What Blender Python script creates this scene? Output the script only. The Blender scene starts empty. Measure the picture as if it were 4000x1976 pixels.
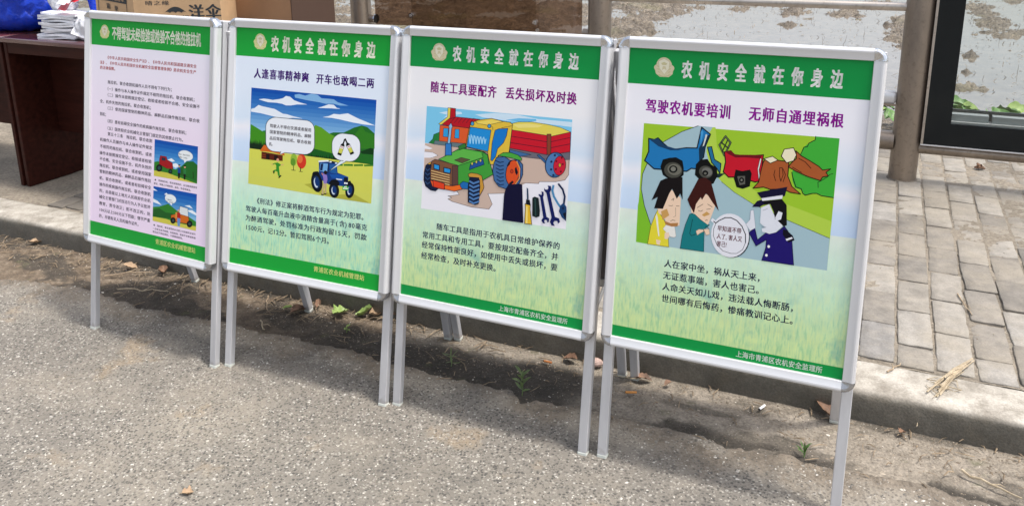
import bpy, math, random
import numpy as np
from mathutils import Matrix, Vector

# ---------------------------------------------------------------- camera, sky, sun, exposure
scene = bpy.context.scene
COL = scene.collection
random.seed(7); RNG = np.random.RandomState(11)
CAM_H, PITCH, ROLL = 1.52720, 0.258845, -0.012681
cd = bpy.data.cameras.new('camera'); cam = bpy.data.objects.new('camera', cd); COL.objects.link(cam); scene.camera = cam
cd.sensor_width = 36.0; cd.lens = 3259.13/4000*36; cd.shift_y = -(988-512.76)/4000; cd.clip_start = .05; cd.clip_end = 3000
U = Vector((0, math.sin(PITCH), math.cos(PITCH))); X = Vector((1, 0, 0)); F = Vector((0, math.cos(PITCH), -math.sin(PITCH)))
right = X*math.cos(ROLL)+U*math.sin(ROLL); up = -X*math.sin(ROLL)+U*math.cos(ROLL)
cam.matrix_world = Matrix(((right.x, up.x, -F.x, 0), (right.y, up.y, -F.y, 0), (right.z, up.z, -F.z, CAM_H), (0, 0, 0, 1)))

# kerb frame: s runs along the kerb to the right, t away from the road
TH = math.radians(-24.3976); KU = Vector((math.cos(TH), math.sin(TH), 0)); KN = Vector((-math.sin(TH), math.cos(TH), 0)); KO = Vector((-.55, 2.977, 0))
def K(s, t, z=0): return KO+KU*s+KN*t+Vector((0, 0, z))

SUN_ST = (.40, .04, 1.0)
sv = (KU*SUN_ST[0]+KN*SUN_ST[1]+Vector((0, 0, SUN_ST[2]))).normalized()
world = bpy.data.worlds.new('World'); scene.world = world; world.use_nodes = True
wn = world.node_tree; bg = wn.nodes['Background']; sky = wn.nodes.new('ShaderNodeTexSky'); sky.sky_type = 'NISHITA'; sky.sun_disc = False
sky.sun_elevation = math.asin(sv.z); sky.sun_rotation = math.atan2(sv.x, sv.y); sky.air_density = 1.0; sky.dust_density = 4.0; sky.ozone_density = 1.0
hz_ = wn.nodes.new('ShaderNodeHueSaturation'); hz_.inputs['Saturation'].default_value = .5; wn.links.new(sky.outputs[0], hz_.inputs['Color']); wn.links.new(hz_.outputs[0], bg.inputs[0])  # thin high haze whitens the sky
bg.inputs[1].default_value = .15
sd = bpy.data.lights.new('sun', 'SUN'); sun = bpy.data.objects.new('sun', sd); COL.objects.link(sun)
sd.energy = 1.75; sd.angle = math.radians(6.0); sd.color = (1, .95, .88)
sun.rotation_euler = (-sv).to_track_quat('-Z', 'Y').to_euler(); sun.location = (0, 0, 20)
vs = scene.view_settings; vs.view_transform = 'Standard'; vs.look = 'None'; vs.gamma = 1; vs.exposure = 0.93
try: vs.use_curve_mapping = False
except Exception: pass

# ---------------------------------------------------------------- helpers
def lin(h, k=1.0):
    c = [int(h[i:i+2], 16)/255 for i in (0, 2, 4)]
    return tuple((((x+.055)/1.055)**2.4 if x > .04 else x/12.92)*k for x in c)+(1,)
def mk(name, verts, faces, mat=None, parent=None, smooth=False):
    me = bpy.data.meshes.new(name); me.from_pydata([tuple(v) for v in verts], [], [tuple(f) for f in faces])
    if mat: me.materials.append(mat)
    if smooth: me.polygons.foreach_set('use_smooth', [True]*len(me.polygons))
    me.update(); return put(name, me, parent)
def put(name, me, parent=None):
    o = bpy.data.objects.new(name, me); COL.objects.link(o)
    if parent is not None: o.parent = parent
    return o
def empty(name, loc=(0, 0, 0), rz=0, **kw):
    o = bpy.data.objects.new(name, None); COL.objects.link(o); o.location = loc; o.rotation_euler = (0, 0, rz); o.empty_display_size = .1
    return tag(o, **kw)
def tag(o, label=None, category=None, group=None, kind=None):
    if label: o['label'] = label
    if category: o['category'] = category
    if group: o['group'] = group
    if kind: o['kind'] = kind
    return o
class G:
    def __init__(s): s.v = []; s.f = []
    def add(s, v, f):
        n = len(s.v); s.v += [tuple(p) for p in v]; s.f += [tuple(i+n for i in q) for q in f]; return s
    def box(s, x0, x1, y0, y1, z0, z1):
        return s.add([(x, y, z) for z in (z0, z1) for y in (y0, y1) for x in (x0, x1)], [(0, 2, 3, 1), (4, 5, 7, 6), (0, 1, 5, 4), (2, 6, 7, 3), (0, 4, 6, 2), (1, 3, 7, 5)])
    def bbox(s, x0, x1, y0, y1, z0, z1, b=.003):
        # box whose edges are chamfered by b
        P = []; 
        for (z, ins) in ((z0, b), (z0+b, 0), (z1-b, 0), (z1, b)):
            for (x, y) in ((x0+b, y0), (x1-b, y0), (x1, y0+b), (x1, y1-b), (x1-b, y1), (x0+b, y1), (x0, y1-b), (x0, y0+b)):
                P.append((min(max(x, x0+ins), x1-ins), min(max(y, y0+ins), y1-ins), z))
        Fc = [tuple(range(7, -1, -1)), tuple(range(24, 32))]
        for k in range(3):
            for i in range(8):
                j = (i+1) % 8; Fc.append((k*8+i, k*8+j, k*8+8+j, k*8+8+i))
        return s.add(P, Fc)
    def tube(s, a, b, r, n=16, r2=None, cap=True):
        a, b = Vector(a), Vector(b); d = (b-a).normalized(); q = d.to_track_quat('Z', 'Y'); r2 = r if r2 is None else r2
        P = [a+q @ Vector((math.cos(i*2*math.pi/n)*r, math.sin(i*2*math.pi/n)*r, 0)) for i in range(n)]+[b+q @ Vector((math.cos(i*2*math.pi/n)*r2, math.sin(i*2*math.pi/n)*r2, 0)) for i in range(n)]
        Fc = [(i, (i+1) % n, n+(i+1) % n, n+i) for i in range(n)]
        if cap: Fc += [tuple(range(n-1, -1, -1)), tuple(range(n, 2*n))]
        return s.add(P, Fc)
    def path(s, pts, rs, n=5):
        pts = [Vector(p) for p in pts]; rings = []
        for i, p in enumerate(pts):
            d = (pts[min(i+1, len(pts)-1)]-pts[max(i-1, 0)]).normalized(); q = d.to_track_quat('Z', 'Y'); r = rs[i] if hasattr(rs, '__len__') else rs
            rings += [p+q @ Vector((math.cos(k*2*math.pi/n)*r, math.sin(k*2*math.pi/n)*r, 0)) for k in range(n)]
        Fc = [(i*n+k, i*n+(k+1) % n, (i+1)*n+(k+1) % n, (i+1)*n+k) for i in range(len(pts)-1) for k in range(n)]
        Fc += [tuple(range(n-1, -1, -1)), tuple(range((len(pts)-1)*n, len(pts)*n))]
        return s.add(rings, Fc)
    def sweep(s, prof, axis, a, b):
        # extrude a closed profile [(p,q)] from a to b along x (axis 0) or y (axis 1)
        n = len(prof); P = []
        for e in (a, b):
            for p, q in prof: P.append((e, p, q) if axis == 0 else (p, e, q))
        Fc = [(i, (i+1) % n, n+(i+1) % n, n+i) for i in range(n)]+[tuple(range(n-1, -1, -1)), tuple(range(n, 2*n))]
        return s.add(P, Fc)
    def obj(s, name, mat, parent=None, smooth=False):
        o = mk(name, s.v, s.f, mat, parent, smooth); fix(o.data); return o
import bmesh
def fix(me):
    bm = bmesh.new(); bm.from_mesh(me); bmesh.ops.recalc_face_normals(bm, faces=bm.faces); bm.to_mesh(me); bm.free()
def auto_smooth(o, deg=30):
    me = o.data; me.polygons.foreach_set('use_smooth', [True]*len(me.polygons))
    bm = bmesh.new(); bm.from_mesh(me)
    for e in bm.edges:
        if len(e.link_faces) == 2 and e.calc_face_angle(0) > math.radians(deg): e.smooth = False
    bm.to_mesh(me); bm.free(); return o

# value noise in numpy
_P = np.random.RandomState(3).rand(256, 256)
def vnoise(x, y):
    xi = np.floor(x).astype(int); yi = np.floor(y).astype(int); fx = x-xi; fy = y-yi; fx = fx*fx*(3-2*fx); fy = fy*fy*(3-2*fy)
    g = lambda a, b: _P[a & 255, b & 255]
    return (g(xi, yi)*(1-fx)+g(xi+1, yi)*fx)*(1-fy)+(g(xi, yi+1)*(1-fx)+g(xi+1, yi+1)*fx)*fy
def fbm(x, y, o=4, l=2.03, g=.5):
    a = 1; t = 0; n = 0
    for i in range(o): t = t+a*vnoise(x+i*17.3, y+i*9.1); n += a; x = x*l; y = y*l; a *= g
    return t/n
def sm(a, b, x): t = np.clip((x-a)/(b-a), 0, 1); return t*t*(3-2*t)

# ---------------------------------------------------------------- materials
class N:
    def __init__(s, name, rough=.6, col=(.5, .5, .5, 1), metal=0, spec=None):
        s.m = bpy.data.materials.new(name); s.m.use_nodes = True; s.t = s.m.node_tree; s.b = s.t.nodes['Principled BSDF']
        s.b.inputs['Base Color'].default_value = col; s.b.inputs['Roughness'].default_value = rough; s.b.inputs['Metallic'].default_value = metal
        if spec is not None: s.b.inputs['Specular IOR Level'].default_value = spec
    def n(s, t, **k):
        q = s.t.nodes.new('ShaderNode'+t)
        for a, b in k.items():
            if a[0] == '_': q.inputs[a[1:].replace('__', ' ')].default_value = b
            else: setattr(q, a, b)
        return q
    def l(s, a, b): s.t.links.new(a, b)
    def co(s, kind='Object'):
        if not hasattr(s, 'tc'): s.tc = s.n('TexCoord')
        return s.tc.outputs[kind]
    def pos(s):
        if not hasattr(s, 'ge'): s.ge = s.n('NewGeometry')
        return s.ge.outputs['Position']
    def noise(s, scale, vec=None, detail=4, rough=.55, out='Fac', stretch=None):
        vec = vec or s.pos()
        if stretch:
            m = s.n('Mapping'); m.inputs['Scale'].default_value = stretch; s.l(vec, m.inputs['Vector']); vec = m.outputs[0]
        q = s.n('TexNoise'); q.inputs['Scale'].default_value = scale; q.inputs['Detail'].default_value = detail; q.inputs['Roughness'].default_value = rough
        s.l(vec, q.inputs['Vector']); return q.outputs[out]
    def ramp(s, fac, *st, interp='LINEAR'):
        q = s.n('ValToRGB'); r = q.color_ramp; r.interpolation = interp
        while len(r.elements) < len(st): r.elements.new(.5)
        for e, (p, c) in zip(r.elements, st): e.position = p; e.color = c if hasattr(c, '__len__') else (c, c, c, 1)
        s.l(fac, q.inputs[0]); return q.outputs[0]
    def mix(s, f, a, b, mode='MIX'):
        q = s.n('Mix', data_type='RGBA', blend_type=mode)
        for i, v in ((0, f), (6, a), (7, b)):
            if isinstance(v, (int, float, tuple)): q.inputs[i].default_value = v
            else: s.l(v, q.inputs[i])
        return q.outputs[2]
    def math(s, op, a, b=0, clamp=False):
        q = s.n('Math', operation=op, use_clamp=clamp)
        for i, v in ((0, a), (1, b)):
            if isinstance(v, (int, float)): q.inputs[i].default_value = v
            else: s.l(v, q.inputs[i])
        return q.outputs[0]
    def base(s, o): s.l(o, s.b.inputs['Base Color']); return s
    def rgh(s, o): s.l(o, s.b.inputs['Roughness']); return s
    def bump(s, h, dist=.002, strength=1):
        q = s.n('Bump'); q.inputs['Distance'].default_value = dist; q.inputs['Strength'].default_value = strength
        if hasattr(s, 'lastb'): s.l(s.lastb, q.inputs['Normal'])
        s.l(h, q.inputs['Height']); s.l(q.outputs[0], s.b.inputs['Normal']); s.lastb = q.outputs[0]; return s

def m_asphalt():
    m = N('asphalt', .85)
    v = m.n('TexVoronoi', _Scale=110.0, _Randomness=1.0); warp = m.mix(.006, m.pos(), m.noise(40, out='Color'), 'ADD'); m.l(warp, v.inputs['Vector'])
    big = m.noise(1.6, detail=5)
    base = m.ramp(big, (.3, (.135, .123, .106, 1)), (.5, (.195, .177, .15, 1)), (.7, (.265, .236, .192, 1)))
    wn_ = m.n('TexWhiteNoise', noise_dimensions='3D'); m.l(v.outputs['Position'], wn_.inputs['Vector'])
    chip = m.ramp(wn_.outputs['Value'], (0, (.072, .067, .06, 1)), (.3, (.128, .118, .103, 1)), (.55, (.215, .197, .168, 1)), (.78, (.31, .288, .25, 1)), (.95, (.43, .41, .37, 1)), interp='CONSTANT')
    inside = m.ramp(v.outputs['Distance'], (.38, 1.0), (.5, 0.0))
    c = m.mix(m.math('MULTIPLY', inside, .95), base, chip)
    dust = m.ramp(m.noise(2.6, detail=7, rough=.65), (.48, 0.0), (.66, 1.0))
    c = m.mix(m.math('MULTIPLY', dust, .55), c, (.29, .255, .205, 1))
    orange = m.ramp(m.noise(3.1, vec=m.pos(), detail=5, rough=.6), (.60, 0.0), (.68, 1.0))
    c = m.mix(m.math('MULTIPLY', orange, .35), c, (.38, .27, .15, 1))
    ea = m.n('Attribute', attribute_name='soil'); c = m.mix(ea.outputs['Fac'], c, m.ramp(m.noise(20, detail=7, rough=.7), (.35, (.09, .07, .05, 1)), (.65, (.22, .18, .135, 1))))
    fine = m.noise(400, detail=2); c = m.mix(.5, c, m.ramp(fine, (.25, .55), (.75, 1.35)), 'MULTIPLY')
    m.base(c); m.bump(m.math('ADD', m.math('MULTIPLY', v.outputs['Distance'], -1.0), m.math('MULTIPLY', fine, .4)), .0035, .9); m.bump(m.noise(6), .01, .4)
    return m.m
def m_attr_dirt():
    m = N('gutter_soil', .92)
    a = m.n('Attribute', attribute_name='wet'); b = m.n('Attribute', attribute_name='sand')
    n1 = m.noise(14, detail=8, rough=.7); n2 = m.noise(130, detail=3)
    soil = m.ramp(n1, (.32, (.075, .055, .038, 1)), (.5, (.13, .097, .066, 1)), (.68, (.24, .19, .135, 1)))
    sand = m.ramp(n1, (.3, (.155, .132, .104, 1)), (.5, (.225, .195, .155, 1)), (.72, (.29, .255, .21, 1)))
    wet = m.ramp(n1, (.3, (.02, .018, .014, 1)), (.7, (.055, .045, .034, 1)))
    c = m.mix(b.outputs['Fac'], soil, sand); c = m.mix(a.outputs['Fac'], c, wet)
    c = m.mix(.8, c, m.ramp(n2, (.25, .6), (.7, 1.4)), 'MULTIPLY')
    v = m.n('TexVoronoi', _Scale=260.0); m.l(m.pos(), v.inputs['Vector']); w = m.n('TexWhiteNoise', noise_dimensions='3D'); m.l(v.outputs['Position'], w.inputs['Vector'])
    sp = m.math('MULTIPLY', m.ramp(w.outputs['Value'], (.93, 0.0), (.94, 1.0)), m.ramp(v.outputs['Distance'], (.2, 1.0), (.4, 0.0)))
    c = m.mix(m.math('MULTIPLY', sp, .6), c, (.4, .36, .3, 1))
    moss = m.math('MULTIPLY', m.ramp(m.noise(7.5, detail=6, rough=.65), (.6, 0.0), (.67, 1.0)), .5); c = m.mix(moss, c, (.085, .09, .035, 1))
    m.base(c); m.bump(n2, .004, .9); m.bump(m.noise(45, detail=6), .01, .9); return m.m
def m_kerb():
    m = N('kerb_concrete', .85)
    g = m.n('SeparateXYZ'); m.l(m.n('NewGeometry').outputs['Normal'], g.inputs[0])
    n1 = m.noise(9, detail=8, rough=.65); n2 = m.noise(160, detail=3)
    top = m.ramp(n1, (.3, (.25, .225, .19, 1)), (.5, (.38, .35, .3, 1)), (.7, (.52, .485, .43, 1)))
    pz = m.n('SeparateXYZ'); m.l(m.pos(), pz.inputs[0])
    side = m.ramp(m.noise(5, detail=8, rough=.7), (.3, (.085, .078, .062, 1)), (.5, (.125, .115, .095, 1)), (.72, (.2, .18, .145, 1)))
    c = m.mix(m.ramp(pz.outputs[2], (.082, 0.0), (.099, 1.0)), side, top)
    grime = m.math('MULTIPLY', m.ramp(m.noise(13, detail=8, rough=.75), (.47, 0.0), (.64, 1.0)), .6)
    c = m.mix(grime, c, (.14, .12, .09, 1)); c = m.mix(.6, c, m.ramp(n2, (.25, .7), (.7, 1.25)), 'MULTIPLY')
    m.base(c); m.bump(n2, .0018, .8); m.bump(m.noise(30, detail=5), .005, .6); return m.m
def m_brick():
    m = N('paving_brick', .88)
    oi = m.n('ObjectInfo'); isl = m.n('NewGeometry').outputs['Random Per Island']
    r = m.math('FRACT', m.math('ADD', oi.outputs['Random'], isl))
    n1 = m.noise(16, detail=7, rough=.65); n2 = m.noise(190, detail=3)
    c = m.ramp(r, (0, (.165, .15, .13, 1)), (.3, (.21, .19, .163, 1)), (.6, (.25, .228, .195, 1)), (.85, (.285, .265, .235, 1)), (1, (.205, .195, .182, 1)))
    c = m.mix(.8, c, m.ramp(n1, (.3, .68), (.5, .98), (.7, 1.3)), 'MULTIPLY')
    mud = m.ramp(m.noise(3.2, detail=8, rough=.7), (.44, 0.0), (.6, 1.0)); c = m.mix(m.math('MULTIPLY', mud, .55), c, (.285, .25, .195, 1))
    dark = m.ramp(m.noise(2.1, detail=5), (.56, 0.0), (.68, 1.0)); c = m.mix(m.math('MULTIPLY', dark, .45), c, (.12, .105, .085, 1))
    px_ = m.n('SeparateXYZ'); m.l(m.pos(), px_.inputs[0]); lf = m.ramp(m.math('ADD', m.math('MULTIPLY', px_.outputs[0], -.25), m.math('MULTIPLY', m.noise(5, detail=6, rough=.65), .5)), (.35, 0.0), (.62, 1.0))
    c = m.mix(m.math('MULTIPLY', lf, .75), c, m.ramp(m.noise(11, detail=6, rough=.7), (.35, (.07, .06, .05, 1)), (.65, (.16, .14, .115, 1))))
    c = m.mix(.5, c, m.ramp(n2, (.25, .7), (.7, 1.25)), 'MULTIPLY')
    m.base(c); m.bump(n2, .0015, .8); m.bump(m.noise(38, detail=6), .005, .9); return m.m
def m_joint():
    m = N('joint_soil', .95); n = m.noise(60, detail=6, rough=.7)
    m.base(m.mix(.7, m.ramp(n, (.3, (.12, .10, .075, 1)), (.5, (.21, .18, .14, 1)), (.7, (.30, .26, .205, 1))), m.ramp(m.noise(2.4), (.35, .6), (.65, 1.35)), 'MULTIPLY')); m.bump(n, .006, 1); return m.m
def m_simple(name, col, rough=.5, metal=0, bumps=None, var=None, coat=0, spec=None):
    m = N(name, rough, col, metal, spec)
    if var: sc, a, b = var; n = m.noise(sc, vec=m.co(), detail=5); m.base(m.mix(1.0, col, m.ramp(n, (.3, a), (.7, b)), 'MULTIPLY'))
    if bumps: sc, d = bumps; m.bump(m.noise(sc, vec=m.co(), detail=5), d, 1)
    if coat: m.b.inputs['Coat Weight'].default_value = coat; m.b.inputs['Coat Roughness'].default_value = .12
    return m.m
def m_pipe(name, tint, rough=.38):
    m = N(name, rough, metal=.75); a = m.noise(5, vec=m.co(), detail=7, rough=.7, stretch=(1, 1, .35)); b = m.noise(45, vec=m.co(), detail=4)
    c = m.ramp(a, (.3, tuple(x*.7 for x in tint[:3])+(1,)), (.55, tint), (.75, tuple(min(1, x*1.3) for x in tint[:3])+(1,)))
    m.base(m.mix(m.math('MULTIPLY', m.ramp(b, (.55, 0.0), (.75, 1.0)), .5), c, (.13, .1, .07, 1))); m.rgh(m.ramp(a, (.3, rough+.18), (.7, rough-.06))); m.bump(b, .0006, .6); return m.m
ALU = m_simple('anodised_aluminium', (.66, .66, .67, 1), .3, .25, (300, .0001), (3, .95, 1.03))
LEG = N('leg_aluminium', .36, metal=.3); _z = LEG.n('SeparateXYZ'); LEG.l(LEG.pos(), _z.inputs[0]); _s = LEG.noise(30, detail=5, rough=.65)
_c = LEG.mix(1.0, (.57, .57, .585, 1), LEG.ramp(LEG.noise(5, detail=5, stretch=(6, 6, .6)), (.3, .86), (.7, 1.06)), 'MULTIPLY')
_d = LEG.math('MULTIPLY', LEG.ramp(LEG.math('ADD', _z.outputs[2], LEG.math('MULTIPLY', _s, .12)), (.045, .7), (.085, 0.0)), 1.0)
LEG.base(LEG.mix(_d, _c, (.2, .165, .12, 1))); LEG.bump(LEG.noise(180, detail=3), .0001, 1); LEG = LEG.m
CHROME = m_simple('polished_chrome', (.62, .63, .65, 1), .08, 1.0, (70, .0022))
CAPDULL = m_simple('dull_cap_metal', (.40, .40, .41, 1), .2, .8, (60, .0012))
FOOT = m_simple('foot_plastic', (.55, .57, .52, 1), .5)
BACKB = m_simple('backing_board', (.10, .095, .10, 1), .6)
PIPE = m_pipe('weathered_steel', (.30, .25, .205, 1), .34); RAIL = m_pipe('brushed_steel', (.5, .45, .4, 1), .3)
WOOD = N('lacquered_wood', .45, spec=.12); _n = WOOD.noise(7, vec=WOOD.co(), detail=6, stretch=(1, 6, 6)); WOOD.base(WOOD.ramp(_n, (.3, (.022, .006, .0045, 1)), (.7, (.045, .012, .008, 1)))); WOOD.b.inputs['Coat Weight'].default_value = .0; WOOD.b.inputs['Coat Roughness'].default_value = .15; WOOD = WOOD.m
WOODTOP = m_simple('lacquered_table_top', (.085, .022, .026, 1), .24, 0, (60, .0003), (5, .8, 1.2), coat=.6)
CARD = m_simple('cardboard', (.50, .325, .18, 1), .8, 0, (40, .001), (9, .88, 1.08)); CARDD = m_simple('brown_cardboard', (.30, .165, .085, 1), .75, 0, (20, .001), (5, .85, 1.1))
INK = m_simple('box_ink', (.02, .025, .03, 1), .6)
BLUE = m_simple('blue_plastic_film', (.004, .035, .42, 1), .25, 0, (11, .02), (6, .7, 1.2), spec=.35)
WHITEP = m_simple('white_paper', (.80, .80, .83, 1), .55, 0, (25, .001), (20, .9, 1.02)); REDP = m_simple('red_film', (.62, .02, .035, 1), .3, 0, (20, .003)); CLEARP = m_simple('milky_plastic', (.68, .69, .73, 1), .25, 0, (22, .01), (12, .8, 1.05), coat=.3)
BLACKG = m_simple('black_glass_border', (.006, .009, .011, 1), .12, 0, spec=.25); BLACKR = m_simple('black_rubber', (.015, .015, .015, 1), .5)
def glass(name, col, keep, rough=.02):
    m = bpy.data.materials.new(name); m.use_nodes = True; t = m.node_tree; t.nodes.clear()
    o = t.nodes.new('ShaderNodeOutputMaterial'); mx = t.nodes.new('ShaderNodeMixShader'); tr = t.nodes.new('ShaderNodeBsdfTransparent'); gl = t.nodes.new('ShaderNodeBsdfGlossy'); fr = t.nodes.new('ShaderNodeFresnel')
    tr.inputs[0].default_value = col; gl.inputs['Roughness'].default_value = rough; fr.inputs[0].default_value = 1.45
    t.links.new(fr.outputs[0], mx.inputs[0]); t.links.new(tr.outputs[0], mx.inputs[1]); t.links.new(gl.outputs[0], mx.inputs[2]); t.links.new(mx.outputs[0], o.inputs[0]); return m
GLASS = glass('clear_glass', (.93, .95, .94, 1), .9); BROWNG = glass('brown_tinted_acrylic', (.58, .49, .43, 1), .5); BROWNP = glass('thin_acrylic', (.84, .82, .79, 1), .5)
def leafmat(name, a, b, rough=.5):
    m = N(name, rough); m.base(m.ramp(m.noise(40, detail=4), (.3, a), (.7, b))); m.b.inputs['Subsurface Weight'].default_value = 0; m.bump(m.noise(90), .001, .6); return m.m
GREEN = leafmat('green_leaf', (.05, .12, .025, 1), (.12, .25, .05, 1)); PALEG = leafmat('pale_green_leaf', (.17, .26, .06, 1), (.3, .4, .12, 1)); WEED = leafmat('weed_leaf', (.09, .14, .05, 1), (.2, .27, .1, 1))
DEAD = leafmat('dead_leaf', (.11, .062, .038, 1), (.25, .14, .085, 1), .7); DEADP = leafmat('pale_dead_leaf', (.3, .2, .12, 1), (.45, .32, .2, 1), .7); TWIG = leafmat('dry_twig', (.2, .14, .09, 1), (.42, .33, .22, 1), .8); STRAW = leafmat('straw', (.27, .21, .135, 1), (.48, .4, .28, 1), .7)
STONE = leafmat('pale_stone', (.3, .26, .22, 1), (.55, .48, .43, 1), .8)

# ---------------------------------------------------------------- road
def grid(name, ss, tt, zf, mat, attrs=None, kind='structure', wf=None):
    S, T = np.meshgrid(ss, tt, indexing='ij'); Zv = zf(S, T); n, m = S.shape
    Sw, Tw = (S, T) if wf is None else wf(S, T)
    co = np.stack([KO.x+KU.x*Sw+KN.x*Tw, KO.y+KU.y*Sw+KN.y*Tw, Zv], -1).reshape(-1, 3)
    idx = np.arange(n*m).reshape(n, m); q = np.stack([idx[:-1, :-1], idx[1:, :-1], idx[1:, 1:], idx[:-1, 1:]], -1).reshape(-1, 4)
    me = bpy.data.meshes.new(name); me.vertices.add(len(co)); me.vertices.foreach_set('co', co.ravel()); me.loops.add(q.size); me.loops.foreach_set('vertex_index', q.ravel())
    me.polygons.add(len(q)); me.polygons.foreach_set('loop_start', np.arange(len(q))*4); me.polygons.foreach_set('loop_total', np.full(len(q), 4)); me.update(calc_edges=True)
    me.polygons.foreach_set('use_smooth', [True]*len(q)); me.materials.append(mat)
    for k, fn in (attrs or {}).items():
        a = me.attributes.new(k, 'FLOAT', 'POINT'); a.data.foreach_set('value', fn(S, T).ravel().astype(np.float32))
    return tag(put(name, me), kind=kind)
EDGE = [(-14, -.34), (-4, -.36), (-2.4, -.4), (-1.699, -.35), (-1.315, -.275), (-1.169, -.277), (-1.0, -.304), (-.788, -.304), (-.59, -.288), (-.469, -.269), (-.376, -.28), (-.23, -.27), (.074, -.262), (.306, -.27), (.479, -.28), (.585, -.283), (.695, -.262), (.764, -.309), (.928, -.26), (1.226, -.275), (1.333, -.274), (1.428, -.289), (1.578, -.266), (1.651, -.287), (1.744, -.272), (1.863, -.243), (1.971, -.252), (2.2, -.274), (3, -.26), (12, -.27)]
def edge(s): return np.interp(s, [e[0] for e in EDGE], [e[1] for e in EDGE])+(fbm(s*26, s*0+3.3, 5)-.5)*.055
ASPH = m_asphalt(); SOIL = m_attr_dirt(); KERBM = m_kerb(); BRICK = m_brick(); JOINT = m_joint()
def dens(*seg): return np.unique(np.concatenate([np.linspace(a, b, n) for a, b, n in seg]).round(5))
ss = dens((-14, -3.2, 40), (-3.2, 2.9, 900), (2.9, 12, 40)); fr = np.array([0, .004, .012, .02, .03, .045, .06, .08, .1, .125, .15, .175, .2, .23, .26, .33, .4, .48, .58, .7, .85, 1.0, 1.2, 1.5, 2, 3, 5, 8, 12])
def road_w(S, T): return S, edge(S)-T
def road_z(S, T): return np.where(T <= .0001, -.012, np.where(T < .006, .001, .004))+(fbm(S*9, T*9+2, 4)-.5)*.006*(T > .005)+(fbm(S*60, T*60, 3)-.5)*.004*(T < .12)*(T > .003)
grid('road', ss, fr[::-1], road_z, ASPH, {'soil': lambda S, T: sm(.16, .0, T+(fbm(S*8, T*12, 5)-.5)*.34)*.8}, wf=road_w)
def soil_z(S, T):
    z = (fbm(S*7, T*7, 5)-.5)*.014+(fbm(S*45, T*45, 4)-.5)*.007-.002
    return z*sm(-.02, -.06, T)*.7+z*.3-.001
def soil_wet(S, T):
    n = fbm(S*5+3, T*9, 5)-.5; left = 1-sm(.88, .98, S+n*.2)
    b = sm(-.06, -.13, T+n*.12+.02*np.sin(S*6))*left*sm(-.6, .1, S)*.95
    l = sm(.49, .55, fbm(S*3.1+9, T*7, 5))*(1-sm(.0, .5, S))*.8
    r = np.maximum(sm(-.19, -.25, T+n*.1)*sm(1.05, 1.25, S)*sm(.46, .54, fbm(S*7, T*13, 5))*.95, sm(.56, .63, fbm(S*2.6+4, T*8+1, 5))*sm(.9, 1.3, S)*.6)
    return np.clip(np.maximum(np.maximum(b, l), r), 0, 1)
def soil_sand(S, T): return np.clip(sm(.0, .3, S+(fbm(S*4, T*6+7, 4)-.5)*.5), 0, 1)*.95+.08*(fbm(S*6, T*6)-.3)
grid('gutter_soil', dens((-14, -3.2, 30), (-3.2, 2.9, 720), (2.9, 12, 30)), np.linspace(-.48, .03, 66), soil_z, SOIL, {'wet': soil_wet, 'sand': soil_sand})
# kerb
KH = .10
prof = [(0, -.25), (0, .01), (.0, .04), (.0, .074), (.0025, .085), (.008, .094), (.016, .0985), (.028, .100), (.06, .1005), (.11, .1), (.16, .1), (.19, .099), (.194, .094), (.195, -.25)]
ks = dens((-14, -3.2, 20), (-3.2, 2.9, 500), (2.9, 12, 20)); Vv = []; Fv = []
for i, s in enumerate(ks):
    for j, (t, z) in enumerate(prof):
        d = float(fbm(np.array(s*12.), np.array(j*.9), 3)-.5)*(.006 if 2 < j < 12 else .002)
        Vv.append(K(s, t-d*(j < 7), z+d*.6*(j > 4)))
np_ = len(prof)
for i in range(len(ks)-1):
    for j in range(np_-1): Fv.append((i*np_+j, i*np_+j+1, (i+1)*np_+j+1, (i+1)*np_+j))
o = mk('kerb', Vv, Fv, KERBM, None, True); fix(o.data); tag(o, kind='structure')
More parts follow.
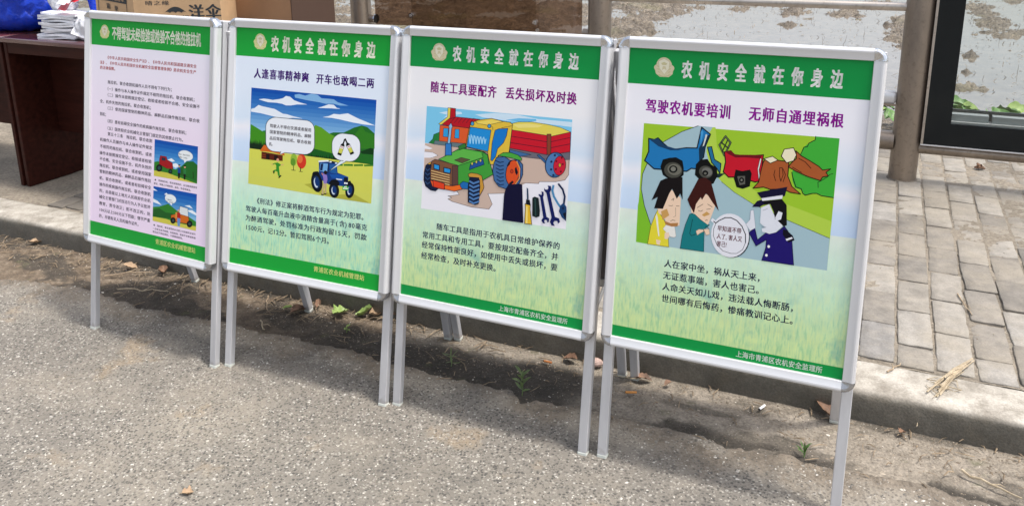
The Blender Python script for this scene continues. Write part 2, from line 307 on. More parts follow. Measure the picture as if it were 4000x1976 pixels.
# pavement base with brick pieces
pave = tag(empty('pavement', K(0, 0, 0), TH), kind='structure')
def pz(S, T): return .0968+(fbm(S*11, T*11+5, 4)-.5)*.012+(fbm(S*70, T*70, 3)-.5)*.006
base = grid('joint_bed', dens((-14, -3, 20), (-3, 4, 420), (4, 12, 20)), np.linspace(.196, 3.15, 180), pz, JOINT, kind=None); base.parent = pave; base.matrix_parent_inverse = Matrix.Translation(K(0, 0, 0)).to_4x4().inverted() if False else (Matrix.Translation(K(0, 0, 0)) @ Matrix.Rotation(TH, 4, 'Z')).inverted()
BW, BL = .1165, .2725
def brick_mesh(seed, w, l):
    r = random.Random(seed); g = G(); nx, ny = 5, 9; b = .004; V = []
    def lvl(ins, z, jit): 
        for j in range(ny+1):
            for i in range(nx+1): 
                x = -w/2+ins+(w-2*ins)*i/nx; y = -l/2+ins+(l-2*ins)*j/ny
                V.append((x, y, z))
    # top grid, then skirt
    V = []; q = seed*7.7
    for j in range(ny+1):
        for i in range(nx+1):
            x = (-w/2, -w/2+.0035, -w/2+w*.33, w/2-w*.33, w/2-.0035, w/2)[i]; y = -l/2+l*j/ny if 0 < j < ny else (-l/2 if j == 0 else l/2); y = -l/2+.0035 if j == 1 else (l/2-.0035 if j == ny-1 else y); ex = min(i, nx-i) == 0; ey = min(j, ny-j) == 0
            dz = (float(fbm(np.array(x*40+q), np.array(y*40), 3))-.5)*.004
            ed = .0022 if (ex or ey) else 0
            jx = (float(fbm(np.array(y*60+q), np.array(x*3+1.), 3))-.5)*.009*(1 if ex else 0); jy = (float(fbm(np.array(x*60+q+5), np.array(y*3.), 3))-.5)*.009*(1 if ey else 0)
            if ex and ey: jx -= math.copysign(.003, x); jy -= math.copysign(.003, y)
            V.append((x+jx, y+jy, dz-ed))
    I = lambda i, j: j*(nx+1)+i
    Fc = [(I(i, j), I(i+1, j), I(i+1, j+1), I(i, j+1)) for j in range(ny) for i in range(nx)]
    ring = [I(i, 0) for i in range(nx+1)]+[I(nx, j) for j in range(1, ny+1)]+[I(i, ny) for i in range(nx-1, -1, -1)]+[I(0, j) for j in range(ny-1, 0, -1)]
    n0 = len(V)
    for k in ring: x, y, z = V[k]; V.append((x*1.01, y*1.005, -.045))
    m = len(ring)
    for k in range(m): Fc.append((ring[k], n0+k, n0+(k+1) % m, ring[(k+1) % m]))
    return V, Fc
PROTO = [brick_mesh(i, BW-.010, BL-.009) for i in range(6)]
pm = []
for V, Fc in PROTO:
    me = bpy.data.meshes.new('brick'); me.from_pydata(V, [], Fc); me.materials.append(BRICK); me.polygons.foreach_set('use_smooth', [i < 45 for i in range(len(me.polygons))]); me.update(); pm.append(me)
cells = []
for c in range(-34, 38):
    s = 1.913+(c-0)*BW - 0.0
    off = .0 if c % 2 == 0 else BL/2
    k = 0; t = .215+off-BL/2
    while t < 3.1:
        a, b = max(t, .2), min(t+BL, 3.12)
        if b-a > .06: cells.append((s, (a+b)/2, (b-a)/BL, c, k))
        t += BL; k += 1
cp = cam.location
def shows(s, t):
    return (s > 1.35 and t < 3.2) or (s < -1.75 and t < 1.2)
cells.sort(key=lambda q: (0 if shows(q[0], q[1]) else 1, (K(q[0], q[1])-cp).length))
stuff = G(); rb = random.Random(5)
for i, (s, t, fl, c, k) in enumerate(cells):
    dz = rb.gauss(0, .0014)+float(fbm(np.array(s*2.), np.array(t*2.), 2)-.5)*.01; rx, ry, rz = rb.gauss(0, .006), rb.gauss(0, .012), rb.gauss(0, .016)
    M4 = Matrix.Translation((s, t, .1005+dz)) @ Matrix.Rotation(rz, 4, 'Z') @ Matrix.Rotation(rx, 4, 'X') @ Matrix.Rotation(ry, 4, 'Y') @ Matrix.Diagonal((1, fl*(1 if fl > .99 else .97), 1, 1))
    if i < 298:
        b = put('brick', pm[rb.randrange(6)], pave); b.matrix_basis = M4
    else:
        V, Fc = PROTO[rb.randrange(6)]; stuff.add([M4 @ Vector(v) for v in V], Fc)
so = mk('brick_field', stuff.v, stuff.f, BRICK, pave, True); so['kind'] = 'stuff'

# ---------------------------------------------------------------- bank, flooded field
MUD = [(-2.17,11.81,.55,1.76),(-1.59,8.54,.14,.56),(-.82,13.47,.23,.42),(.21,13.19,.35,.55),(.96,13.23,.35,.69),(.28,11.47,.24,.25),(1.92,11.66,.23,1.86),(3.20,13.42,.30,2.85),(2.70,9.07,.09,.28),(2.59,8.01,.08,.13),(2.52,7.09,.18,.28),(-1.35,7.64,.10,.23),(-7.26,9.71,.28,.45),(-9.17,12.25,.34,.82),(-5.03,9.42,.84,.63),(-6.24,10.64,.57,.47),(-5.39,10.53,.68,.44),(-3.81,11.45,.59,2.71),(-5.74,12.82,1.30,.97),(-.53,15.08,1.49,.30),(3.91,16.38,.28,.51),(-4.6,10.2,1.1,.5),(-3.3,9.3,.5,.6),(-6.5,11.8,1.6,.5),(-4.2,12.4,1.5,1.2),(-3.2,10.9,.9,.7),(-5.2,8.6,1.2,.45),(-2.9,13.2,1.0,.9),(-2.05,10.2,.5,.9),(-2.3,13.4,.7,.9),(-.2,14.6,.9,.35),(1.4,14.9,.8,.5),(2.0,9.9,.16,.9),(.45,12.3,.16,.12),(3.3,11.5,.25,.9)]
WL = -.30
def field_mask(S, T):
    m = np.full(S.shape, -1.0); wx = (fbm(S*1.7, T*1.7, 3)-.5)*.5; wy = (fbm(S*1.7+40, T*1.7, 3)-.5)*.9
    for (a, b, r1, r2) in MUD: m = np.maximum(m, 1-(((S+wx*min(1, r1*2)-a)/(r1*1.15))**2+((T+wy*min(1, r2)-b)/(r2*1.15))**2)+(fbm(S*1.8, T*4.5, 4)-.5)*1.9+(fbm(S*7+5, T*15, 3)-.5)*.7)
    far = fbm(S*.8+3, T*.6+8, 4)-.52
    m = np.maximum(m, far*6*sm(14.5, 17, T)); m = np.maximum(m, (fbm(S*.9+13, T*1.1, 4)-.47)*5*sm(-4, -6, S)*sm(7, 8.5, T))
    return np.clip(m, -1, 1)
def field_z(S, T):
    m = field_mask(S, T); rough = (fbm(S*7, T*9, 4)-.5)*.15+(fbm(S*26, T*26, 3)-.5)*.09
    f = WL-.05+m*.075+rough*np.clip(m+.75, .15, 1)
    bank = .085-(T-3.12)*.155+(fbm(S*5, T*5, 5)-.5)*.10*sm(3.12, 3.4, T)+(fbm(S*30, T*30, 3)-.5)*.03*sm(3.12, 3.3, T)
    w = sm(5.0, 5.9, T+(fbm(S*2, T*0, 3)-.5)*.5)
    return np.where(T < 3.13, -.25, bank*(1-w)+f*w)
tt = [3.11, 3.125, 3.14]
while tt[-1] < 26: tt.append(tt[-1]+.018+.0028*(tt[-1]-3))
MUDM = N('field_mud', .5); n1 = MUDM.noise(3, detail=9, rough=.72); n2 = MUDM.noise(38, detail=5, rough=.7)
cc = MUDM.ramp(n1, (.3, (.07, .055, .04, 1)), (.5, (.16, .13, .095, 1)), (.7, (.28, .235, .175, 1)))
cc = MUDM.mix(.9, cc, MUDM.ramp(n2, (.34, .22), (.48, .85), (.68, 1.5)), 'MULTIPLY')
yy = MUDM.n('SeparateXYZ'); MUDM.l(MUDM.pos(), yy.inputs[0])
cc = MUDM.mix(MUDM.math('MULTIPLY', MUDM.ramp(MUDM.noise(.9, detail=4), (.55, 0.0), (.68, 1.0)), .3), cc, (.2, .2, .07, 1))
MUDM.base(cc); MUDM.bump(n2, .03, 1); MUDM = MUDM.m
grid('field_mud', dens((-22, -11, 50), (-11, 5.2, 760), (5.2, 12, 60)), np.array(tt), field_z, MUDM)
far = G().add([K(-400, 25.9, -.34), K(400, 25.9, -.34), K(400, 900, -.34), K(-400, 900, -.34)], [(0, 1, 2, 3)]).obj('far_field', MUDM); tag(far, kind='structure')
WAT = N('still_water', .012, (.3, .28, .27, 1), 0); WAT.b.inputs['IOR'].default_value = 1.5; WAT.b.inputs['Specular IOR Level'].default_value = .8; WAT.bump(WAT.noise(1.6, detail=2), .0015, .3)
cw = WAT.ramp(WAT.noise(.8, detail=7, stretch=(1, .5, 1)), (.3, (.07, .06, .055, 1)), (.5, (.115, .106, .105, 1)), (.68, (.14, .132, .138, 1))); WAT.base(cw)
wsh = WAT.n('Attribute', attribute_name='shore'); WAT.base(WAT.mix(wsh.outputs['Fac'], cw, WAT.ramp(WAT.noise(9, detail=6, stretch=(1, 1, 1)), (.35, (.10, .078, .055, 1)), (.65, (.2, .165, .125, 1)))))
WAT.rgh(WAT.ramp(wsh.outputs['Fac'], (.2, .01), (1, .09)))
grid('water', dens((-60, -11, 12), (-11, 5.2, 420), (5.2, 40, 12)), np.concatenate([np.arange(4.6, 20, .04), [24, 30, 60]]), lambda S, T: S*0+WL, WAT.m, {'shore': lambda S, T: sm(-.5, .1, field_mask(S, T)+(fbm(S*5, T*10, 4)-.5)*.4)*.8})
# ground beyond the modelled strip, both sides
gnd = G().add([K(-400, -.4, -.35), K(400, -.4, -.35), K(400, 30, -.36), K(-400, 30, -.36)], [(0, 1, 2, 3)]).add([K(-400, -400, -.05), K(400, -400, -.05), K(400, -.38, -.05), K(-400, -.38, -.05)], [(0, 1, 2, 3)]).obj('ground', SOIL); tag(gnd, kind='structure')
# stubble and floating bits
g = G(); r = random.Random(2); cnt = 0; rs_ = np.random.RandomState(2); SS = rs_.uniform(-10, 5, 60000); TT = 5.6+14*rs_.rand(60000)**1.3; MM = field_mask(SS, TT); ZZ = np.maximum(field_z(SS, TT), WL)+.002
for s, t, m, z in zip(SS, TT, MM, ZZ):
    if cnt >= 11000: break
    p = .9 if m > 0 else (.15 if m > -.6 else .007)
    if r.random() > p: continue
    a = r.uniform(0, 6.28); L = r.uniform(.012, .07); up_ = r.uniform(0, .8)
    d = Vector((math.cos(a)*L, math.sin(a)*L, L*up_)); w = Vector((-math.sin(a), math.cos(a), 0))*r.uniform(.0015, .006); p0 = K(s, t, z)
    g.add([p0-w, p0+w, p0+d*.6+w*.7+Vector((0, 0, .004)), p0+d, p0+d*.6-w*.7], [(0, 1, 2, 3, 4)]); cnt += 1
tag_reeds = G(); r = random.Random(8); RS = rs_.uniform(-8, 5, 4000); RT_ = rs_.uniform(6.0, 16, 4000); RM = field_mask(RS, RT_); nr = 0
for s, t, m in zip(RS, RT_, RM):
    if nr >= 130 or m > .3 or r.random() > (.5 if m > -.7 else .12): continue
    hgt = r.uniform(.03, .16)*(1 if r.random() < .3 else .5); p = K(s, t, WL-.02); q = p+Vector((r.uniform(-.4, .4)*hgt, r.uniform(-.3, .3)*hgt, hgt)); tag_reeds.path([p, (p+q)/2+Vector((r.uniform(-.1, .1)*hgt, 0, 0)), q], [.0025, .002, .0012], 4); nr += 1
tag(tag_reeds.obj('dead_stalks', m_simple('stalk_brown', (.13, .10, .07, 1), .8)), kind='stuff', label='thin dead stalks standing in the shallow water', category='stalks')
tag(g.obj('stubble', m_simple('dark_stubble', (.10, .08, .055, 1), .8, 0, None, (3, .3, 3))), kind='stuff', label='dark rotted stubble bits lying in the flooded field', category='stubble')
# ---------------------------------------------------------------- railing
Bp = (Matrix.Translation(K(0, 0, 0)) @ Matrix.Rotation(TH, 4, 'Z'))
def kroot(name, s, t, z=.1, rz=0, **kw): return empty(name, K(s, t, z), TH+rz, **kw)
RT = 2.292
rl = kroot('steel_railing', 1.86, RT, label='weathered brown steel pipe railing with thick round posts along the paved edge', category='railing')
for s in (1.875, .151, -1.554, -3.26, 3.6):
    x = s-1.86; g = G().tube((x, 0, -.05), (x, 0, 1.28), .070, 32); 
    p = auto_smooth(g.obj('post', PIPE, rl)); 
    q = auto_smooth(G().tube((x, 0, -.01), (x, 0, .006), .085, 32, .074).obj('base_collar', JOINT, p))
    c = auto_smooth(G().tube((x, 0, 1.28), (x, 0, 1.30), .07, 32, .045).obj('cap', PIPE, p))
def span(name, a, b, z, r, mat, t=0): return auto_smooth(G().tube((a-1.86+.06, t, z-.1), (b-1.86-.06, t, z-.1), r, 24).obj(name, mat, rl))
for a, b in ((-3.26, -1.554), (-1.554, .151), (.151, 1.875)):
    span('top_rail', a, b, 1.019, .022, RAIL); span('lower_rail', a, b, .306, .052, PIPE)
span('lower_rail', 1.875, 3.6, .279, .030, PIPE)
for a, b in ((-3.26, -1.554), (-1.554, .151), (.151, 1.875)):
    g = G().bbox(a-1.86+.068, b-1.86-.068, -.028, .028, .407, .475, .012); ch = auto_smooth(g.obj('channel_bar', ALU, rl), 50)
    lip = G().box(a-1.86+.068, b-1.86-.068, -.034, -.0285, .400, .412).obj('bar_lip', PIPE, rl)
for dx in (-.006, .014):
    for dz in (.425, .445, .462): pass
bo = G()
for k in range(3): bo.tube((1.79-1.86-.045, -.0285, .425+.018*k), (1.79-1.86-.045, -.031, .425+.018*k), .004, 8)
# tinted panel between the posts
pn = kroot('tinted_panel', -.70, RT+.01, label='brown tinted see-through acrylic panel bolted between two railing posts', category='panel')
g = G().bbox(-.745, .735, -.003, .003, .69, 1.62, .001); g.obj('acrylic_sheet', BROWNG, pn)
g = G().bbox(-.455, .435, -.012, -.0075, .695, 1.4, .001); g.obj('cover_sheet', BROWNP, pn)
for x, z in ((-.45, .762), (.438, .754), (-.45, 1.35), (.438, 1.35)):
    b = auto_smooth(G().tube((x, -.034, z), (x, -.012, z), .016, 20).obj('bolt', CHROME, pn)); auto_smooth(G().tube((x, -.0405, z), (x, -.0345, z), .008, 6).obj('screw_head', RAIL, b))
for x, z in ((-.765, .726), (.78, .70)):
    b = auto_smooth(G().tube((x-.035, 0.0, z), (x+.015, 0, z), .027, 24).obj('clamp', PIPE, pn)); auto_smooth(G().tube((x+.0155, 0, z), (x+.022, 0, z), .030, 24).obj('steel_ring', CHROME, b)); auto_smooth(G().tube((x+.0225, 0, z), (x+.03, 0, z), .030, 24).obj('rubber_ring', BLACKR, b))
auto_smooth(G().tube((.453, -.0335, .705), (.453, -.0155, .705), .011, 12).obj('small_bolt', RAIL, pn))
# display case to the right
dc = kroot('display_case', 2.8, 2.24, label='glass display case with a wide black border on the railing at the right', category='display case')
x0, x1, z0, z1 = 1.955-2.8, 3.56-2.8, .215, 1.72; bw = .118
def fr4(g, a, b, c, d, w, y0, y1, wb=None):
    wb = wb or w
    g.box(a, a+w, y0, y1, c, d); g.box(b-w, b, y0, y1, c, d); g.box(a+w, b-w, y0, y1, c, c+wb); g.box(a+w, b-w, y0, y1, d-wb, d); return g
g = G(); g.box(x0, x0+bw, 0, .006, z0, z1); g.obj('black_border', BLACKG, dc)
G().box(x1-bw, x1, 0, .006, z0, z1).obj('black_border', BLACKG, dc); G().box(x0+bw, x1-bw, 0, .006, z0, z0+bw).obj('black_border', BLACKG, dc); G().box(x0+bw, x1-bw, 0, .006, z1-bw, z1).obj('black_border', BLACKG, dc)
G().box(x0+bw, x1-bw, .001, .005, z0+bw, z1-bw).obj('glass_pane', GLASS, dc)
G().box(x0-.012, x0-.0005, -.003, .085, z0, z1).obj('edge_strip', RAIL, dc); G().box(x0-.012, x1, -.004, .085, z0-.007, z0-.0005).obj('bottom_strip', ALU, dc)
G().box(x0+.004, x1, .011, .08, z0+.0, z0+bw+.012).obj('inner_ledge', m_simple('grey_ledge', (.42, .44, .45, 1), .45, .1), dc)
for k, x in enumerate((x0+.02, x0+.305, x0+.62, x0+.94, x0+1.26)):
    G().box(x, x+.268, .03, .079, z0+bw+.0125, z0+bw+.048).obj('track_segment', m_simple('track_grey', (.30, .33, .34, 1), .4, .1), dc)
G().box(x0+.004, x1, .0805, .09, z0, z0+bw+.064).obj('rear_rail', m_simple('dark_track', (.05, .055, .055, 1), .4, .3), dc)

# ---------------------------------------------------------------- poster stands
PW, PH, H0 = .600, .797, .3815; RW = .030
BANDS=[(0.704, 0.0513), (0.7035, 0.052), (0.7062, 0.0313), (0.7026, 0.0308)]
LINES=[
 [('header_lettering', '不得驾驶未经检验或检验不合格的拖拉机', 0.1093, 0.551, 0.7514, 0.0441, 'F0F2E0', 0.09, 0.97),
  ('law_lettering', '《中华人民共和国安全生产法》、《中华人民共和国道路交通安全', 0.0786, 0.5335, 0.6624, 0.0121, 'C03A30', 0.05, None),
  ('law_lettering', '法》、《中华人民共和国农业机械安全监督管理条例》是农机安全生产', 0.0456, 0.5328, 0.6427, 0.0122, 'C03A30', 0.05, None),
  ('law_lettering', '的法律保障。', 0.0458, 0.1373, 0.6237, 0.0126, 'C03A30', 0.05, None),
  ('body_lettering', '拖拉机、联合收割机操作人员不得有下列行为；', 0.0881, 0.4271, 0.5743, 0.0128, '3A3648', 0.045, None),
  ('body_lettering', '（一）操作与本人操作证件规定不相符的拖拉机、联合收割机；', 0.0779, 0.5371, 0.5496, 0.0127, '3A3648', 0.045, None),
  ('body_lettering', '（二）操作未按照规定登记、检验或者检验不合格、安全设施不', 0.0782, 0.5529, 0.5278, 0.0127, '3A3648', 0.045, None),
  ('body_lettering', '全、机件失效的拖拉机、联合收割机；', 0.0474, 0.3251, 0.502, 0.013, '3A3648', 0.045, None),
  ('body_lettering', '（三）使用国家管制的精神药品、麻醉品后操作拖拉机、联合收', 0.0788, 0.5532, 0.4797, 0.0128, '3A3648', 0.045, None),
  ('body_lettering', '割机；', 0.0479, 0.0897, 0.4553, 0.0133, '3A3648', 0.045, None),
  ('body_lettering', '（四）患有妨碍安全操作的疾病操作拖拉机、联合收割机；', 0.0795, 0.5015, 0.4329, 0.0129, '3A3648', 0.045, None),
  ('body_lettering', '（五）国务院农业机械化主管部门规定的其他禁止行为。', 0.0798, 0.4861, 0.4067, 0.0129, '3A3648', 0.045, None),
  ('body_lettering', '第五十三条\u3000拖拉机、联合收割', 0.0907, 0.325, 0.3861, 0.0131, '3A3648', 0.045, None),
  ('body_lettering', '机操作人员操作与本人操作证件规定', 0.0491, 0.3256, 0.3615, 0.0131, '3A3648', 0.045, None),
  ('body_lettering', '不相符的拖拉机、联合收割机，或者', 0.0494, 0.3247, 0.3366, 0.0132, '3A3648', 0.045, None),
  ('body_lettering', '操作未按照规定登记、检验或者检验', 0.0476, 0.3232, 0.3122, 0.0131, '3A3648', 0.045, None),
  ('body_lettering', '不合格、安全设施不全、机件失效的', 0.0479, 0.3237, 0.29, 0.0131, '3A3648', 0.045, None),
  ('body_lettering', '拖拉机、联合收割机，或者使用国家', 0.0482, 0.323, 0.2663, 0.0131, '3A3648', 0.045, None),
  ('body_lettering', '管制的精神药品、麻醉品后操作拖拉', 0.0478, 0.3223, 0.2435, 0.0131, '3A3648', 0.045, None),
  ('body_lettering', '机、联合收割机，或者患有妨碍安全', 0.0481, 0.3229, 0.2192, 0.0132, '3A3648', 0.045, None),
  ('body_lettering', '操作的疾病操作拖拉机、联合收割机', 0.0478, 0.3216, 0.1953, 0.0132, '3A3648', 0.045, None),
  ('body_lettering', '的，由县级以上地方人民政府农业机', 0.048, 0.3209, 0.1721, 0.0132, '3A3648', 0.045, None),
  ('body_lettering', '械化主管部门对违法行为人予以批评', 0.0477, 0.3208, 0.1489, 0.0132, '3A3648', 0.045, None),
  ('body_lettering', '教育，责令改正；拒不改正的，处', 0.048, 0.3214, 0.1244, 0.0133, '3A3648', 0.045, None),
  ('body_lettering', '100元以上500元以下罚款；情节严重', 0.0476, 0.3207, 0.1004, 0.0133, '3A3648', 0.045, None),
  ('body_lettering', '的，吊销有关人员的操作证件。', 0.0472, 0.2704, 0.0771, 0.0134, '3A3648', 0.045, None),
  ('caption_lettering', '●\u3000驾驶拖拉机、联合收割机时，应当随身携带驾', 0.3392, 0.5479, 0.2507, 0.0072, '3A3648', 0.04, None),
  ('caption_lettering', '驶证。驾驶人不得转借、涂改、伪造驾驶证。', 0.3359, 0.5253, 0.2379, 0.0072, '3A3648', 0.04, None),
  ('caption_lettering', '●\u3000拖拉机、联合收割机从注册之日起每年应进行', 0.337, 0.5461, 0.0884, 0.0073, '3A3648', 0.04, None),
  ('caption_lettering', '一次安全技术检验。未经检验、检验不合格或检验', 0.3348, 0.5465, 0.0754, 0.0073, '3A3648', 0.04, None),
  ('caption_lettering', '情况达不到标准的，不得继续使用。', 0.3339, 0.4899, 0.0638, 0.0073, '3A3648', 0.04, None),
  ('bubble_lettering', '您好，请出示您的', 0.4568, 0.5102, 0.3562, 0.0046, '555555', 0.02, None),
  ('bubble_lettering', '驾驶证、行驶证。', 0.4571, 0.5036, 0.3464, 0.0046, '555555', 0.02, None),
  ('bubble_lettering', '车辆请检', 0.4005, 0.4273, 0.1897, 0.0047, '555555', 0.02, None),
  ('bubble_lettering', '啊，有缺陷！', 0.4007, 0.4394, 0.1821, 0.0047, '555555', 0.02, None),
  ('footer_lettering', '青浦区农业机械管理站', 0.3483, 0.546, 0.0308, 0.0189, 'F2F2A0', 0.04, None)],
 [('footer_lettering', '青浦区农业机械管理站', 0.3469, 0.5423, 0.033, 0.0178, 'F2F2A0', 0.035, None),
  ('header_lettering', '农机安全就在你身边', 0.1354, 0.5504, 0.7495, 0.0487, 'F4F4E2', 0.11, 0.66),
  ('slogan_lettering', '人逢喜事精神爽', 0.0755, 0.3002, 0.6494, 0.0317, '551488', 0.075, 0.92),
  ('slogan_lettering', '开车也敢喝二两', 0.326, 0.5459, 0.6481, 0.0306, '551488', 0.075, 0.92),
  ('bubble_lettering', '驾驶人不得在饮酒或者服用', 0.1502, 0.3169, 0.4816, 0.0118, '5A4C52', 0.035, None),
  ('bubble_lettering', '国家管制的精神药品、麻醉', 0.1503, 0.3179, 0.4616, 0.0118, '5A4C52', 0.035, None),
  ('bubble_lettering', '品后驾驶拖拉机、联合收割', 0.1503, 0.3177, 0.441, 0.0118, '5A4C52', 0.035, None),
  ('bubble_lettering', '机。', 0.1499, 0.1708, 0.4211, 0.0119, '5A4C52', 0.035, None),
  ('body_lettering', '《刑法》修正案将醉酒驾车行为规定为犯罪。', 0.0965, 0.5425, 0.2261, 0.0196, '262C62', 0.045, None),
  ('body_lettering', '驾驶人每百毫升血液中酒精含量高于(含)80毫克', 0.0616, 0.5443, 0.1946, 0.0196, '262C62', 0.045, None),
  ('body_lettering', '为醉酒驾驶，处罚标准为行政拘留15天，罚款', 0.0618, 0.5444, 0.1632, 0.0197, '262C62', 0.045, None),
  ('body_lettering', '1500元，记12分。暂扣驾照6个月。', 0.0626, 0.4161, 0.1315, 0.0199, '262C62', 0.045, None)],
 [('footer_lettering', '上海市青浦区农机安全监理所', 0.3354, 0.5535, 0.0165, 0.0161, 'F4F6F0', 0.03, None),
  ('header_lettering', '农机安全就在你身边', 0.1345, 0.5448, 0.7521, 0.044, 'F2F2EE', 0.1, 0.62),
  ('slogan_lettering', '随车工具要配齐', 0.0716, 0.2932, 0.6493, 0.0331, 'A01A9A', 0.075, 0.92),
  ('slogan_lettering', '丢失损坏及时换', 0.3188, 0.5389, 0.6498, 0.0333, 'A01A9A', 0.075, 0.92),
  ('body_lettering', '随车工具是指用于农机具日常维护保养的', 0.1148, 0.5165, 0.2296, 0.0202, '262C62', 0.045, None),
  ('body_lettering', '常用工具和专用工具，要按规定配备齐全，并', 0.0672, 0.5135, 0.1978, 0.0204, '262C62', 0.045, None),
  ('body_lettering', '经常保持性能良好，如使用中丢失或损坏，要', 0.0666, 0.5131, 0.1669, 0.0204, '262C62', 0.045, None),
  ('body_lettering', '经常检查，及时补充更换。', 0.0662, 0.3337, 0.1334, 0.0208, '262C62', 0.045, None)],
 [('footer_lettering', '上海市青浦区农机安全监理所', 0.3372, 0.5523, 0.0153, 0.0167, 'F4F6F0', 0.03, None),
  ('header_lettering', '农机安全就在你身边', 0.1326, 0.544, 0.7481, 0.0442, 'F2F2EE', 0.1, 0.6),
  ('slogan_lettering', '驾驶农机要培训', 0.0509, 0.2768, 0.6466, 0.0355, 'AC28B0', 0.075, 0.92),
  ('slogan_lettering', '无师自通埋祸根', 0.3191, 0.5471, 0.6481, 0.0344, 'AC28B0', 0.075, 0.92),
  ('bubble_lettering', '早知道不带', 0.2647, 0.3267, 0.3424, 0.0141, '7C2030', 0.04, None),
  ('bubble_lettering', '人了,害人又', 0.2643, 0.3299, 0.3212, 0.0141, '7C2030', 0.04, None),
  ('bubble_lettering', '害己!', 0.2658, 0.2955, 0.3012, 0.0142, '7C2030', 0.04, None),
  ('body_lettering', '人在家中坐，祸从天上来，', 0.1313, 0.3958, 0.2267, 0.021, '1C1C55', 0.045, None),
  ('body_lettering', '无证惹事端，害人也害己。', 0.1308, 0.3959, 0.1942, 0.021, '1C1C55', 0.045, None),
  ('body_lettering', '人命关天如儿戏，违法载人悔断肠，', 0.1306, 0.483, 0.1626, 0.0209, '1C1C55', 0.045, None),
  ('body_lettering', '世间哪有后悔药，惨痛教训记心上。', 0.1309, 0.4849, 0.1298, 0.0209, '1C1C55', 0.045, None)],
]
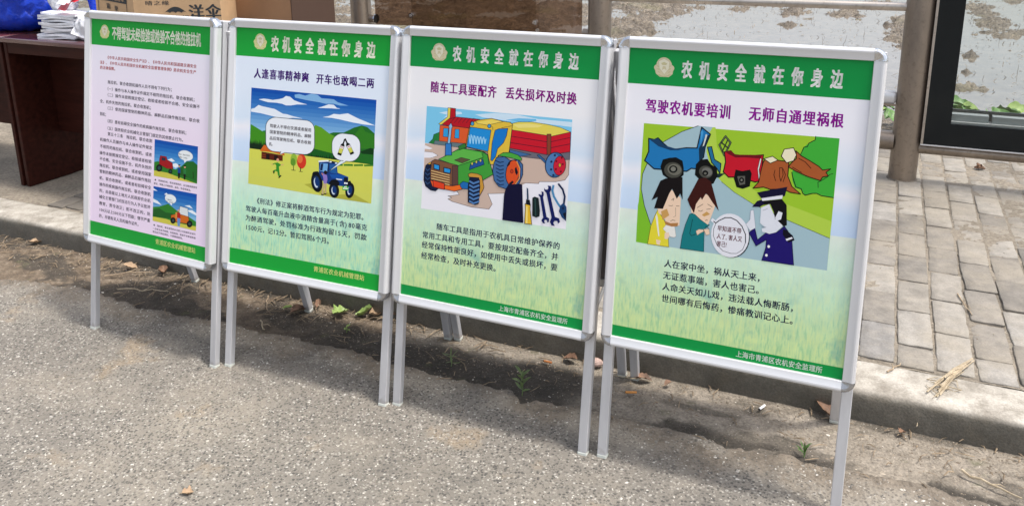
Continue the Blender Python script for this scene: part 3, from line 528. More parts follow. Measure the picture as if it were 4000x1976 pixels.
PRINTS = {
(0,'emblem'):[[217,217,160,482,3765,475,3745,464,3725,463,3706,458,3689,440,3673,422,3660,408,3650,392,3650,371,3649,351,3649,331,3648,309,3648,293,3648,279,3656,260,3669,241,3684,236,3702,234,3721,223,3740,215,3760,222,3781,249,3801,250,3820,259,3838,270,3853,283,3867,298,3878,314,3886,330,3891,347,3892,364,3891,381,3887,397,3879,412,3869,425,3856,436,3840,446,3823,447,3805,474,3785],
[201,199,156,271,3844,347,3882,424,3845,418,3754,350,3675,280,3751],
[230,226,204,279,3839,348,3874,417,3839,410,3756,350,3683,288,3754],
[207,200,160,307,3818,348,3835,389,3817,374,3795,323,3795],
[213,204,170,331,3783,367,3782,380,3734,349,3750,319,3733],
[189,185,138,251,3783,277,3770,280,3772,255,3785],
[189,185,138,259,3747,285,3734,288,3736,263,3749],
[189,185,138,268,3711,293,3698,297,3701,271,3713],
[189,185,138,276,3675,302,3662,305,3665,279,3678],
[189,185,138,442,3796,417,3780,420,3778,446,3794],
[189,185,138,435,3760,410,3744,413,3741,439,3757],
[189,185,138,428,3723,403,3707,406,3705,431,3721],
[189,185,138,421,3686,396,3670,399,3668,424,3684],
[189,185,138,255,3670,326,3652,328,3656,258,3674],
[189,185,138,323,3653,378,3656,378,3660,323,3657],
[189,185,138,375,3656,445,3679,442,3683,373,3659]],
(1,'emblem'):[[217,217,160,630,3766,622,3745,612,3724,612,3704,607,3686,589,3670,570,3656,557,3646,540,3646,518,3645,498,3645,477,3645,455,3645,438,3645,424,3654,404,3668,384,3684,378,3702,376,3722,364,3743,355,3764,362,3786,389,3807,389,3827,398,3845,409,3861,421,3875,436,3887,452,3895,469,3900,487,3902,504,3900,522,3895,538,3887,554,3876,568,3862,580,3846,590,3828,592,3808,620,3788],
[201,199,156,410,3852,487,3891,567,3851,564,3755,497,3672,422,3754],
[230,226,204,418,3847,487,3883,560,3845,556,3758,496,3681,430,3757],
[207,200,160,448,3823,489,3842,532,3822,517,3799,465,3800],
[213,204,170,473,3786,510,3785,525,3734,493,3752,462,3734],
[189,185,138,391,3787,419,3773,422,3776,394,3790],
[189,185,138,401,3749,428,3735,431,3738,404,3752],
[189,185,138,410,3711,438,3697,441,3701,413,3715],
[189,185,138,420,3673,447,3659,450,3663,423,3677],
[189,185,138,588,3800,562,3783,565,3780,591,3797],
[189,185,138,581,3761,556,3745,559,3742,585,3758],
[189,185,138,575,3723,550,3706,553,3703,579,3720],
[189,185,138,569,3684,544,3668,547,3664,572,3681],
[189,185,138,399,3668,472,3649,474,3654,401,3673],
[189,185,138,469,3649,526,3652,526,3657,469,3654],
[189,185,138,523,3652,594,3676,591,3680,520,3656]],
(2,'emblem'):[[216,208,176,625,3765,618,3744,608,3723,608,3703,603,3685,585,3668,567,3654,553,3644,536,3644,514,3643,494,3643,473,3643,451,3642,434,3642,419,3651,399,3665,379,3681,373,3699,370,3719,358,3740,349,3761,356,3783,383,3804,383,3824,392,3842,402,3858,415,3873,430,3884,446,3892,463,3897,481,3899,498,3898,516,3893,533,3885,548,3874,562,3860,575,3844,585,3826,587,3806,616,3786],
[207,197,164,404,3849,481,3888,562,3849,559,3753,492,3670,417,3751],
[230,226,204,412,3844,482,3880,554,3843,551,3756,492,3678,425,3754],
[207,200,160,442,3821,484,3839,527,3820,512,3797,459,3797],
[213,204,170,468,3784,505,3783,521,3732,488,3749,457,3731],
[189,185,138,386,3784,413,3770,416,3774,389,3788],
[189,185,138,396,3746,423,3732,426,3736,398,3750],
[189,185,138,405,3708,433,3694,436,3698,408,3712],
[189,185,138,415,3670,443,3656,446,3660,418,3674],
[189,185,138,583,3798,557,3782,560,3778,586,3795],
[189,185,138,577,3760,551,3743,554,3739,580,3756],
[189,185,138,571,3721,545,3704,549,3701,574,3718],
[189,185,138,565,3683,540,3666,543,3662,568,3679],
[189,185,138,394,3665,468,3646,470,3652,396,3671],
[189,185,138,465,3647,522,3650,522,3656,465,3652],
[189,185,138,519,3649,590,3674,588,3679,516,3655]],
(3,'emblem'):[[216,208,176,611,3748,605,3727,595,3706,595,3686,591,3668,574,3651,556,3637,543,3627,526,3626,505,3626,484,3625,464,3625,442,3625,425,3624,411,3634,391,3647,371,3663,364,3681,361,3701,348,3722,339,3743,345,3765,371,3786,371,3806,379,3825,389,3841,402,3855,416,3867,431,3875,448,3880,465,3882,483,3881,500,3876,517,3868,533,3857,547,3844,559,3828,570,3810,573,3790,601,3770],
[207,197,164,391,3832,466,3871,547,3832,546,3736,482,3653,406,3733],
[230,226,204,399,3827,467,3863,539,3826,538,3739,482,3661,414,3737],
[207,200,160,430,3804,470,3822,513,3803,499,3780,447,3780],
[213,204,170,456,3767,492,3766,509,3715,477,3732,447,3714],
[189,185,138,375,3766,402,3752,405,3757,377,3771],
[189,185,138,385,3728,413,3714,415,3719,388,3733],
[189,185,138,396,3690,423,3676,426,3681,398,3695],
[189,185,138,407,3652,434,3638,436,3643,409,3657],
[189,185,138,569,3782,544,3765,547,3761,572,3778],
[189,185,138,564,3743,539,3726,542,3722,567,3739],
[189,185,138,559,3705,534,3688,537,3683,562,3701],
[189,185,138,554,3666,529,3649,532,3645,557,3662],
[189,185,138,386,3647,459,3628,461,3635,387,3653],
[189,185,138,456,3629,512,3632,512,3639,455,3635],
[189,185,138,509,3632,578,3657,576,3663,506,3638]],
(3,'illustration'):[[169,206,62,254,2992,2700,3022,2701,1362,254,1365],
[140,198,58,246,1871,254,1365,420,1361,441,1631,334,1883,281,2101],
[175,200,207,976,3022,769,2926,532,2765,360,2526,282,2310,278,2101,334,1883,441,1631,420,1364,2701,1362,2698,1771,2186,1929,1746,2082,1503,2205,1331,2322,1193,2461,1108,2683,1095,2882,1164,3021],
[189,216,90,1164,3021,1095,2882,1108,2683,1193,2461,1331,2322,1503,2205,1746,2082,2186,1929,2698,1771,2703,1986,2184,2124,1791,2240,1562,2380,1384,2589,1236,2773,1201,3021],
[30,42,34,977,3027,765,2928,768,2921,980,3019],
[30,42,34,769,2931,528,2767,532,2760,774,2924],
[30,42,34,531,2770,355,2526,362,2521,537,2765],
[30,42,34,357,2530,277,2309,286,2306,365,2528],
[30,42,34,278,2313,274,2098,282,2098,287,2313],
[30,42,34,273,2103,331,1879,339,1881,282,2105],
[30,42,34,329,1883,438,1627,446,1630,337,1887],
[58,74,58,1327,2321,1503,2201,1506,2206,1331,2326],
[58,74,58,1500,2203,1747,2079,1749,2084,1502,2208],
[58,74,58,1743,2080,2187,1926,2189,1932,1745,2086],
[58,74,58,2183,1927,2698,1767,2700,1773,2185,1933],
[80,184,72,2423,3021,2700,3022,2697,2279,2623,2285,2498,2313,2417,2300,2358,2278,2318,2335,2234,2355,2198,2440,2183,2542,2266,2788,2287,2864,2349,2929,2420,2980],
[30,42,34,2419,3025,2416,2970,2425,2969,2428,3024],
[30,42,34,2421,2979,2396,2967,2400,2958,2425,2970],
[30,42,34,2401,2969,2344,2929,2350,2920,2406,2961],
[30,42,34,2346,2931,2334,2882,2343,2880,2355,2928],
[30,42,34,2341,2890,2295,2877,2298,2867,2344,2880],
[30,42,34,2296,2878,2283,2841,2292,2837,2305,2874],
[30,42,34,2285,2847,2263,2784,2272,2781,2294,2844],
[30,42,34,2176,2545,2189,2494,2200,2497,2187,2548],
[30,42,34,2187,2500,2211,2436,2222,2441,2197,2505],
[30,42,34,2208,2443,2243,2358,2253,2363,2219,2448],
[30,42,34,2242,2359,2312,2343,2315,2354,2244,2371],
[30,42,34,2304,2350,2332,2287,2342,2292,2314,2356],
[30,42,34,2330,2290,2365,2267,2371,2278,2335,2300],
[30,42,34,2363,2267,2450,2302,2446,2314,2359,2279],
[30,42,34,2441,2300,2502,2308,2501,2320,2440,2312],
[30,42,34,2493,2309,2556,2284,2560,2295,2497,2320],
[30,42,34,2551,2285,2632,2282,2633,2294,2551,2297],
[30,42,34,2625,2283,2700,2278,2701,2289,2626,2295],
[30,42,34,2664,2587,2621,2566,2624,2559,2667,2580],
[30,42,34,2624,2568,2597,2532,2602,2527,2629,2563],
[30,42,34,2601,2536,2534,2482,2538,2475,2605,2530],
[30,42,34,2538,2485,2496,2455,2499,2449,2542,2478],
[30,42,34,2496,2455,2505,2385,2512,2386,2503,2457],
[43,134,190,333,2793,413,2785,458,2813,542,2743,600,2701,695,2684,846,2718,983,2729,1022,3006,1141,2925,1087,2758,1075,2618,1020,2550,1004,2455,928,2454,870,2409,433,2394,298,2491,345,2620],
[18,32,46,326,2785,417,2776,419,2793,328,2802],
[18,32,46,412,2775,467,2809,458,2823,403,2789],
[18,32,46,448,2810,541,2733,552,2746,459,2823],
[18,32,46,532,2739,599,2691,609,2705,542,2753],
[18,32,46,593,2694,698,2675,702,2692,596,2711],
[18,32,46,691,2675,853,2711,850,2728,687,2691],
[18,32,46,841,2710,989,2721,988,2738,841,2726],
[18,32,46,990,2723,1031,3011,1015,3013,974,2725],
[18,32,46,1013,3002,1141,2915,1150,2929,1022,3016],
[18,32,46,1136,2933,1077,2755,1093,2750,1151,2928],
[18,32,46,1079,2764,1067,2613,1083,2612,1095,2763],
[18,32,46,1072,2627,1010,2551,1022,2540,1085,2617],
[18,32,46,1013,2557,995,2451,1011,2448,1029,2554],
[18,32,46,1010,2463,923,2463,922,2446,1009,2447],
[18,32,46,927,2464,861,2412,870,2399,937,2451],
[18,32,46,875,2417,427,2403,427,2385,875,2400],
[18,32,46,443,2398,299,2501,289,2487,433,2384],
[18,32,46,305,2483,355,2623,339,2628,288,2488],
[18,32,46,354,2615,341,2800,324,2798,337,2613],
[30,76,114,349,2779,459,2805,559,2721,694,2695,831,2714,742,2677,634,2665,474,2700],
[28,63,88,1006,2727,1045,2816,1076,2896,1134,2921,1084,2750,1072,2618,1024,2558],
[216,222,218,1083,2924,1104,2911,1071,2772,1052,2755],
[85,168,218,1013,2936,1028,2976,1050,2947,1026,2767],
[47,127,168,1117,2754,1169,2766,1219,2602,1305,2558,1300,2427,1258,2491,1185,2560],
[18,32,46,1115,2746,1174,2761,1171,2773,1112,2759],
[18,32,46,1162,2768,1215,2596,1226,2600,1173,2772],
[18,32,46,1213,2599,1305,2550,1311,2562,1218,2610],
[18,32,46,1299,2562,1294,2422,1306,2422,1311,2562],
[18,32,46,1307,2427,1261,2498,1251,2491,1297,2420],
[18,32,46,1265,2493,1186,2568,1178,2558,1257,2484],
[18,32,46,1192,2559,1122,2760,1110,2755,1181,2554],
[26,58,62,1204,2416,1366,2437,1297,2372,1222,2371],
[15,17,16,517,2432,542,2530,626,2562,718,2580,806,2542,828,2451,835,2358,771,2287,647,2273,557,2326],
[86,86,78,812,2397,803,2364,783,2335,754,2314,719,2300,682,2297,645,2305,613,2322,588,2348,574,2379,571,2412,580,2445,601,2473,630,2495,665,2508,703,2511,739,2503,771,2486,795,2460,809,2430],
[124,123,112,799,2408,792,2385,777,2365,755,2350,729,2340,700,2339,671,2344,647,2356,628,2374,616,2396,614,2420,621,2443,636,2463,659,2478,685,2487,714,2489,743,2483,767,2471,786,2453,797,2431],
[15,17,16,747,2423,745,2407,738,2392,727,2380,712,2371,695,2367,678,2367,661,2373,648,2382,639,2395,635,2411,637,2426,644,2441,655,2454,670,2462,687,2467,705,2466,721,2461,734,2451,743,2438],
[138,138,128,725,2424,724,2414,720,2405,713,2397,704,2391,693,2389,683,2389,673,2392,665,2398,659,2407,657,2416,658,2426,662,2435,669,2443,678,2448,689,2451,699,2451,709,2447,717,2441,723,2433],
[15,17,16,980,2374,984,2515,1040,2583,1129,2600,1179,2536,1257,2499,1273,2393,1229,2287,1185,2271,1120,2328,1061,2306],
[90,90,82,1206,2407,1196,2384,1178,2366,1154,2353,1127,2348,1099,2351,1073,2362,1052,2379,1037,2401,1031,2426,1033,2451,1044,2474,1062,2493,1086,2505,1113,2510,1141,2507,1166,2497,1188,2479,1202,2457,1209,2432],
[128,128,122,1200,2414,1192,2399,1179,2386,1161,2378,1141,2374,1120,2377,1101,2385,1085,2397,1074,2412,1068,2430,1070,2447,1077,2463,1091,2476,1108,2484,1128,2487,1149,2485,1169,2477,1185,2465,1196,2449,1201,2432],
[15,17,16,1153,2417,1151,2406,1147,2395,1139,2386,1128,2379,1116,2376,1104,2376,1093,2380,1084,2388,1077,2397,1075,2409,1076,2420,1080,2431,1088,2440,1099,2447,1111,2450,1123,2449,1134,2445,1143,2438,1150,2429],
[119,119,110,1132,2410,1131,2406,1129,2401,1126,2397,1121,2394,1115,2393,1110,2393,1104,2395,1100,2398,1097,2402,1096,2406,1096,2411,1099,2416,1102,2420,1107,2422,1113,2424,1118,2424,1124,2422,1128,2419,1131,2415],
[58,70,54,1320,2914,1401,2828,1420,2846,1339,2933],
[58,70,54,1396,2856,1325,2665,1349,2656,1420,2847],
[58,70,54,1356,2668,1273,2814,1251,2800,1334,2654],
[58,70,54,1273,2785,1351,2918,1329,2932,1251,2798],
[110,124,90,1330,2916,1403,2837,1410,2845,1337,2923],
[110,124,90,1401,2848,1335,2668,1344,2664,1410,2845],
[110,124,90,1346,2669,1269,2805,1260,2799,1338,2663],
[110,124,90,1269,2794,1341,2918,1333,2923,1260,2799],
[58,70,54,1272,2835,1384,2754,1394,2769,1283,2850],
[58,70,54,1356,2870,1298,2709,1313,2704,1371,2864],
[206,31,56,1337,2715,1416,2738,1464,2693,1610,2690,1822,2727,1814,2395,1752,2369,1693,2380,1560,2410,1414,2394,1343,2454,1362,2587],
[26,16,16,1334,2706,1422,2732,1419,2746,1330,2720],
[26,16,16,1408,2736,1462,2684,1472,2695,1417,2747],
[26,16,16,1459,2686,1614,2683,1615,2697,1459,2700],
[26,16,16,1606,2682,1828,2721,1826,2735,1604,2696],
[26,16,16,1816,2732,1807,2390,1821,2390,1829,2732],
[26,16,16,1816,2403,1745,2374,1750,2361,1821,2390],
[26,16,16,1757,2375,1690,2388,1687,2374,1755,2361],
[26,16,16,1699,2386,1557,2418,1554,2404,1696,2372],
[26,16,16,1564,2418,1409,2400,1410,2386,1565,2404],
[26,16,16,1422,2396,1343,2463,1334,2452,1413,2385],
[26,16,16,1349,2449,1369,2591,1355,2593,1335,2451],
[26,16,16,1369,2584,1343,2721,1329,2718,1356,2581],
[126,18,38,1339,2722,1416,2743,1478,2694,1815,2726,1784,2675,1611,2672,1481,2658,1390,2691],
[232,232,228,1786,2678,1805,2676,1785,2527,1814,2395,1793,2392,1766,2540],
[26,16,16,1784,2676,1807,2672,1808,2679,1785,2682],
[26,16,16,1803,2678,1781,2526,1787,2525,1808,2677],
[26,16,16,1781,2529,1812,2392,1817,2393,1787,2530],
[26,16,16,1816,2398,1791,2395,1791,2389,1816,2392],
[26,16,16,1796,2391,1769,2543,1763,2542,1790,2390],
[26,16,16,1769,2538,1790,2680,1784,2681,1763,2539],
[15,17,16,1481,2386,1494,2502,1582,2492,1674,2522,1700,2472,1688,2304,1601,2263,1524,2276],
[110,110,102,1522,2418,1619,2433,1628,2327,1561,2307],
[15,17,16,1612,2378,1611,2367,1607,2356,1601,2348,1593,2341,1583,2338,1573,2339,1564,2343,1556,2350,1551,2360,1548,2371,1549,2382,1553,2393,1559,2402,1567,2408,1577,2411,1587,2410,1596,2406,1604,2399,1609,2389],
[138,138,128,1593,2376,1593,2371,1591,2367,1589,2363,1585,2361,1581,2360,1577,2360,1573,2362,1570,2365,1568,2369,1567,2373,1567,2378,1569,2382,1571,2386,1575,2389,1579,2390,1583,2390,1587,2388,1590,2385,1592,2381],
[180,104,58,1830,2638,1855,2683,1996,2678,2137,2671,2138,2493,2198,2365,2309,2282,2183,2289,2097,2323,1944,2297,1856,2317,1730,2286,1794,2377,1810,2530],
[46,24,12,1833,2631,1861,2683,1852,2689,1823,2637],
[46,24,12,1851,2677,2000,2672,2000,2684,1851,2689],
[46,24,12,1992,2672,2141,2665,2141,2677,1993,2684],
[46,24,12,2131,2675,2133,2488,2144,2489,2143,2675],
[46,24,12,2132,2493,2195,2359,2205,2365,2142,2499],
[46,24,12,2192,2363,2309,2275,2315,2285,2198,2373],
[46,24,12,2313,2288,2180,2295,2179,2283,2312,2276],
[46,24,12,2189,2293,2095,2330,2091,2319,2185,2282],
[46,24,12,2100,2330,1939,2302,1940,2290,2101,2318],
[46,24,12,1949,2302,1854,2323,1851,2311,1946,2290],
[46,24,12,1859,2323,1725,2291,1727,2279,1861,2311],
[46,24,12,1732,2279,1801,2377,1792,2384,1723,2286],
[46,24,12,1799,2373,1816,2534,1805,2535,1788,2374],
[46,24,12,1815,2525,1836,2641,1825,2643,1804,2527],
[90,42,20,1975,2553,1965,2486,1974,2484,1984,2552],
[90,42,20,1964,2489,1994,2411,2003,2415,1973,2493],
[90,42,20,2070,2576,2107,2499,2115,2504,2078,2580],
[90,42,20,2106,2509,2084,2410,2093,2408,2115,2506],
[90,42,20,2030,2580,2067,2584,2066,2594,2029,2590],
[90,42,20,2058,2591,2078,2497,2087,2499,2067,2593],
[90,42,20,2078,2505,2055,2414,2064,2412,2087,2503],
[90,42,20,2066,2415,2042,2486,2033,2482,2057,2411],
[90,42,20,2043,2478,2037,2589,2028,2588,2034,2477],
[242,234,204,1834,2679,1936,2721,2003,2679,1916,2629],
[58,42,20,1832,2673,1941,2718,1938,2727,1829,2682],
[58,42,20,1931,2719,2004,2673,2009,2682,1936,2727],
[58,42,20,2004,2685,1911,2632,1915,2623,2008,2676],
[58,42,20,1921,2632,1833,2685,1828,2676,1916,2623],
[180,104,58,2208,2819,2282,2761,2382,2712,2496,2651,2540,2612,2632,2637,2582,2588,2613,2547,2547,2525,2525,2478,2372,2512,2230,2563,2135,2608,2166,2659,2223,2725],
[46,24,12,2201,2817,2281,2753,2288,2763,2208,2826],
[46,24,12,2276,2757,2383,2705,2387,2716,2281,2768],
[46,24,12,2376,2709,2497,2644,2502,2655,2381,2719],
[46,24,12,2490,2649,2539,2605,2546,2614,2497,2658],
[46,24,12,2538,2606,2637,2633,2634,2644,2535,2617],
[46,24,12,2631,2644,2576,2590,2583,2581,2638,2636],
[46,24,12,2576,2587,2611,2541,2619,2548,2584,2595],
[46,24,12,2615,2554,2542,2530,2546,2518,2618,2543],
[46,24,12,2544,2531,2518,2478,2528,2472,2554,2526],
[46,24,12,2529,2484,2369,2519,2367,2507,2527,2472],
[46,24,12,2377,2517,2228,2570,2224,2558,2373,2505],
[46,24,12,2235,2566,2134,2616,2130,2605,2231,2555],
[46,24,12,2138,2602,2173,2660,2163,2666,2129,2608],
[46,24,12,2167,2652,2229,2724,2221,2732,2159,2660],
[46,24,12,2229,2722,2213,2824,2202,2822,2218,2720],
[90,42,20,2245,2724,2330,2686,2333,2695,2249,2734],
[90,42,20,2323,2690,2403,2613,2409,2621,2330,2698],
[90,42,20,2179,2606,2300,2547,2304,2556,2183,2615],
[242,234,204,2041,2735,2068,2824,2177,2853,2219,2769,2191,2692,2110,2656],
[58,42,20,2044,2730,2074,2826,2065,2829,2035,2734],
[58,42,20,2066,2819,2181,2849,2179,2859,2064,2828],
[58,42,20,2172,2854,2216,2763,2225,2768,2180,2858],
[58,42,20,2216,2774,2185,2690,2194,2687,2224,2770],
[58,42,20,2192,2698,2106,2660,2109,2650,2196,2688],
[58,42,20,2116,2657,2042,2741,2035,2734,2109,2650],
[232,220,72,521,1843,487,1758,442,1607,417,1362,707,1363,688,1514,635,1698,556,1800],
[138,122,32,519,1846,484,1757,490,1755,525,1844],
[138,122,32,485,1761,439,1606,445,1604,491,1760],
[138,122,32,439,1609,413,1360,420,1360,446,1609],
[138,122,32,414,1359,709,1359,709,1366,415,1365],
[138,122,32,710,1361,691,1516,684,1515,704,1360],
[138,122,32,691,1513,637,1702,631,1699,685,1511],
[138,122,32,638,1699,557,1803,552,1799,633,1695],
[138,122,32,560,1800,522,1847,517,1843,555,1796],
[232,220,72,627,1697,669,1655,700,1564,657,1509,592,1628],
[237,235,228,509,1793,528,1748,570,1497,555,1486,500,1744],
[237,235,228,653,1666,763,1665,793,1521,767,1501,720,1506,670,1543,610,1599],
[176,168,160,651,1664,764,1663,764,1667,652,1668],
[176,168,160,761,1666,791,1519,795,1520,765,1667],
[176,168,160,792,1524,765,1502,767,1499,795,1520],
[176,168,160,769,1503,719,1508,718,1504,768,1499],
[176,168,160,722,1507,670,1546,667,1542,720,1503],
[176,168,160,672,1544,611,1601,608,1598,669,1541],
[176,168,160,611,1596,655,1666,652,1668,608,1599],
[240,216,192,638,1547,692,1562,707,1509,679,1464,641,1467],
[240,216,192,526,1442,591,1435,580,1369,539,1379],
[240,213,188,672,2149,754,2096,820,2041,829,1675,756,1652,646,1697,599,1774,537,1800,515,1878,546,1942,581,1931,629,2096],
[185,138,88,620,1709,706,1688,808,1707,803,1658,725,1644,642,1659],
[26,18,20,531,2243,599,2283,822,2325,845,2021,808,2103,767,2026,695,2152,661,2084,591,1868,472,1861,508,2017,429,1966],
[210,168,104,569,1833,645,1876,683,1793,594,1717],
[106,90,80,662,1923,698,1917,700,1923,664,1929],
[106,90,80,696,1917,723,1931,720,1937,694,1922],
[106,90,80,765,1926,808,1932,807,1938,764,1933],
[106,90,80,699,1998,732,2029,727,2033,695,2003],
[106,90,80,725,2032,719,1995,725,1994,731,2031],
[106,90,80,704,1712,738,1735,734,1740,701,1717],
[106,90,80,731,1733,767,1726,769,1732,733,1740],
[138,122,112,758,1908,767,1795,771,1795,763,1908],
[138,122,112,769,1799,737,1778,739,1774,771,1796],
[32,136,140,951,1845,1004,1863,1101,1787,1219,1736,1156,1669,1172,1370,859,1366,874,1541,908,1705],
[14,74,76,950,1841,1007,1861,1005,1867,948,1847],
[14,74,76,1000,1862,1101,1783,1105,1788,1004,1867],
[14,74,76,1098,1785,1220,1732,1222,1738,1101,1791],
[14,74,76,1219,1740,1153,1669,1157,1665,1223,1735],
[14,74,76,1153,1671,1169,1368,1175,1368,1159,1671],
[14,74,76,1174,1373,857,1370,857,1363,1174,1367],
[14,74,76,862,1364,877,1543,871,1543,856,1364],
[14,74,76,876,1538,911,1706,905,1707,870,1539],
[14,74,76,910,1702,955,1846,949,1848,904,1703],
[14,74,76,991,1783,966,1584,975,1584,999,1783],
[14,74,76,966,1586,995,1554,1001,1560,972,1592],
[14,74,76,995,1554,1059,1589,1056,1596,992,1561],
[14,74,76,1164,1707,1200,1694,1203,1702,1167,1715],
[14,74,76,1195,1697,1218,1673,1224,1679,1200,1704],
[240,213,188,1052,1630,1088,1659,1141,1662,1151,1641,1100,1606,1072,1578],
[184,154,128,1052,1628,1091,1658,1088,1662,1050,1631],
[184,154,128,1087,1657,1143,1660,1143,1664,1087,1661],
[184,154,128,1139,1662,1149,1639,1153,1641,1143,1664],
[184,154,128,1151,1644,1098,1607,1100,1603,1153,1640],
[184,154,128,1100,1608,1069,1578,1072,1575,1102,1605],
[184,154,128,1074,1577,1054,1632,1050,1631,1070,1576],
[240,213,188,1149,1668,1216,1682,1231,1617,1192,1592,1167,1631],
[184,154,128,1148,1665,1217,1680,1217,1684,1147,1670],
[184,154,128,1214,1683,1230,1615,1234,1616,1217,1684],
[184,154,128,1232,1619,1190,1593,1192,1590,1234,1616],
[184,154,128,1195,1592,1168,1633,1164,1631,1192,1590],
[184,154,128,1169,1631,1150,1670,1146,1668,1165,1629],
[240,213,188,980,1967,1024,2004,1099,2108,1172,2148,1280,2022,1251,1909,1200,1735,1101,1792,1020,1854,973,1868,954,1948],
[74,28,22,1029,2325,1118,2356,1197,2306,1325,1938,1241,2032,1174,2120,1142,2144,1099,2053,1078,2089,1025,1989,1007,1864,942,1962,907,2036],
[210,168,104,1111,1856,1171,1909,1216,1878,1143,1837],
[106,90,80,1059,1904,1094,1897,1095,1903,1060,1911],
[106,90,80,1093,1896,1122,1918,1119,1923,1089,1902],
[106,90,80,1164,1933,1220,1949,1219,1955,1163,1939],
[106,90,80,1044,1940,1119,1999,1115,2004,1040,1945],
[106,90,80,1172,2006,1238,1974,1241,1979,1175,2012],
[106,90,80,1160,1780,1180,1798,1176,1803,1156,1785],
[106,90,80,1173,1797,1193,1788,1195,1794,1176,1803],
[48,56,64,1736,1683,1743,1623,1739,1562,1723,1504,1696,1451,1660,1407,1616,1372,1567,1350,1514,1341,1461,1345,1410,1364,1364,1395,1326,1437,1296,1488,1277,1546,1270,1608,1275,1669,1292,1728,1319,1781,1356,1825,1401,1859,1451,1881,1503,1888,1556,1883,1606,1864,1651,1832,1689,1790,1717,1740],
[233,233,238,1724,1703,1731,1648,1730,1592,1719,1537,1700,1486,1672,1441,1638,1403,1598,1374,1554,1354,1507,1345,1459,1348,1413,1361,1369,1385,1330,1419,1298,1462,1273,1511,1256,1564,1249,1621,1251,1678,1262,1733,1282,1785,1311,1830,1346,1868,1386,1896,1431,1915,1478,1922,1525,1919,1571,1905,1614,1880,1651,1846,1683,1805,1708,1756],
[233,233,238,1228,1798,1314,1737,1338,1772,1253,1833],
[32,36,44,1264,1787,1299,1765,1306,1775,1271,1798],
[32,36,44,1300,1765,1348,1811,1340,1820,1292,1774],
[32,36,44,1341,1805,1418,1856,1412,1867,1335,1815],
[32,36,44,1409,1853,1490,1864,1489,1876,1408,1865],
[32,36,44,1480,1865,1563,1835,1567,1847,1484,1877],
[32,36,44,1554,1841,1632,1768,1640,1778,1562,1850],
[32,36,44,1626,1776,1682,1668,1692,1675,1636,1782],
[32,36,44,1679,1678,1688,1563,1700,1565,1690,1680],
[32,36,44,1691,1571,1661,1470,1667,1468,1697,1570],
[32,36,44,1665,1475,1593,1412,1596,1407,1668,1470],
[32,36,44,1598,1414,1521,1402,1521,1396,1598,1408],
[32,36,44,1526,1402,1416,1421,1415,1415,1524,1396],
[32,36,44,1421,1419,1337,1487,1333,1482,1417,1414],
[32,36,44,1341,1483,1281,1604,1276,1601,1335,1480],
[32,36,44,1283,1598,1281,1696,1275,1696,1277,1598],
[32,36,44,1281,1691,1303,1769,1297,1770,1275,1693],
[42,27,120,1726,1704,1793,1775,1838,1628,1947,1744,2060,1753,2151,1849,2197,1795,2256,1683,2304,1368,1913,1368,1949,1545,1948,1645,1826,1545],
[22,14,64,1727,1699,1798,1774,1792,1780,1722,1705],
[22,14,64,1789,1776,1835,1624,1843,1627,1796,1779],
[22,14,64,1839,1624,1951,1743,1946,1749,1834,1629],
[22,14,64,1944,1740,2063,1749,2062,1757,1944,1748],
[22,14,64,2061,1748,2155,1848,2150,1854,2056,1753],
[22,14,64,2146,1848,2196,1790,2202,1796,2152,1854],
[22,14,64,2193,1795,2254,1679,2260,1683,2200,1800],
[22,14,64,2252,1685,2301,1365,2308,1366,2259,1686],
[22,14,64,2307,1372,1911,1372,1910,1364,2306,1364],
[22,14,64,1916,1365,1953,1548,1946,1549,1909,1366],
[22,14,64,1953,1543,1952,1648,1944,1647,1945,1542],
[22,14,64,1948,1650,1822,1547,1827,1540,1952,1643],
[22,14,64,1831,1545,1728,1709,1722,1704,1825,1541],
[228,230,236,1850,2050,1945,2108,2021,1967,2054,1911,2123,1875,2126,1838,2053,1756,1977,1725,1940,1735,1890,1739,1879,1780,1928,1802,1883,1826,1852,1852],
[154,154,168,1876,1795,1932,1803,1932,1809,1876,1801],
[154,154,168,1874,2012,1932,2044,1929,2049,1871,2017],
[18,15,24,1857,2135,2094,2191,2156,2121,2180,1868,2144,1845,2064,1909,2111,2017,2032,1920,2010,2011,1959,2110,1854,2081],
[228,230,236,2030,1938,2065,2033,2115,2018,2104,1933,2054,1903],
[24,18,62,1738,2045,1793,2127,1848,2153,1889,2101,1835,2057],
[24,18,62,1784,2236,1861,2264,2146,2355,2125,2234,1847,2164],
[232,232,238,1844,2171,2099,2243,2096,2196,1857,2138],
[228,230,236,1724,1995,1760,2008,1790,1844,1803,1780,1739,1732,1678,1810,1727,1878],
[168,168,180,1724,1993,1761,2006,1760,2010,1723,1997],
[168,168,180,1757,2009,1789,1842,1792,1843,1761,2010],
[168,168,180,1788,1845,1801,1778,1805,1779,1792,1846],
[168,168,180,1803,1782,1736,1733,1738,1730,1805,1779],
[168,168,180,1741,1732,1679,1812,1676,1809,1738,1730],
[168,168,180,1679,1807,1729,1878,1726,1880,1676,1810],
[168,168,180,1729,1877,1726,1997,1722,1997,1725,1876],
[18,15,40,2140,1810,2183,1801,2261,1744,2288,1688,2217,1647,2139,1741],
[232,232,238,2179,1687,2252,1725,2264,1707,2194,1666],
[240,240,240,1999,1564,1999,1558,1997,1553,1994,1548,1990,1545,1985,1543,1980,1543,1975,1545,1972,1549,1969,1554,1968,1559,1968,1565,1970,1570,1973,1575,1977,1578,1982,1580,1987,1579,1991,1577,1995,1574,1998,1569],
[240,240,240,1980,1446,1980,1440,1978,1435,1975,1430,1971,1427,1966,1426,1961,1426,1957,1428,1953,1431,1950,1436,1949,1441,1949,1447,1951,1452,1954,1457,1958,1460,1963,1462,1968,1462,1972,1460,1976,1456,1979,1452]],
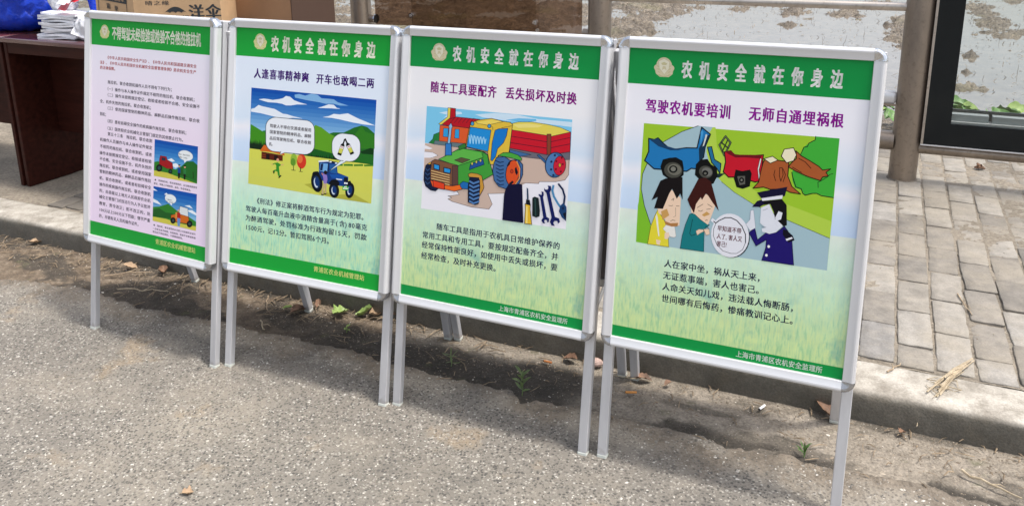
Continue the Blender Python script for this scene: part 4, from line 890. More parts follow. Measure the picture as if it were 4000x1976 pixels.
(1,'illustration'):[[17,93,179,343,3004,2778,2987,2778,2925,344,2938],
[31,104,184,343,2939,2778,2927,2778,2865,343,2873],
[45,115,189,343,2875,2777,2866,2777,2804,343,2808],
[60,125,194,343,2810,2777,2806,2777,2743,343,2743],
[74,136,199,343,2745,2777,2745,2777,2683,343,2679],
[88,147,204,343,2680,2777,2684,2777,2622,343,2614],
[102,157,210,343,2616,2777,2624,2776,2561,343,2549],
[116,168,215,343,2551,2776,2563,2776,2501,343,2484],
[130,179,220,343,2486,2776,2502,2776,2440,343,2419],
[145,189,225,343,2421,2776,2441,2776,2379,343,2354],
[159,200,230,343,2356,2776,2381,2775,2318,343,2289],
[173,211,235,343,2291,2775,2320,2775,2257,343,2224],
[233,239,246,499,2820,603,2840,707,2839,790,2832,913,2855,994,2877,1054,2918,1135,2912,1219,2861,1320,2837,1482,2812,1282,2798,1162,2772,1061,2764,978,2786,854,2793,689,2788],
[143,188,226,1224,2951,1314,2969,1435,2951,1553,2992,1671,2984,1752,2934,1889,2936,1986,2935,2065,2894,2269,2857,2106,2846,1990,2864,1835,2852,1716,2867,1478,2881,1237,2904],
[233,239,246,1691,2776,1778,2804,1893,2848,1991,2848,2051,2805,2123,2793,1955,2789,1799,2780],
[233,239,246,350,2649,421,2668,503,2727,588,2711,713,2699,838,2688,922,2655,1006,2624,1087,2622,1210,2600,1413,2579,1212,2575,1009,2542,802,2566,551,2595,352,2604],
[237,242,248,1787,2634,1903,2660,1998,2705,2113,2706,2265,2735,2362,2703,2478,2665,2573,2642,2773,2588,2576,2587,2348,2602,2117,2627,1962,2638],
[46,139,78,605,2308,812,2351,1019,2337,1022,2254,672,2222],
[78,154,40,352,2398,434,2368,605,2299,712,2259,1069,2127,1077,1962,351,2058],
[47,122,48,1936,2387,2012,2413,2204,2427,2390,2523,2530,2567,2634,2552,2773,2463,2777,1975,1647,1856,1631,2181],
[110,170,46,1505,2331,1655,2499,1775,2469,1916,2393,2114,2323,2214,2236,2135,1908,1365,1893,1354,2121],
[63,138,44,2530,2564,2600,2479,2774,2447,2785,2228,2502,2201,2325,2311],
[31,106,40,1354,2121,1634,2116,2029,2074,2227,1982,2776,1991,2777,1972,1647,1853,1366,1860],
[18,72,30,2523,2155,2707,2233,2772,2227,2768,2132,2562,2127],
[20,53,26,344,2083,351,2158,365,2065,372,2132,384,2070,392,2119,404,2071,411,2133,424,2079,431,2143,443,2079,450,2151,464,2069,469,2161,484,2061,490,2148,503,2076,510,2141,523,2064,530,2119,542,2090,548,2163,562,2069,569,2146,581,2092,588,2157,602,2058,610,2106,621,2060,627,2154,641,2056,648,2126,659,2091,667,2132,679,2079,687,2118,699,2078,704,1958,349,1973],
[22,61,30,1038,1911,1057,1949,1079,1919,1096,1978,1120,1917,1137,1975,1161,1910,1177,1996,1201,1918,1219,1977,1241,1936,1259,1997,1283,1917,1299,1999,1323,1922,1339,2019,1362,1956,1380,2004,1402,1958,1421,1981,1443,1946,1461,1983,1483,1946,1501,1988,1523,1936,1539,2023,1563,1943,1580,1995,1603,1946,1619,2013,1642,1960,1659,2007,1681,1971,1698,2028,1721,1968,1738,2025,1759,1984,1766,1853,1043,1793],
[18,56,26,1523,1949,1537,2024,1559,1940,1573,2014,1593,1969,1607,2040,1630,1937,1644,1999,1665,1936,1679,2016,1700,1937,1714,2019,1734,1967,1749,2010,1769,1970,1783,2032,1805,1944,1818,2032,1840,1956,1854,2025,1874,1960,1888,2044,1909,1969,1924,2013,1943,1976,1957,2054,1978,1967,1993,2022,2013,1973,2025,2068,2046,2001,2060,2054,2080,2000,2094,2066,2116,1979,2131,2022,2150,1994,2156,1870,1529,1828],
[217,218,102,343,1990,2774,1975,2774,1821,343,1840],
[215,217,104,343,1842,2774,1823,2773,1669,343,1693],
[214,215,104,343,1694,2773,1670,2772,1516,343,1544],
[212,214,106,343,1546,2772,1517,2772,1363,343,1396],
[62,138,48,2038,1907,2042,1912,2047,1908,2052,1912,2057,1908,2061,1915,2067,1908,2071,1913,2076,1909,2081,1915,2086,1911,2090,1918,2096,1911,2100,1917,2105,1911,2110,1918,2115,1915,2120,1917,2124,1916,2129,1922,2134,1916,2139,1919,2144,1917,2148,1921,2153,1915,2158,1921,2163,1917,2167,1924,2173,1918,2177,1923,2182,1919,2187,1924,2192,1921,2196,1924,2201,1920,2206,1927,2211,1921,2212,1897,2039,1882],
[62,138,48,2230,1924,2235,1928,2240,1927,2244,1931,2249,1927,2254,1930,2259,1925,2263,1932,2268,1927,2273,1936,2278,1928,2282,1936,2287,1929,2292,1934,2297,1932,2302,1934,2306,1933,2311,1940,2316,1934,2321,1938,2326,1932,2330,1943,2335,1934,2339,1942,2345,1935,2349,1939,2354,1938,2358,1944,2363,1939,2368,1944,2373,1940,2377,1947,2383,1938,2387,1943,2392,1940,2397,1945,2401,1943,2403,1917,2231,1899],
[62,138,48,2421,1939,2425,1947,2430,1941,2434,1950,2440,1941,2444,1950,2449,1943,2453,1949,2458,1945,2463,1952,2468,1946,2472,1950,2477,1948,2482,1954,2487,1948,2491,1957,2496,1952,2500,1956,2506,1949,2510,1960,2515,1953,2519,1958,2524,1954,2529,1962,2534,1955,2538,1960,2543,1955,2547,1965,2552,1955,2557,1962,2562,1959,2566,1964,2571,1959,2576,1965,2581,1959,2585,1965,2590,1962,2591,1937,2422,1916],
[62,138,48,2609,1957,2613,1966,2618,1959,2623,1967,2628,1958,2632,1965,2637,1960,2641,1966,2646,1962,2650,1971,2656,1964,2660,1968,2665,1964,2669,1972,2674,1968,2679,1973,2683,1969,2688,1973,2693,1970,2697,1976,2702,1970,2707,1974,2711,1972,2716,1980,2721,1973,2725,1977,2730,1976,2734,1981,2739,1978,2744,1982,2748,1977,2753,1982,2758,1978,2762,1984,2767,1978,2771,1984,2776,1980,2778,1956,2610,1932],
[216,116,42,567,1970,646,2078,741,2062,888,2026,1066,1978,1073,1942,829,1971,599,1968],
[107,42,20,599,1961,829,1954,1037,1942,1037,1849,834,1841,600,1839],
[42,20,16,695,1932,768,1931,768,1844,699,1844],
[42,20,16,862,1927,934,1928,938,1849,859,1847],
[168,90,40,598,1911,687,1911,688,1918,599,1918],
[168,90,40,599,1878,689,1876,690,1883,600,1885],
[156,192,74,1324,1902,1322,1870,1314,1841,1301,1817,1284,1800,1264,1793,1244,1796,1225,1809,1210,1830,1199,1857,1194,1888,1196,1920,1204,1949,1217,1973,1235,1990,1255,1997,1275,1994,1293,1981,1309,1960,1319,1933],
[42,58,24,1250,1819,1255,1716,1268,1717,1263,1820],
[111,160,56,1293,1861,1292,1841,1286,1823,1276,1808,1263,1798,1248,1793,1233,1795,1219,1802,1207,1815,1199,1831,1196,1850,1198,1870,1204,1888,1214,1903,1227,1913,1242,1918,1257,1916,1271,1909,1282,1896,1290,1880],
[216,69,46,1507,1891,1505,1854,1493,1820,1474,1792,1449,1773,1421,1764,1392,1767,1366,1781,1344,1804,1329,1836,1323,1872,1326,1909,1338,1943,1357,1971,1382,1990,1410,1999,1439,1996,1465,1982,1487,1958,1501,1927],
[232,130,74,1436,1925,1434,1904,1428,1885,1417,1869,1403,1859,1387,1854,1370,1855,1355,1863,1343,1876,1335,1894,1331,1914,1333,1934,1340,1953,1350,1969,1365,1980,1380,1985,1397,1983,1412,1975,1424,1962,1432,1944],
[58,32,24,1392,1785,1395,1711,1412,1712,1408,1787],
[58,74,32,1217,1716,1305,1720,1305,1729,1217,1725],
[58,48,32,1369,1711,1447,1713,1447,1721,1370,1720],
[63,154,52,874,1800,939,1815,1006,1789,993,1763,967,1752,984,1654,995,1588,959,1593,936,1665,894,1669,881,1634,856,1640,866,1683,913,1696,910,1763],
[224,168,140,964,1860,963,1851,960,1844,954,1837,947,1833,938,1830,930,1831,923,1834,916,1839,912,1846,911,1854,911,1862,915,1870,921,1877,928,1881,936,1883,944,1883,952,1880,958,1875,962,1868],
[63,154,52,879,1802,827,1775,836,1762,888,1789],
[26,58,24,979,1557,1027,1603,1007,1616,958,1570],
[26,58,24,846,1668,859,1619,881,1625,868,1674],
[224,168,140,845,1778,817,1780,813,1767,841,1764],
[224,168,140,1010,1774,1061,1790,1056,1802,1005,1786],
[185,184,80,1483,1519,1661,1556,1864,1457,2062,1415,2445,1477,2743,1369,2640,1364,2065,1367,1788,1407],
[10,20,32,1838,1605,1844,1563,1841,1523,1831,1486,1814,1456,1792,1434,1765,1422,1736,1421,1706,1431,1678,1450,1653,1479,1633,1515,1621,1555,1615,1597,1618,1637,1628,1674,1645,1704,1667,1726,1694,1738,1724,1739,1754,1729,1782,1709,1806,1680,1825,1645],
[28,62,102,1791,1595,1795,1562,1792,1531,1783,1504,1767,1485,1747,1475,1725,1475,1703,1486,1683,1505,1667,1532,1657,1564,1653,1597,1656,1628,1666,1654,1681,1674,1701,1683,1723,1683,1745,1673,1765,1653,1781,1626],
[216,228,240,1758,1580,1762,1555,1761,1532,1755,1512,1746,1498,1734,1491,1721,1492,1707,1501,1694,1516,1683,1537,1675,1561,1672,1586,1673,1609,1678,1629,1687,1642,1699,1649,1713,1648,1727,1640,1740,1624,1751,1604],
[20,66,126,1771,1597,1774,1574,1773,1553,1768,1535,1759,1522,1748,1516,1735,1517,1722,1524,1709,1538,1699,1557,1692,1579,1689,1602,1690,1624,1695,1642,1704,1655,1715,1661,1728,1660,1741,1652,1754,1638,1764,1619],
[10,20,32,1625,1691,1652,1740,1731,1759,1811,1728,1794,1677,1695,1690],
[22,72,142,1753,1916,1791,1937,2095,1928,2122,1778,2317,1735,2333,1608,2248,1574,1977,1567,1837,1616,1762,1738],
[127,180,224,1787,1896,1931,1902,1918,1755,1770,1772],
[44,106,168,1956,1897,2086,1903,2113,1760,1986,1763],
[14,46,94,1794,1888,1843,1893,1829,1778,1779,1781],
[14,46,94,1930,1911,1959,1914,1948,1751,1924,1748],
[238,242,246,1746,1932,1937,1960,1954,1940,1747,1908],
[16,42,80,1938,1957,2113,1946,2111,1918,1951,1921],
[232,240,248,2001,1939,2000,1935,1997,1932,1992,1929,1985,1927,1978,1925,1971,1925,1964,1926,1959,1928,1956,1931,1954,1934,1955,1938,1959,1941,1964,1944,1970,1946,1977,1948,1984,1948,1991,1947,1996,1945,2000,1942],
[232,240,248,2108,1929,2107,1926,2104,1922,2099,1919,2093,1917,2086,1915,2079,1915,2072,1916,2067,1918,2063,1921,2062,1924,2063,1928,2066,1931,2071,1934,2077,1937,2085,1938,2092,1938,2098,1937,2104,1935,2107,1932],
[30,98,174,1968,1737,2123,1753,2326,1736,2329,1680,2010,1684],
[12,28,52,2244,1719,2317,1727,2327,1607,2247,1598],
[232,238,244,2097,1683,2213,1683,2210,1667,2098,1667],
[240,244,248,2286,1630,2285,1625,2283,1621,2279,1618,2274,1615,2269,1614,2264,1614,2259,1615,2255,1618,2252,1622,2251,1626,2252,1631,2254,1635,2258,1638,2262,1641,2268,1642,2273,1642,2278,1641,2282,1638,2284,1634],
[240,244,248,2320,1631,2319,1626,2317,1622,2314,1618,2309,1616,2304,1614,2298,1614,2293,1616,2289,1619,2287,1622,2286,1627,2286,1631,2289,1636,2292,1639,2297,1642,2302,1643,2307,1643,2312,1641,2316,1639,2319,1635],
[10,20,32,2451,1526,2446,1493,2435,1463,2420,1436,2401,1416,2379,1403,2357,1398,2335,1401,2315,1413,2299,1433,2287,1458,2281,1489,2280,1521,2285,1554,2296,1584,2312,1611,2331,1631,2352,1644,2375,1649,2397,1645,2416,1633,2433,1614,2444,1588,2451,1558],
[28,62,102,2414,1525,2410,1499,2401,1476,2388,1457,2372,1445,2355,1440,2339,1444,2325,1455,2315,1473,2309,1496,2308,1521,2313,1547,2322,1571,2335,1589,2351,1601,2368,1606,2384,1602,2398,1591,2408,1573,2414,1550],
[216,228,240,2388,1517,2385,1498,2379,1480,2371,1466,2362,1457,2351,1453,2341,1456,2333,1465,2327,1478,2323,1496,2323,1515,2326,1535,2332,1552,2340,1566,2350,1576,2360,1579,2370,1576,2379,1567,2385,1554,2388,1536],
[20,66,126,2398,1531,2395,1513,2390,1497,2382,1484,2373,1475,2363,1472,2354,1475,2346,1483,2340,1495,2337,1511,2336,1529,2339,1547,2345,1563,2352,1576,2362,1585,2371,1588,2381,1585,2389,1577,2395,1565,2398,1549],
[10,20,32,2311,1662,2367,1679,2388,1646,2331,1632],
[10,20,32,1956,1589,2011,1652,2108,1671,2168,1621,2152,1571,1996,1570],
[10,20,32,2164,1508,2166,1477,2162,1446,2151,1418,2135,1395,2114,1378,2090,1369,2064,1368,2039,1375,2016,1390,1996,1412,1981,1439,1972,1469,1970,1501,1974,1532,1985,1560,2002,1583,2023,1600,2047,1609,2072,1610,2098,1602,2121,1587,2140,1566,2155,1539],
[28,62,102,2123,1500,2124,1475,2120,1452,2110,1431,2095,1417,2078,1409,2059,1409,2040,1417,2024,1432,2011,1452,2004,1476,2002,1501,2007,1525,2017,1545,2032,1560,2049,1567,2068,1567,2087,1559,2103,1544,2115,1524],
[216,228,240,2093,1489,2095,1470,2093,1452,2087,1437,2078,1427,2068,1421,2056,1422,2044,1428,2034,1440,2026,1456,2020,1474,2019,1493,2021,1510,2027,1525,2035,1536,2046,1541,2058,1541,2070,1534,2080,1523,2088,1507],
[20,66,126,2104,1502,2106,1485,2104,1468,2098,1455,2090,1445,2080,1440,2069,1440,2058,1446,2048,1457,2040,1471,2035,1488,2034,1505,2036,1522,2042,1536,2050,1545,2060,1550,2071,1550,2082,1544,2092,1533,2100,1519],
[56,176,74,2225,1580,2336,1584,2335,1518,2224,1515],
[232,244,224,2234,1531,2326,1536,2327,1556,2235,1551],
[232,244,224,2252,1561,2307,1563,2308,1576,2253,1574],
[154,134,200,1831,1722,1850,1740,1920,1715,1934,1644,1917,1577,1858,1578,1855,1651],
[42,26,26,1922,1759,1921,1749,1917,1739,1910,1731,1901,1726,1890,1723,1880,1724,1871,1727,1863,1734,1858,1742,1856,1752,1857,1762,1861,1772,1868,1779,1877,1785,1887,1788,1898,1787,1907,1784,1915,1777,1920,1769],
[200,180,138,1854,1578,1921,1577,1921,1423,1890,1414,1891,1509,1872,1506,1867,1400,1831,1404],
[26,26,26,1819,1385,1873,1383,1876,1400,1822,1403],
[26,26,26,1876,1397,1925,1403,1924,1421,1875,1415],
[200,144,120,1847,1714,1826,1745,1810,1737,1830,1705],
[237,240,244,1448,2557,1497,2556,1543,2545,1583,2524,1615,2495,1635,2459,1643,2420,1655,2175,1651,2134,1634,2095,1606,2061,1568,2032,1523,2012,1474,2002,884,1989,833,1990,785,2001,743,2022,710,2051,688,2088,680,2128,669,2380,674,2421,692,2461,722,2496,762,2525,808,2544,859,2554],
[74,90,90,1444,2553,1500,2552,1501,2561,1445,2562],
[74,90,90,1492,2553,1545,2540,1548,2548,1496,2561],
[74,90,90,1537,2543,1583,2519,1589,2526,1543,2550],
[74,90,90,1577,2523,1613,2490,1621,2496,1585,2529],
[74,90,90,1608,2495,1632,2455,1641,2459,1618,2499],
[74,90,90,1629,2461,1639,2416,1649,2418,1640,2463],
[74,90,90,1638,2423,1650,2171,1661,2172,1649,2424],
[74,90,90,1650,2178,1645,2132,1656,2131,1661,2178],
[74,90,90,1647,2138,1628,2094,1638,2091,1657,2136],
[74,90,90,1632,2100,1599,2060,1608,2056,1640,2096],
[74,90,90,1605,2066,1562,2033,1568,2027,1612,2060],
[74,90,90,1569,2038,1517,2015,1522,2007,1573,2030],
[74,90,90,1526,2017,1470,2006,1472,1997,1527,2009],
[74,90,90,1478,2007,880,1994,880,1985,1477,1998],
[74,90,90,888,1994,830,1994,829,1985,887,1985],
[74,90,90,838,1993,783,2006,779,1997,834,1985],
[74,90,90,791,2003,743,2027,736,2019,784,1995],
[74,90,90,749,2023,712,2057,703,2050,741,2017],
[74,90,90,717,2051,692,2092,682,2088,706,2047],
[74,90,90,695,2086,685,2132,674,2130,684,2084],
[74,90,90,686,2125,674,2384,663,2383,674,2124],
[74,90,90,674,2377,680,2424,669,2425,663,2377],
[74,90,90,678,2417,699,2463,688,2465,667,2420],
[74,90,90,694,2456,729,2496,719,2501,685,2461],
[74,90,90,723,2491,768,2523,761,2530,715,2497],
[74,90,90,760,2519,814,2542,809,2550,756,2527],
[74,90,90,805,2539,863,2550,861,2559,804,2548],
[74,90,90,855,2549,1451,2553,1452,2562,855,2558],
[237,240,244,1003,2001,1095,2004,978,1952],
[74,90,90,989,2009,974,1951,982,1950,997,2009],
[74,90,90,977,1948,1089,1994,1086,2000,974,1954],
[228,238,240,2197,2003,2313,1998,2098,1872,1947,1775,2096,1904],
[74,106,106,2194,1999,2315,1995,2316,2002,2195,2006],
[74,106,106,2313,2002,2093,1873,2097,1868,2317,1997],
[74,106,106,2098,1876,1942,1776,1947,1771,2102,1870],
[74,106,106,1947,1771,2101,1903,2095,1907,1942,1775],
[74,106,106,2097,1900,2202,2002,2196,2006,2091,1904],
[237,240,244,2314,2412,2366,2411,2415,2398,2457,2376,2490,2344,2512,2306,2521,2264,2526,2166,2522,2123,2504,2081,2475,2043,2435,2013,2388,1991,2337,1980,2206,1979,2154,1980,2104,1992,2061,2014,2027,2046,2005,2084,1995,2127,1991,2226,1995,2270,2014,2313,2044,2351,2085,2381,2132,2402,2184,2413],
[74,90,90,2310,2407,2369,2406,2370,2415,2311,2416],
[74,90,90,2361,2407,2416,2394,2420,2402,2365,2416],
[74,90,90,2409,2396,2457,2371,2463,2378,2415,2404],
[74,90,90,2451,2375,2489,2339,2496,2345,2459,2381],
[74,90,90,2484,2345,2509,2302,2518,2306,2494,2349],
[74,90,90,2507,2308,2517,2260,2527,2262,2517,2310],
[74,90,90,2516,2267,2521,2163,2532,2164,2526,2268],
[74,90,90,2522,2169,2516,2120,2527,2120,2532,2169],
[74,90,90,2518,2127,2498,2079,2508,2077,2528,2124],
[74,90,90,2502,2086,2468,2043,2477,2039,2510,2081],
[74,90,90,2474,2048,2429,2014,2436,2008,2480,2042],
[74,90,90,2436,2018,2383,1993,2387,1986,2440,2010],
[74,90,90,2390,1996,2332,1984,2334,1975,2392,1988],
[74,90,90,2340,1984,2203,1984,2202,1975,2340,1976],
[74,90,90,2210,1984,2151,1984,2150,1975,2209,1975],
[74,90,90,2159,1983,2103,1996,2099,1988,2155,1975],
[74,90,90,2110,1994,2061,2019,2055,2012,2104,1986],
[74,90,90,2067,2015,2029,2051,2021,2045,2059,2009],
[74,90,90,2033,2045,2008,2089,1998,2084,2024,2041],
[74,90,90,2010,2082,2000,2131,1990,2129,2000,2080],
[74,90,90,2001,2125,1996,2230,1985,2229,1990,2124],
[74,90,90,1995,2223,2001,2273,1990,2273,1985,2223],
[74,90,90,1999,2266,2020,2314,2010,2317,1989,2269],
[74,90,90,2016,2308,2050,2351,2042,2355,2007,2313],
[74,90,90,2045,2345,2091,2380,2084,2386,2038,2352],
[74,90,90,2084,2376,2138,2400,2133,2407,2079,2383],
[74,90,90,2130,2397,2188,2409,2187,2417,2128,2406],
[74,90,90,2180,2408,2317,2407,2318,2416,2181,2417],
[237,240,244,2216,2020,2302,2013,2228,1958],
[20,20,14,2100,2067,2173,2054,2231,2218,2218,2254,2242,2323,2216,2328,2192,2259,2157,2232],
[216,216,104,2117,2101,2180,2089,2206,2165,2143,2176],
[238,230,230,2143,2176,2206,2165,2220,2204,2157,2216],
[200,64,96,2158,2190,2202,2182,2206,2191,2161,2200],
[20,20,14,2350,2084,2417,2118,2325,2261,2285,2277,2244,2340,2220,2328,2261,2265,2257,2227],
[216,216,104,2336,2117,2393,2146,2351,2211,2293,2182],
[238,230,230,2293,2182,2351,2211,2328,2244,2271,2216],
[200,64,96,2293,2200,2333,2220,2328,2228,2288,2208]],
(2,'illustration'):[[240,238,242,317,2952,2643,2955,2650,1403,294,1386],
[140,208,236,317,2952,2643,2955,2645,2518,2610,2431,311,2392],
[212,232,244,532,2869,689,2909,903,2912,920,2885,807,2860,611,2799,675,2849],
[212,232,244,1131,2895,1447,2944,1790,2951,2129,2917,2645,2920,2646,2851,2102,2865,1673,2849,1261,2863],
[124,196,232,1625,2859,1824,2902,2098,2914,2108,2887,1920,2849],
[47,138,74,379,2398,443,2465,457,2533,556,2580,569,2484,546,2437,455,2391],
[22,28,52,380,2395,447,2464,442,2468,375,2399],
[22,28,52,446,2462,461,2535,454,2535,440,2463],
[22,28,52,456,2530,559,2578,556,2583,453,2535],
[22,28,52,552,2581,566,2482,572,2483,559,2582],
[22,28,52,567,2487,542,2437,548,2434,573,2485],
[22,28,52,546,2441,452,2393,455,2387,550,2436],
[22,28,52,458,2394,377,2402,376,2396,457,2388],
[210,188,174,314,2388,464,2389,1013,2388,1387,2360,2011,2396,2646,2435,2642,2182,2589,2098,2458,2059,2203,2029,2198,2000,2007,1987,1675,1795,1407,1754,1488,1609,1436,1528,1144,1520,827,1562,750,1590,815,1620,747,1635,937,1681,901,1721,566,1718,315,1947],
[240,238,242,316,2358,450,2323,400,2303,312,2302],
[240,238,242,310,2261,453,2263,548,2228,457,2181,311,2166],
[22,28,52,309,2259,455,2261,455,2265,309,2263],
[22,28,52,451,2262,549,2223,551,2227,453,2266],
[22,28,52,549,2228,421,2177,423,2174,551,2224],
[22,28,52,2628,2379,2639,2180,2645,2180,2634,2379],
[22,28,52,2641,2185,2586,2098,2591,2095,2646,2182],
[22,28,52,2590,2102,2455,2061,2457,2056,2592,2096],
[22,28,52,2460,2062,2201,2032,2201,2026,2460,2056],
[22,28,52,2201,2031,2194,1998,2200,1997,2207,2030],
[22,28,52,2200,2003,2005,1990,2005,1984,2200,1997],
[22,28,52,2008,1990,1928,1973,1929,1967,2009,1985],
[22,28,52,1677,1798,1404,1757,1405,1751,1678,1792],
[22,28,52,1403,1754,1486,1606,1491,1609,1409,1757],
[22,28,52,1486,1612,1432,1528,1438,1525,1491,1610],
[22,28,52,1438,1531,1142,1523,1141,1517,1438,1525],
[22,28,52,1147,1523,825,1565,824,1559,1145,1517],
[22,28,52,830,1564,749,1593,746,1587,827,1558],
[22,28,52,749,1586,819,1619,816,1624,746,1591],
[22,28,52,818,1623,746,1638,744,1632,816,1617],
[22,28,52,746,1631,940,1678,939,1684,745,1637],
[22,28,52,941,1681,903,1725,897,1721,936,1677],
[116,134,138,478,2446,1058,2458,1014,2383,464,2387],
[22,28,52,476,2444,1060,2456,1060,2460,477,2448],
[22,28,52,1057,2460,1011,2383,1015,2381,1061,2459],
[22,28,52,1015,2385,463,2389,462,2385,1015,2381],
[22,28,52,466,2386,481,2447,476,2447,462,2386],
[224,106,56,555,2684,1042,2691,1026,2452,554,2446],
[22,28,52,553,2680,1044,2688,1044,2694,553,2686],
[22,28,52,1039,2693,1023,2450,1029,2450,1045,2693],
[22,28,52,1028,2455,552,2449,552,2443,1028,2449],
[22,28,52,557,2444,559,2686,552,2685,551,2443],
[192,31,48,677,2812,817,2832,1215,2830,1054,2685,583,2693],
[22,28,52,675,2808,820,2828,819,2836,674,2816],
[22,28,52,813,2828,1218,2826,1218,2834,814,2836],
[22,28,52,1214,2835,1049,2686,1055,2680,1220,2829],
[22,28,52,1057,2689,581,2698,580,2690,1056,2681],
[22,28,52,585,2689,682,2813,675,2817,578,2693],
[192,31,48,723,2956,805,2954,812,2824,711,2793],
[22,28,52,719,2952,808,2950,808,2958,720,2960],
[22,28,52,801,2956,808,2821,817,2822,809,2957],
[22,28,52,814,2829,707,2796,710,2789,816,2821],
[22,28,52,716,2791,727,2958,718,2959,707,2791],
[232,216,104,678,2955,723,2956,719,2809,575,2688,533,2701,677,2820],
[22,28,52,676,2952,725,2953,725,2959,676,2958],
[22,28,52,719,2958,715,2807,722,2807,726,2958],
[22,28,52,718,2812,571,2689,576,2685,723,2808],
[22,28,52,578,2691,532,2704,529,2699,576,2685],
[22,28,52,533,2697,681,2819,676,2823,529,2702],
[22,28,52,680,2818,681,2957,675,2957,673,2818],
[22,28,52,792,2816,727,2736,732,2733,797,2812],
[22,28,52,857,2821,793,2742,798,2739,863,2818],
[22,28,52,922,2827,858,2748,864,2745,928,2824],
[22,28,52,987,2832,924,2754,929,2750,993,2829],
[22,28,52,1052,2838,989,2760,994,2756,1057,2835],
[22,28,52,1117,2844,1053,2765,1059,2762,1122,2840],
[63,168,220,619,2645,702,2648,702,2519,619,2519],
[22,28,52,617,2642,705,2645,705,2651,617,2648],
[22,28,52,699,2650,699,2517,706,2518,706,2650],
[22,28,52,705,2522,617,2522,617,2516,705,2516],
[22,28,52,622,2517,623,2647,616,2647,616,2517],
[63,168,220,815,2648,884,2654,888,2518,812,2515],
[22,28,52,813,2645,886,2652,886,2658,813,2651],
[22,28,52,880,2656,885,2516,891,2516,887,2657],
[22,28,52,890,2521,810,2518,810,2512,890,2515],
[22,28,52,816,2513,818,2650,812,2650,809,2513],
[122,118,128,1715,2466,2641,2504,2642,2392,2317,2357,2014,2354,1718,2366],
[22,28,52,1713,2463,2643,2501,2643,2507,1713,2469],
[22,28,52,2638,2506,2639,2390,2645,2390,2644,2506],
[22,28,52,2644,2395,2315,2360,2315,2354,2644,2390],
[22,28,52,2319,2360,2012,2356,2011,2351,2319,2355],
[22,28,52,2016,2356,1717,2369,1716,2363,2015,2351],
[22,28,52,1722,2364,1718,2468,1712,2468,1715,2363],
[79,122,168,1717,2437,2056,2401,1875,2353,1720,2395],
[22,28,52,1715,2435,2058,2398,2059,2404,1716,2441],
[22,28,52,2058,2404,1872,2355,1874,2350,2059,2399],
[22,28,52,1878,2355,1719,2398,1717,2392,1876,2350],
[22,28,52,1723,2393,1720,2440,1714,2439,1717,2392],
[232,216,104,1737,2819,1828,2848,2041,2867,2283,2853,2478,2829,2629,2781,2339,2691,1735,2719],
[22,28,52,1736,2815,1831,2846,1829,2851,1734,2821],
[22,28,52,1826,2845,2043,2864,2043,2870,1826,2851],
[22,28,52,2039,2864,2285,2850,2286,2856,2039,2870],
[22,28,52,2281,2851,2480,2826,2481,2832,2282,2856],
[22,28,52,2475,2827,2630,2777,2632,2783,2477,2832],
[22,28,52,2630,2784,2337,2693,2338,2687,2632,2779],
[22,28,52,2342,2693,1734,2722,1733,2716,2341,2688],
[22,28,52,1738,2717,1740,2821,1734,2820,1732,2717],
[240,226,140,1745,2805,1982,2840,2210,2833,2137,2798,1833,2763],
[207,32,56,1735,2726,2279,2699,2297,2426,1716,2459],
[22,28,52,1732,2722,2281,2695,2282,2702,1732,2730],
[22,28,52,2275,2701,2294,2423,2302,2424,2283,2702],
[22,28,52,2301,2430,1713,2463,1713,2455,2300,2422],
[22,28,52,1720,2456,1739,2728,1731,2728,1711,2456],
[207,32,56,2339,2691,2632,2781,2641,2504,2350,2431],
[22,28,52,2338,2686,2635,2778,2633,2785,2336,2693],
[22,28,52,2628,2783,2638,2501,2645,2502,2636,2784],
[22,28,52,2643,2508,2346,2435,2348,2427,2645,2501],
[22,28,52,2354,2429,2343,2693,2335,2693,2346,2429],
[22,28,52,1727,2629,2287,2604,2288,2612,1727,2636],
[22,28,52,1720,2535,2294,2513,2294,2521,1721,2543],
[22,28,52,2343,2610,2638,2702,2636,2709,2341,2617],
[22,28,52,2346,2525,2641,2612,2639,2619,2344,2533],
[150,81,58,2281,2717,2340,2723,2357,2432,2297,2429],
[22,28,52,2278,2713,2343,2719,2342,2727,2278,2721],
[22,28,52,2336,2725,2353,2429,2361,2430,2344,2726],
[22,28,52,2360,2436,2295,2432,2295,2425,2360,2429],
[22,28,52,2301,2427,2284,2720,2276,2719,2293,2426],
[62,110,158,2145,2403,2177,2414,2304,2328,2300,2285],
[22,28,52,2144,2400,2180,2411,2179,2417,2142,2405],
[22,28,52,2174,2412,2304,2324,2308,2329,2178,2417],
[22,28,52,2301,2330,2296,2283,2302,2283,2307,2330],
[22,28,52,2303,2286,2145,2406,2141,2402,2299,2281],
[68,112,158,2577,2293,2568,2246,2550,2203,2524,2166,2491,2138,2454,2121,2415,2115,2377,2122,2343,2141,2314,2170,2293,2208,2282,2252,2280,2300,2289,2346,2308,2390,2334,2426,2367,2454,2405,2471,2443,2476,2481,2469,2515,2450,2544,2421,2564,2383,2575,2339],
[22,28,52,2573,2296,2563,2244,2573,2243,2582,2295],
[22,28,52,2565,2251,2544,2202,2554,2199,2574,2248],
[22,28,52,2548,2208,2518,2166,2526,2161,2556,2203],
[22,28,52,2523,2172,2485,2139,2492,2133,2530,2165],
[22,28,52,2492,2144,2449,2124,2453,2115,2496,2135],
[22,28,52,2457,2126,2411,2119,2412,2110,2458,2116],
[22,28,52,2420,2119,2375,2127,2373,2118,2417,2110],
[22,28,52,2383,2125,2343,2147,2337,2138,2377,2116],
[22,28,52,2349,2142,2316,2176,2308,2169,2341,2135],
[22,28,52,2320,2170,2296,2214,2287,2209,2311,2165],
[22,28,52,2299,2207,2286,2257,2276,2254,2289,2204],
[22,28,52,2287,2250,2285,2303,2275,2302,2277,2249],
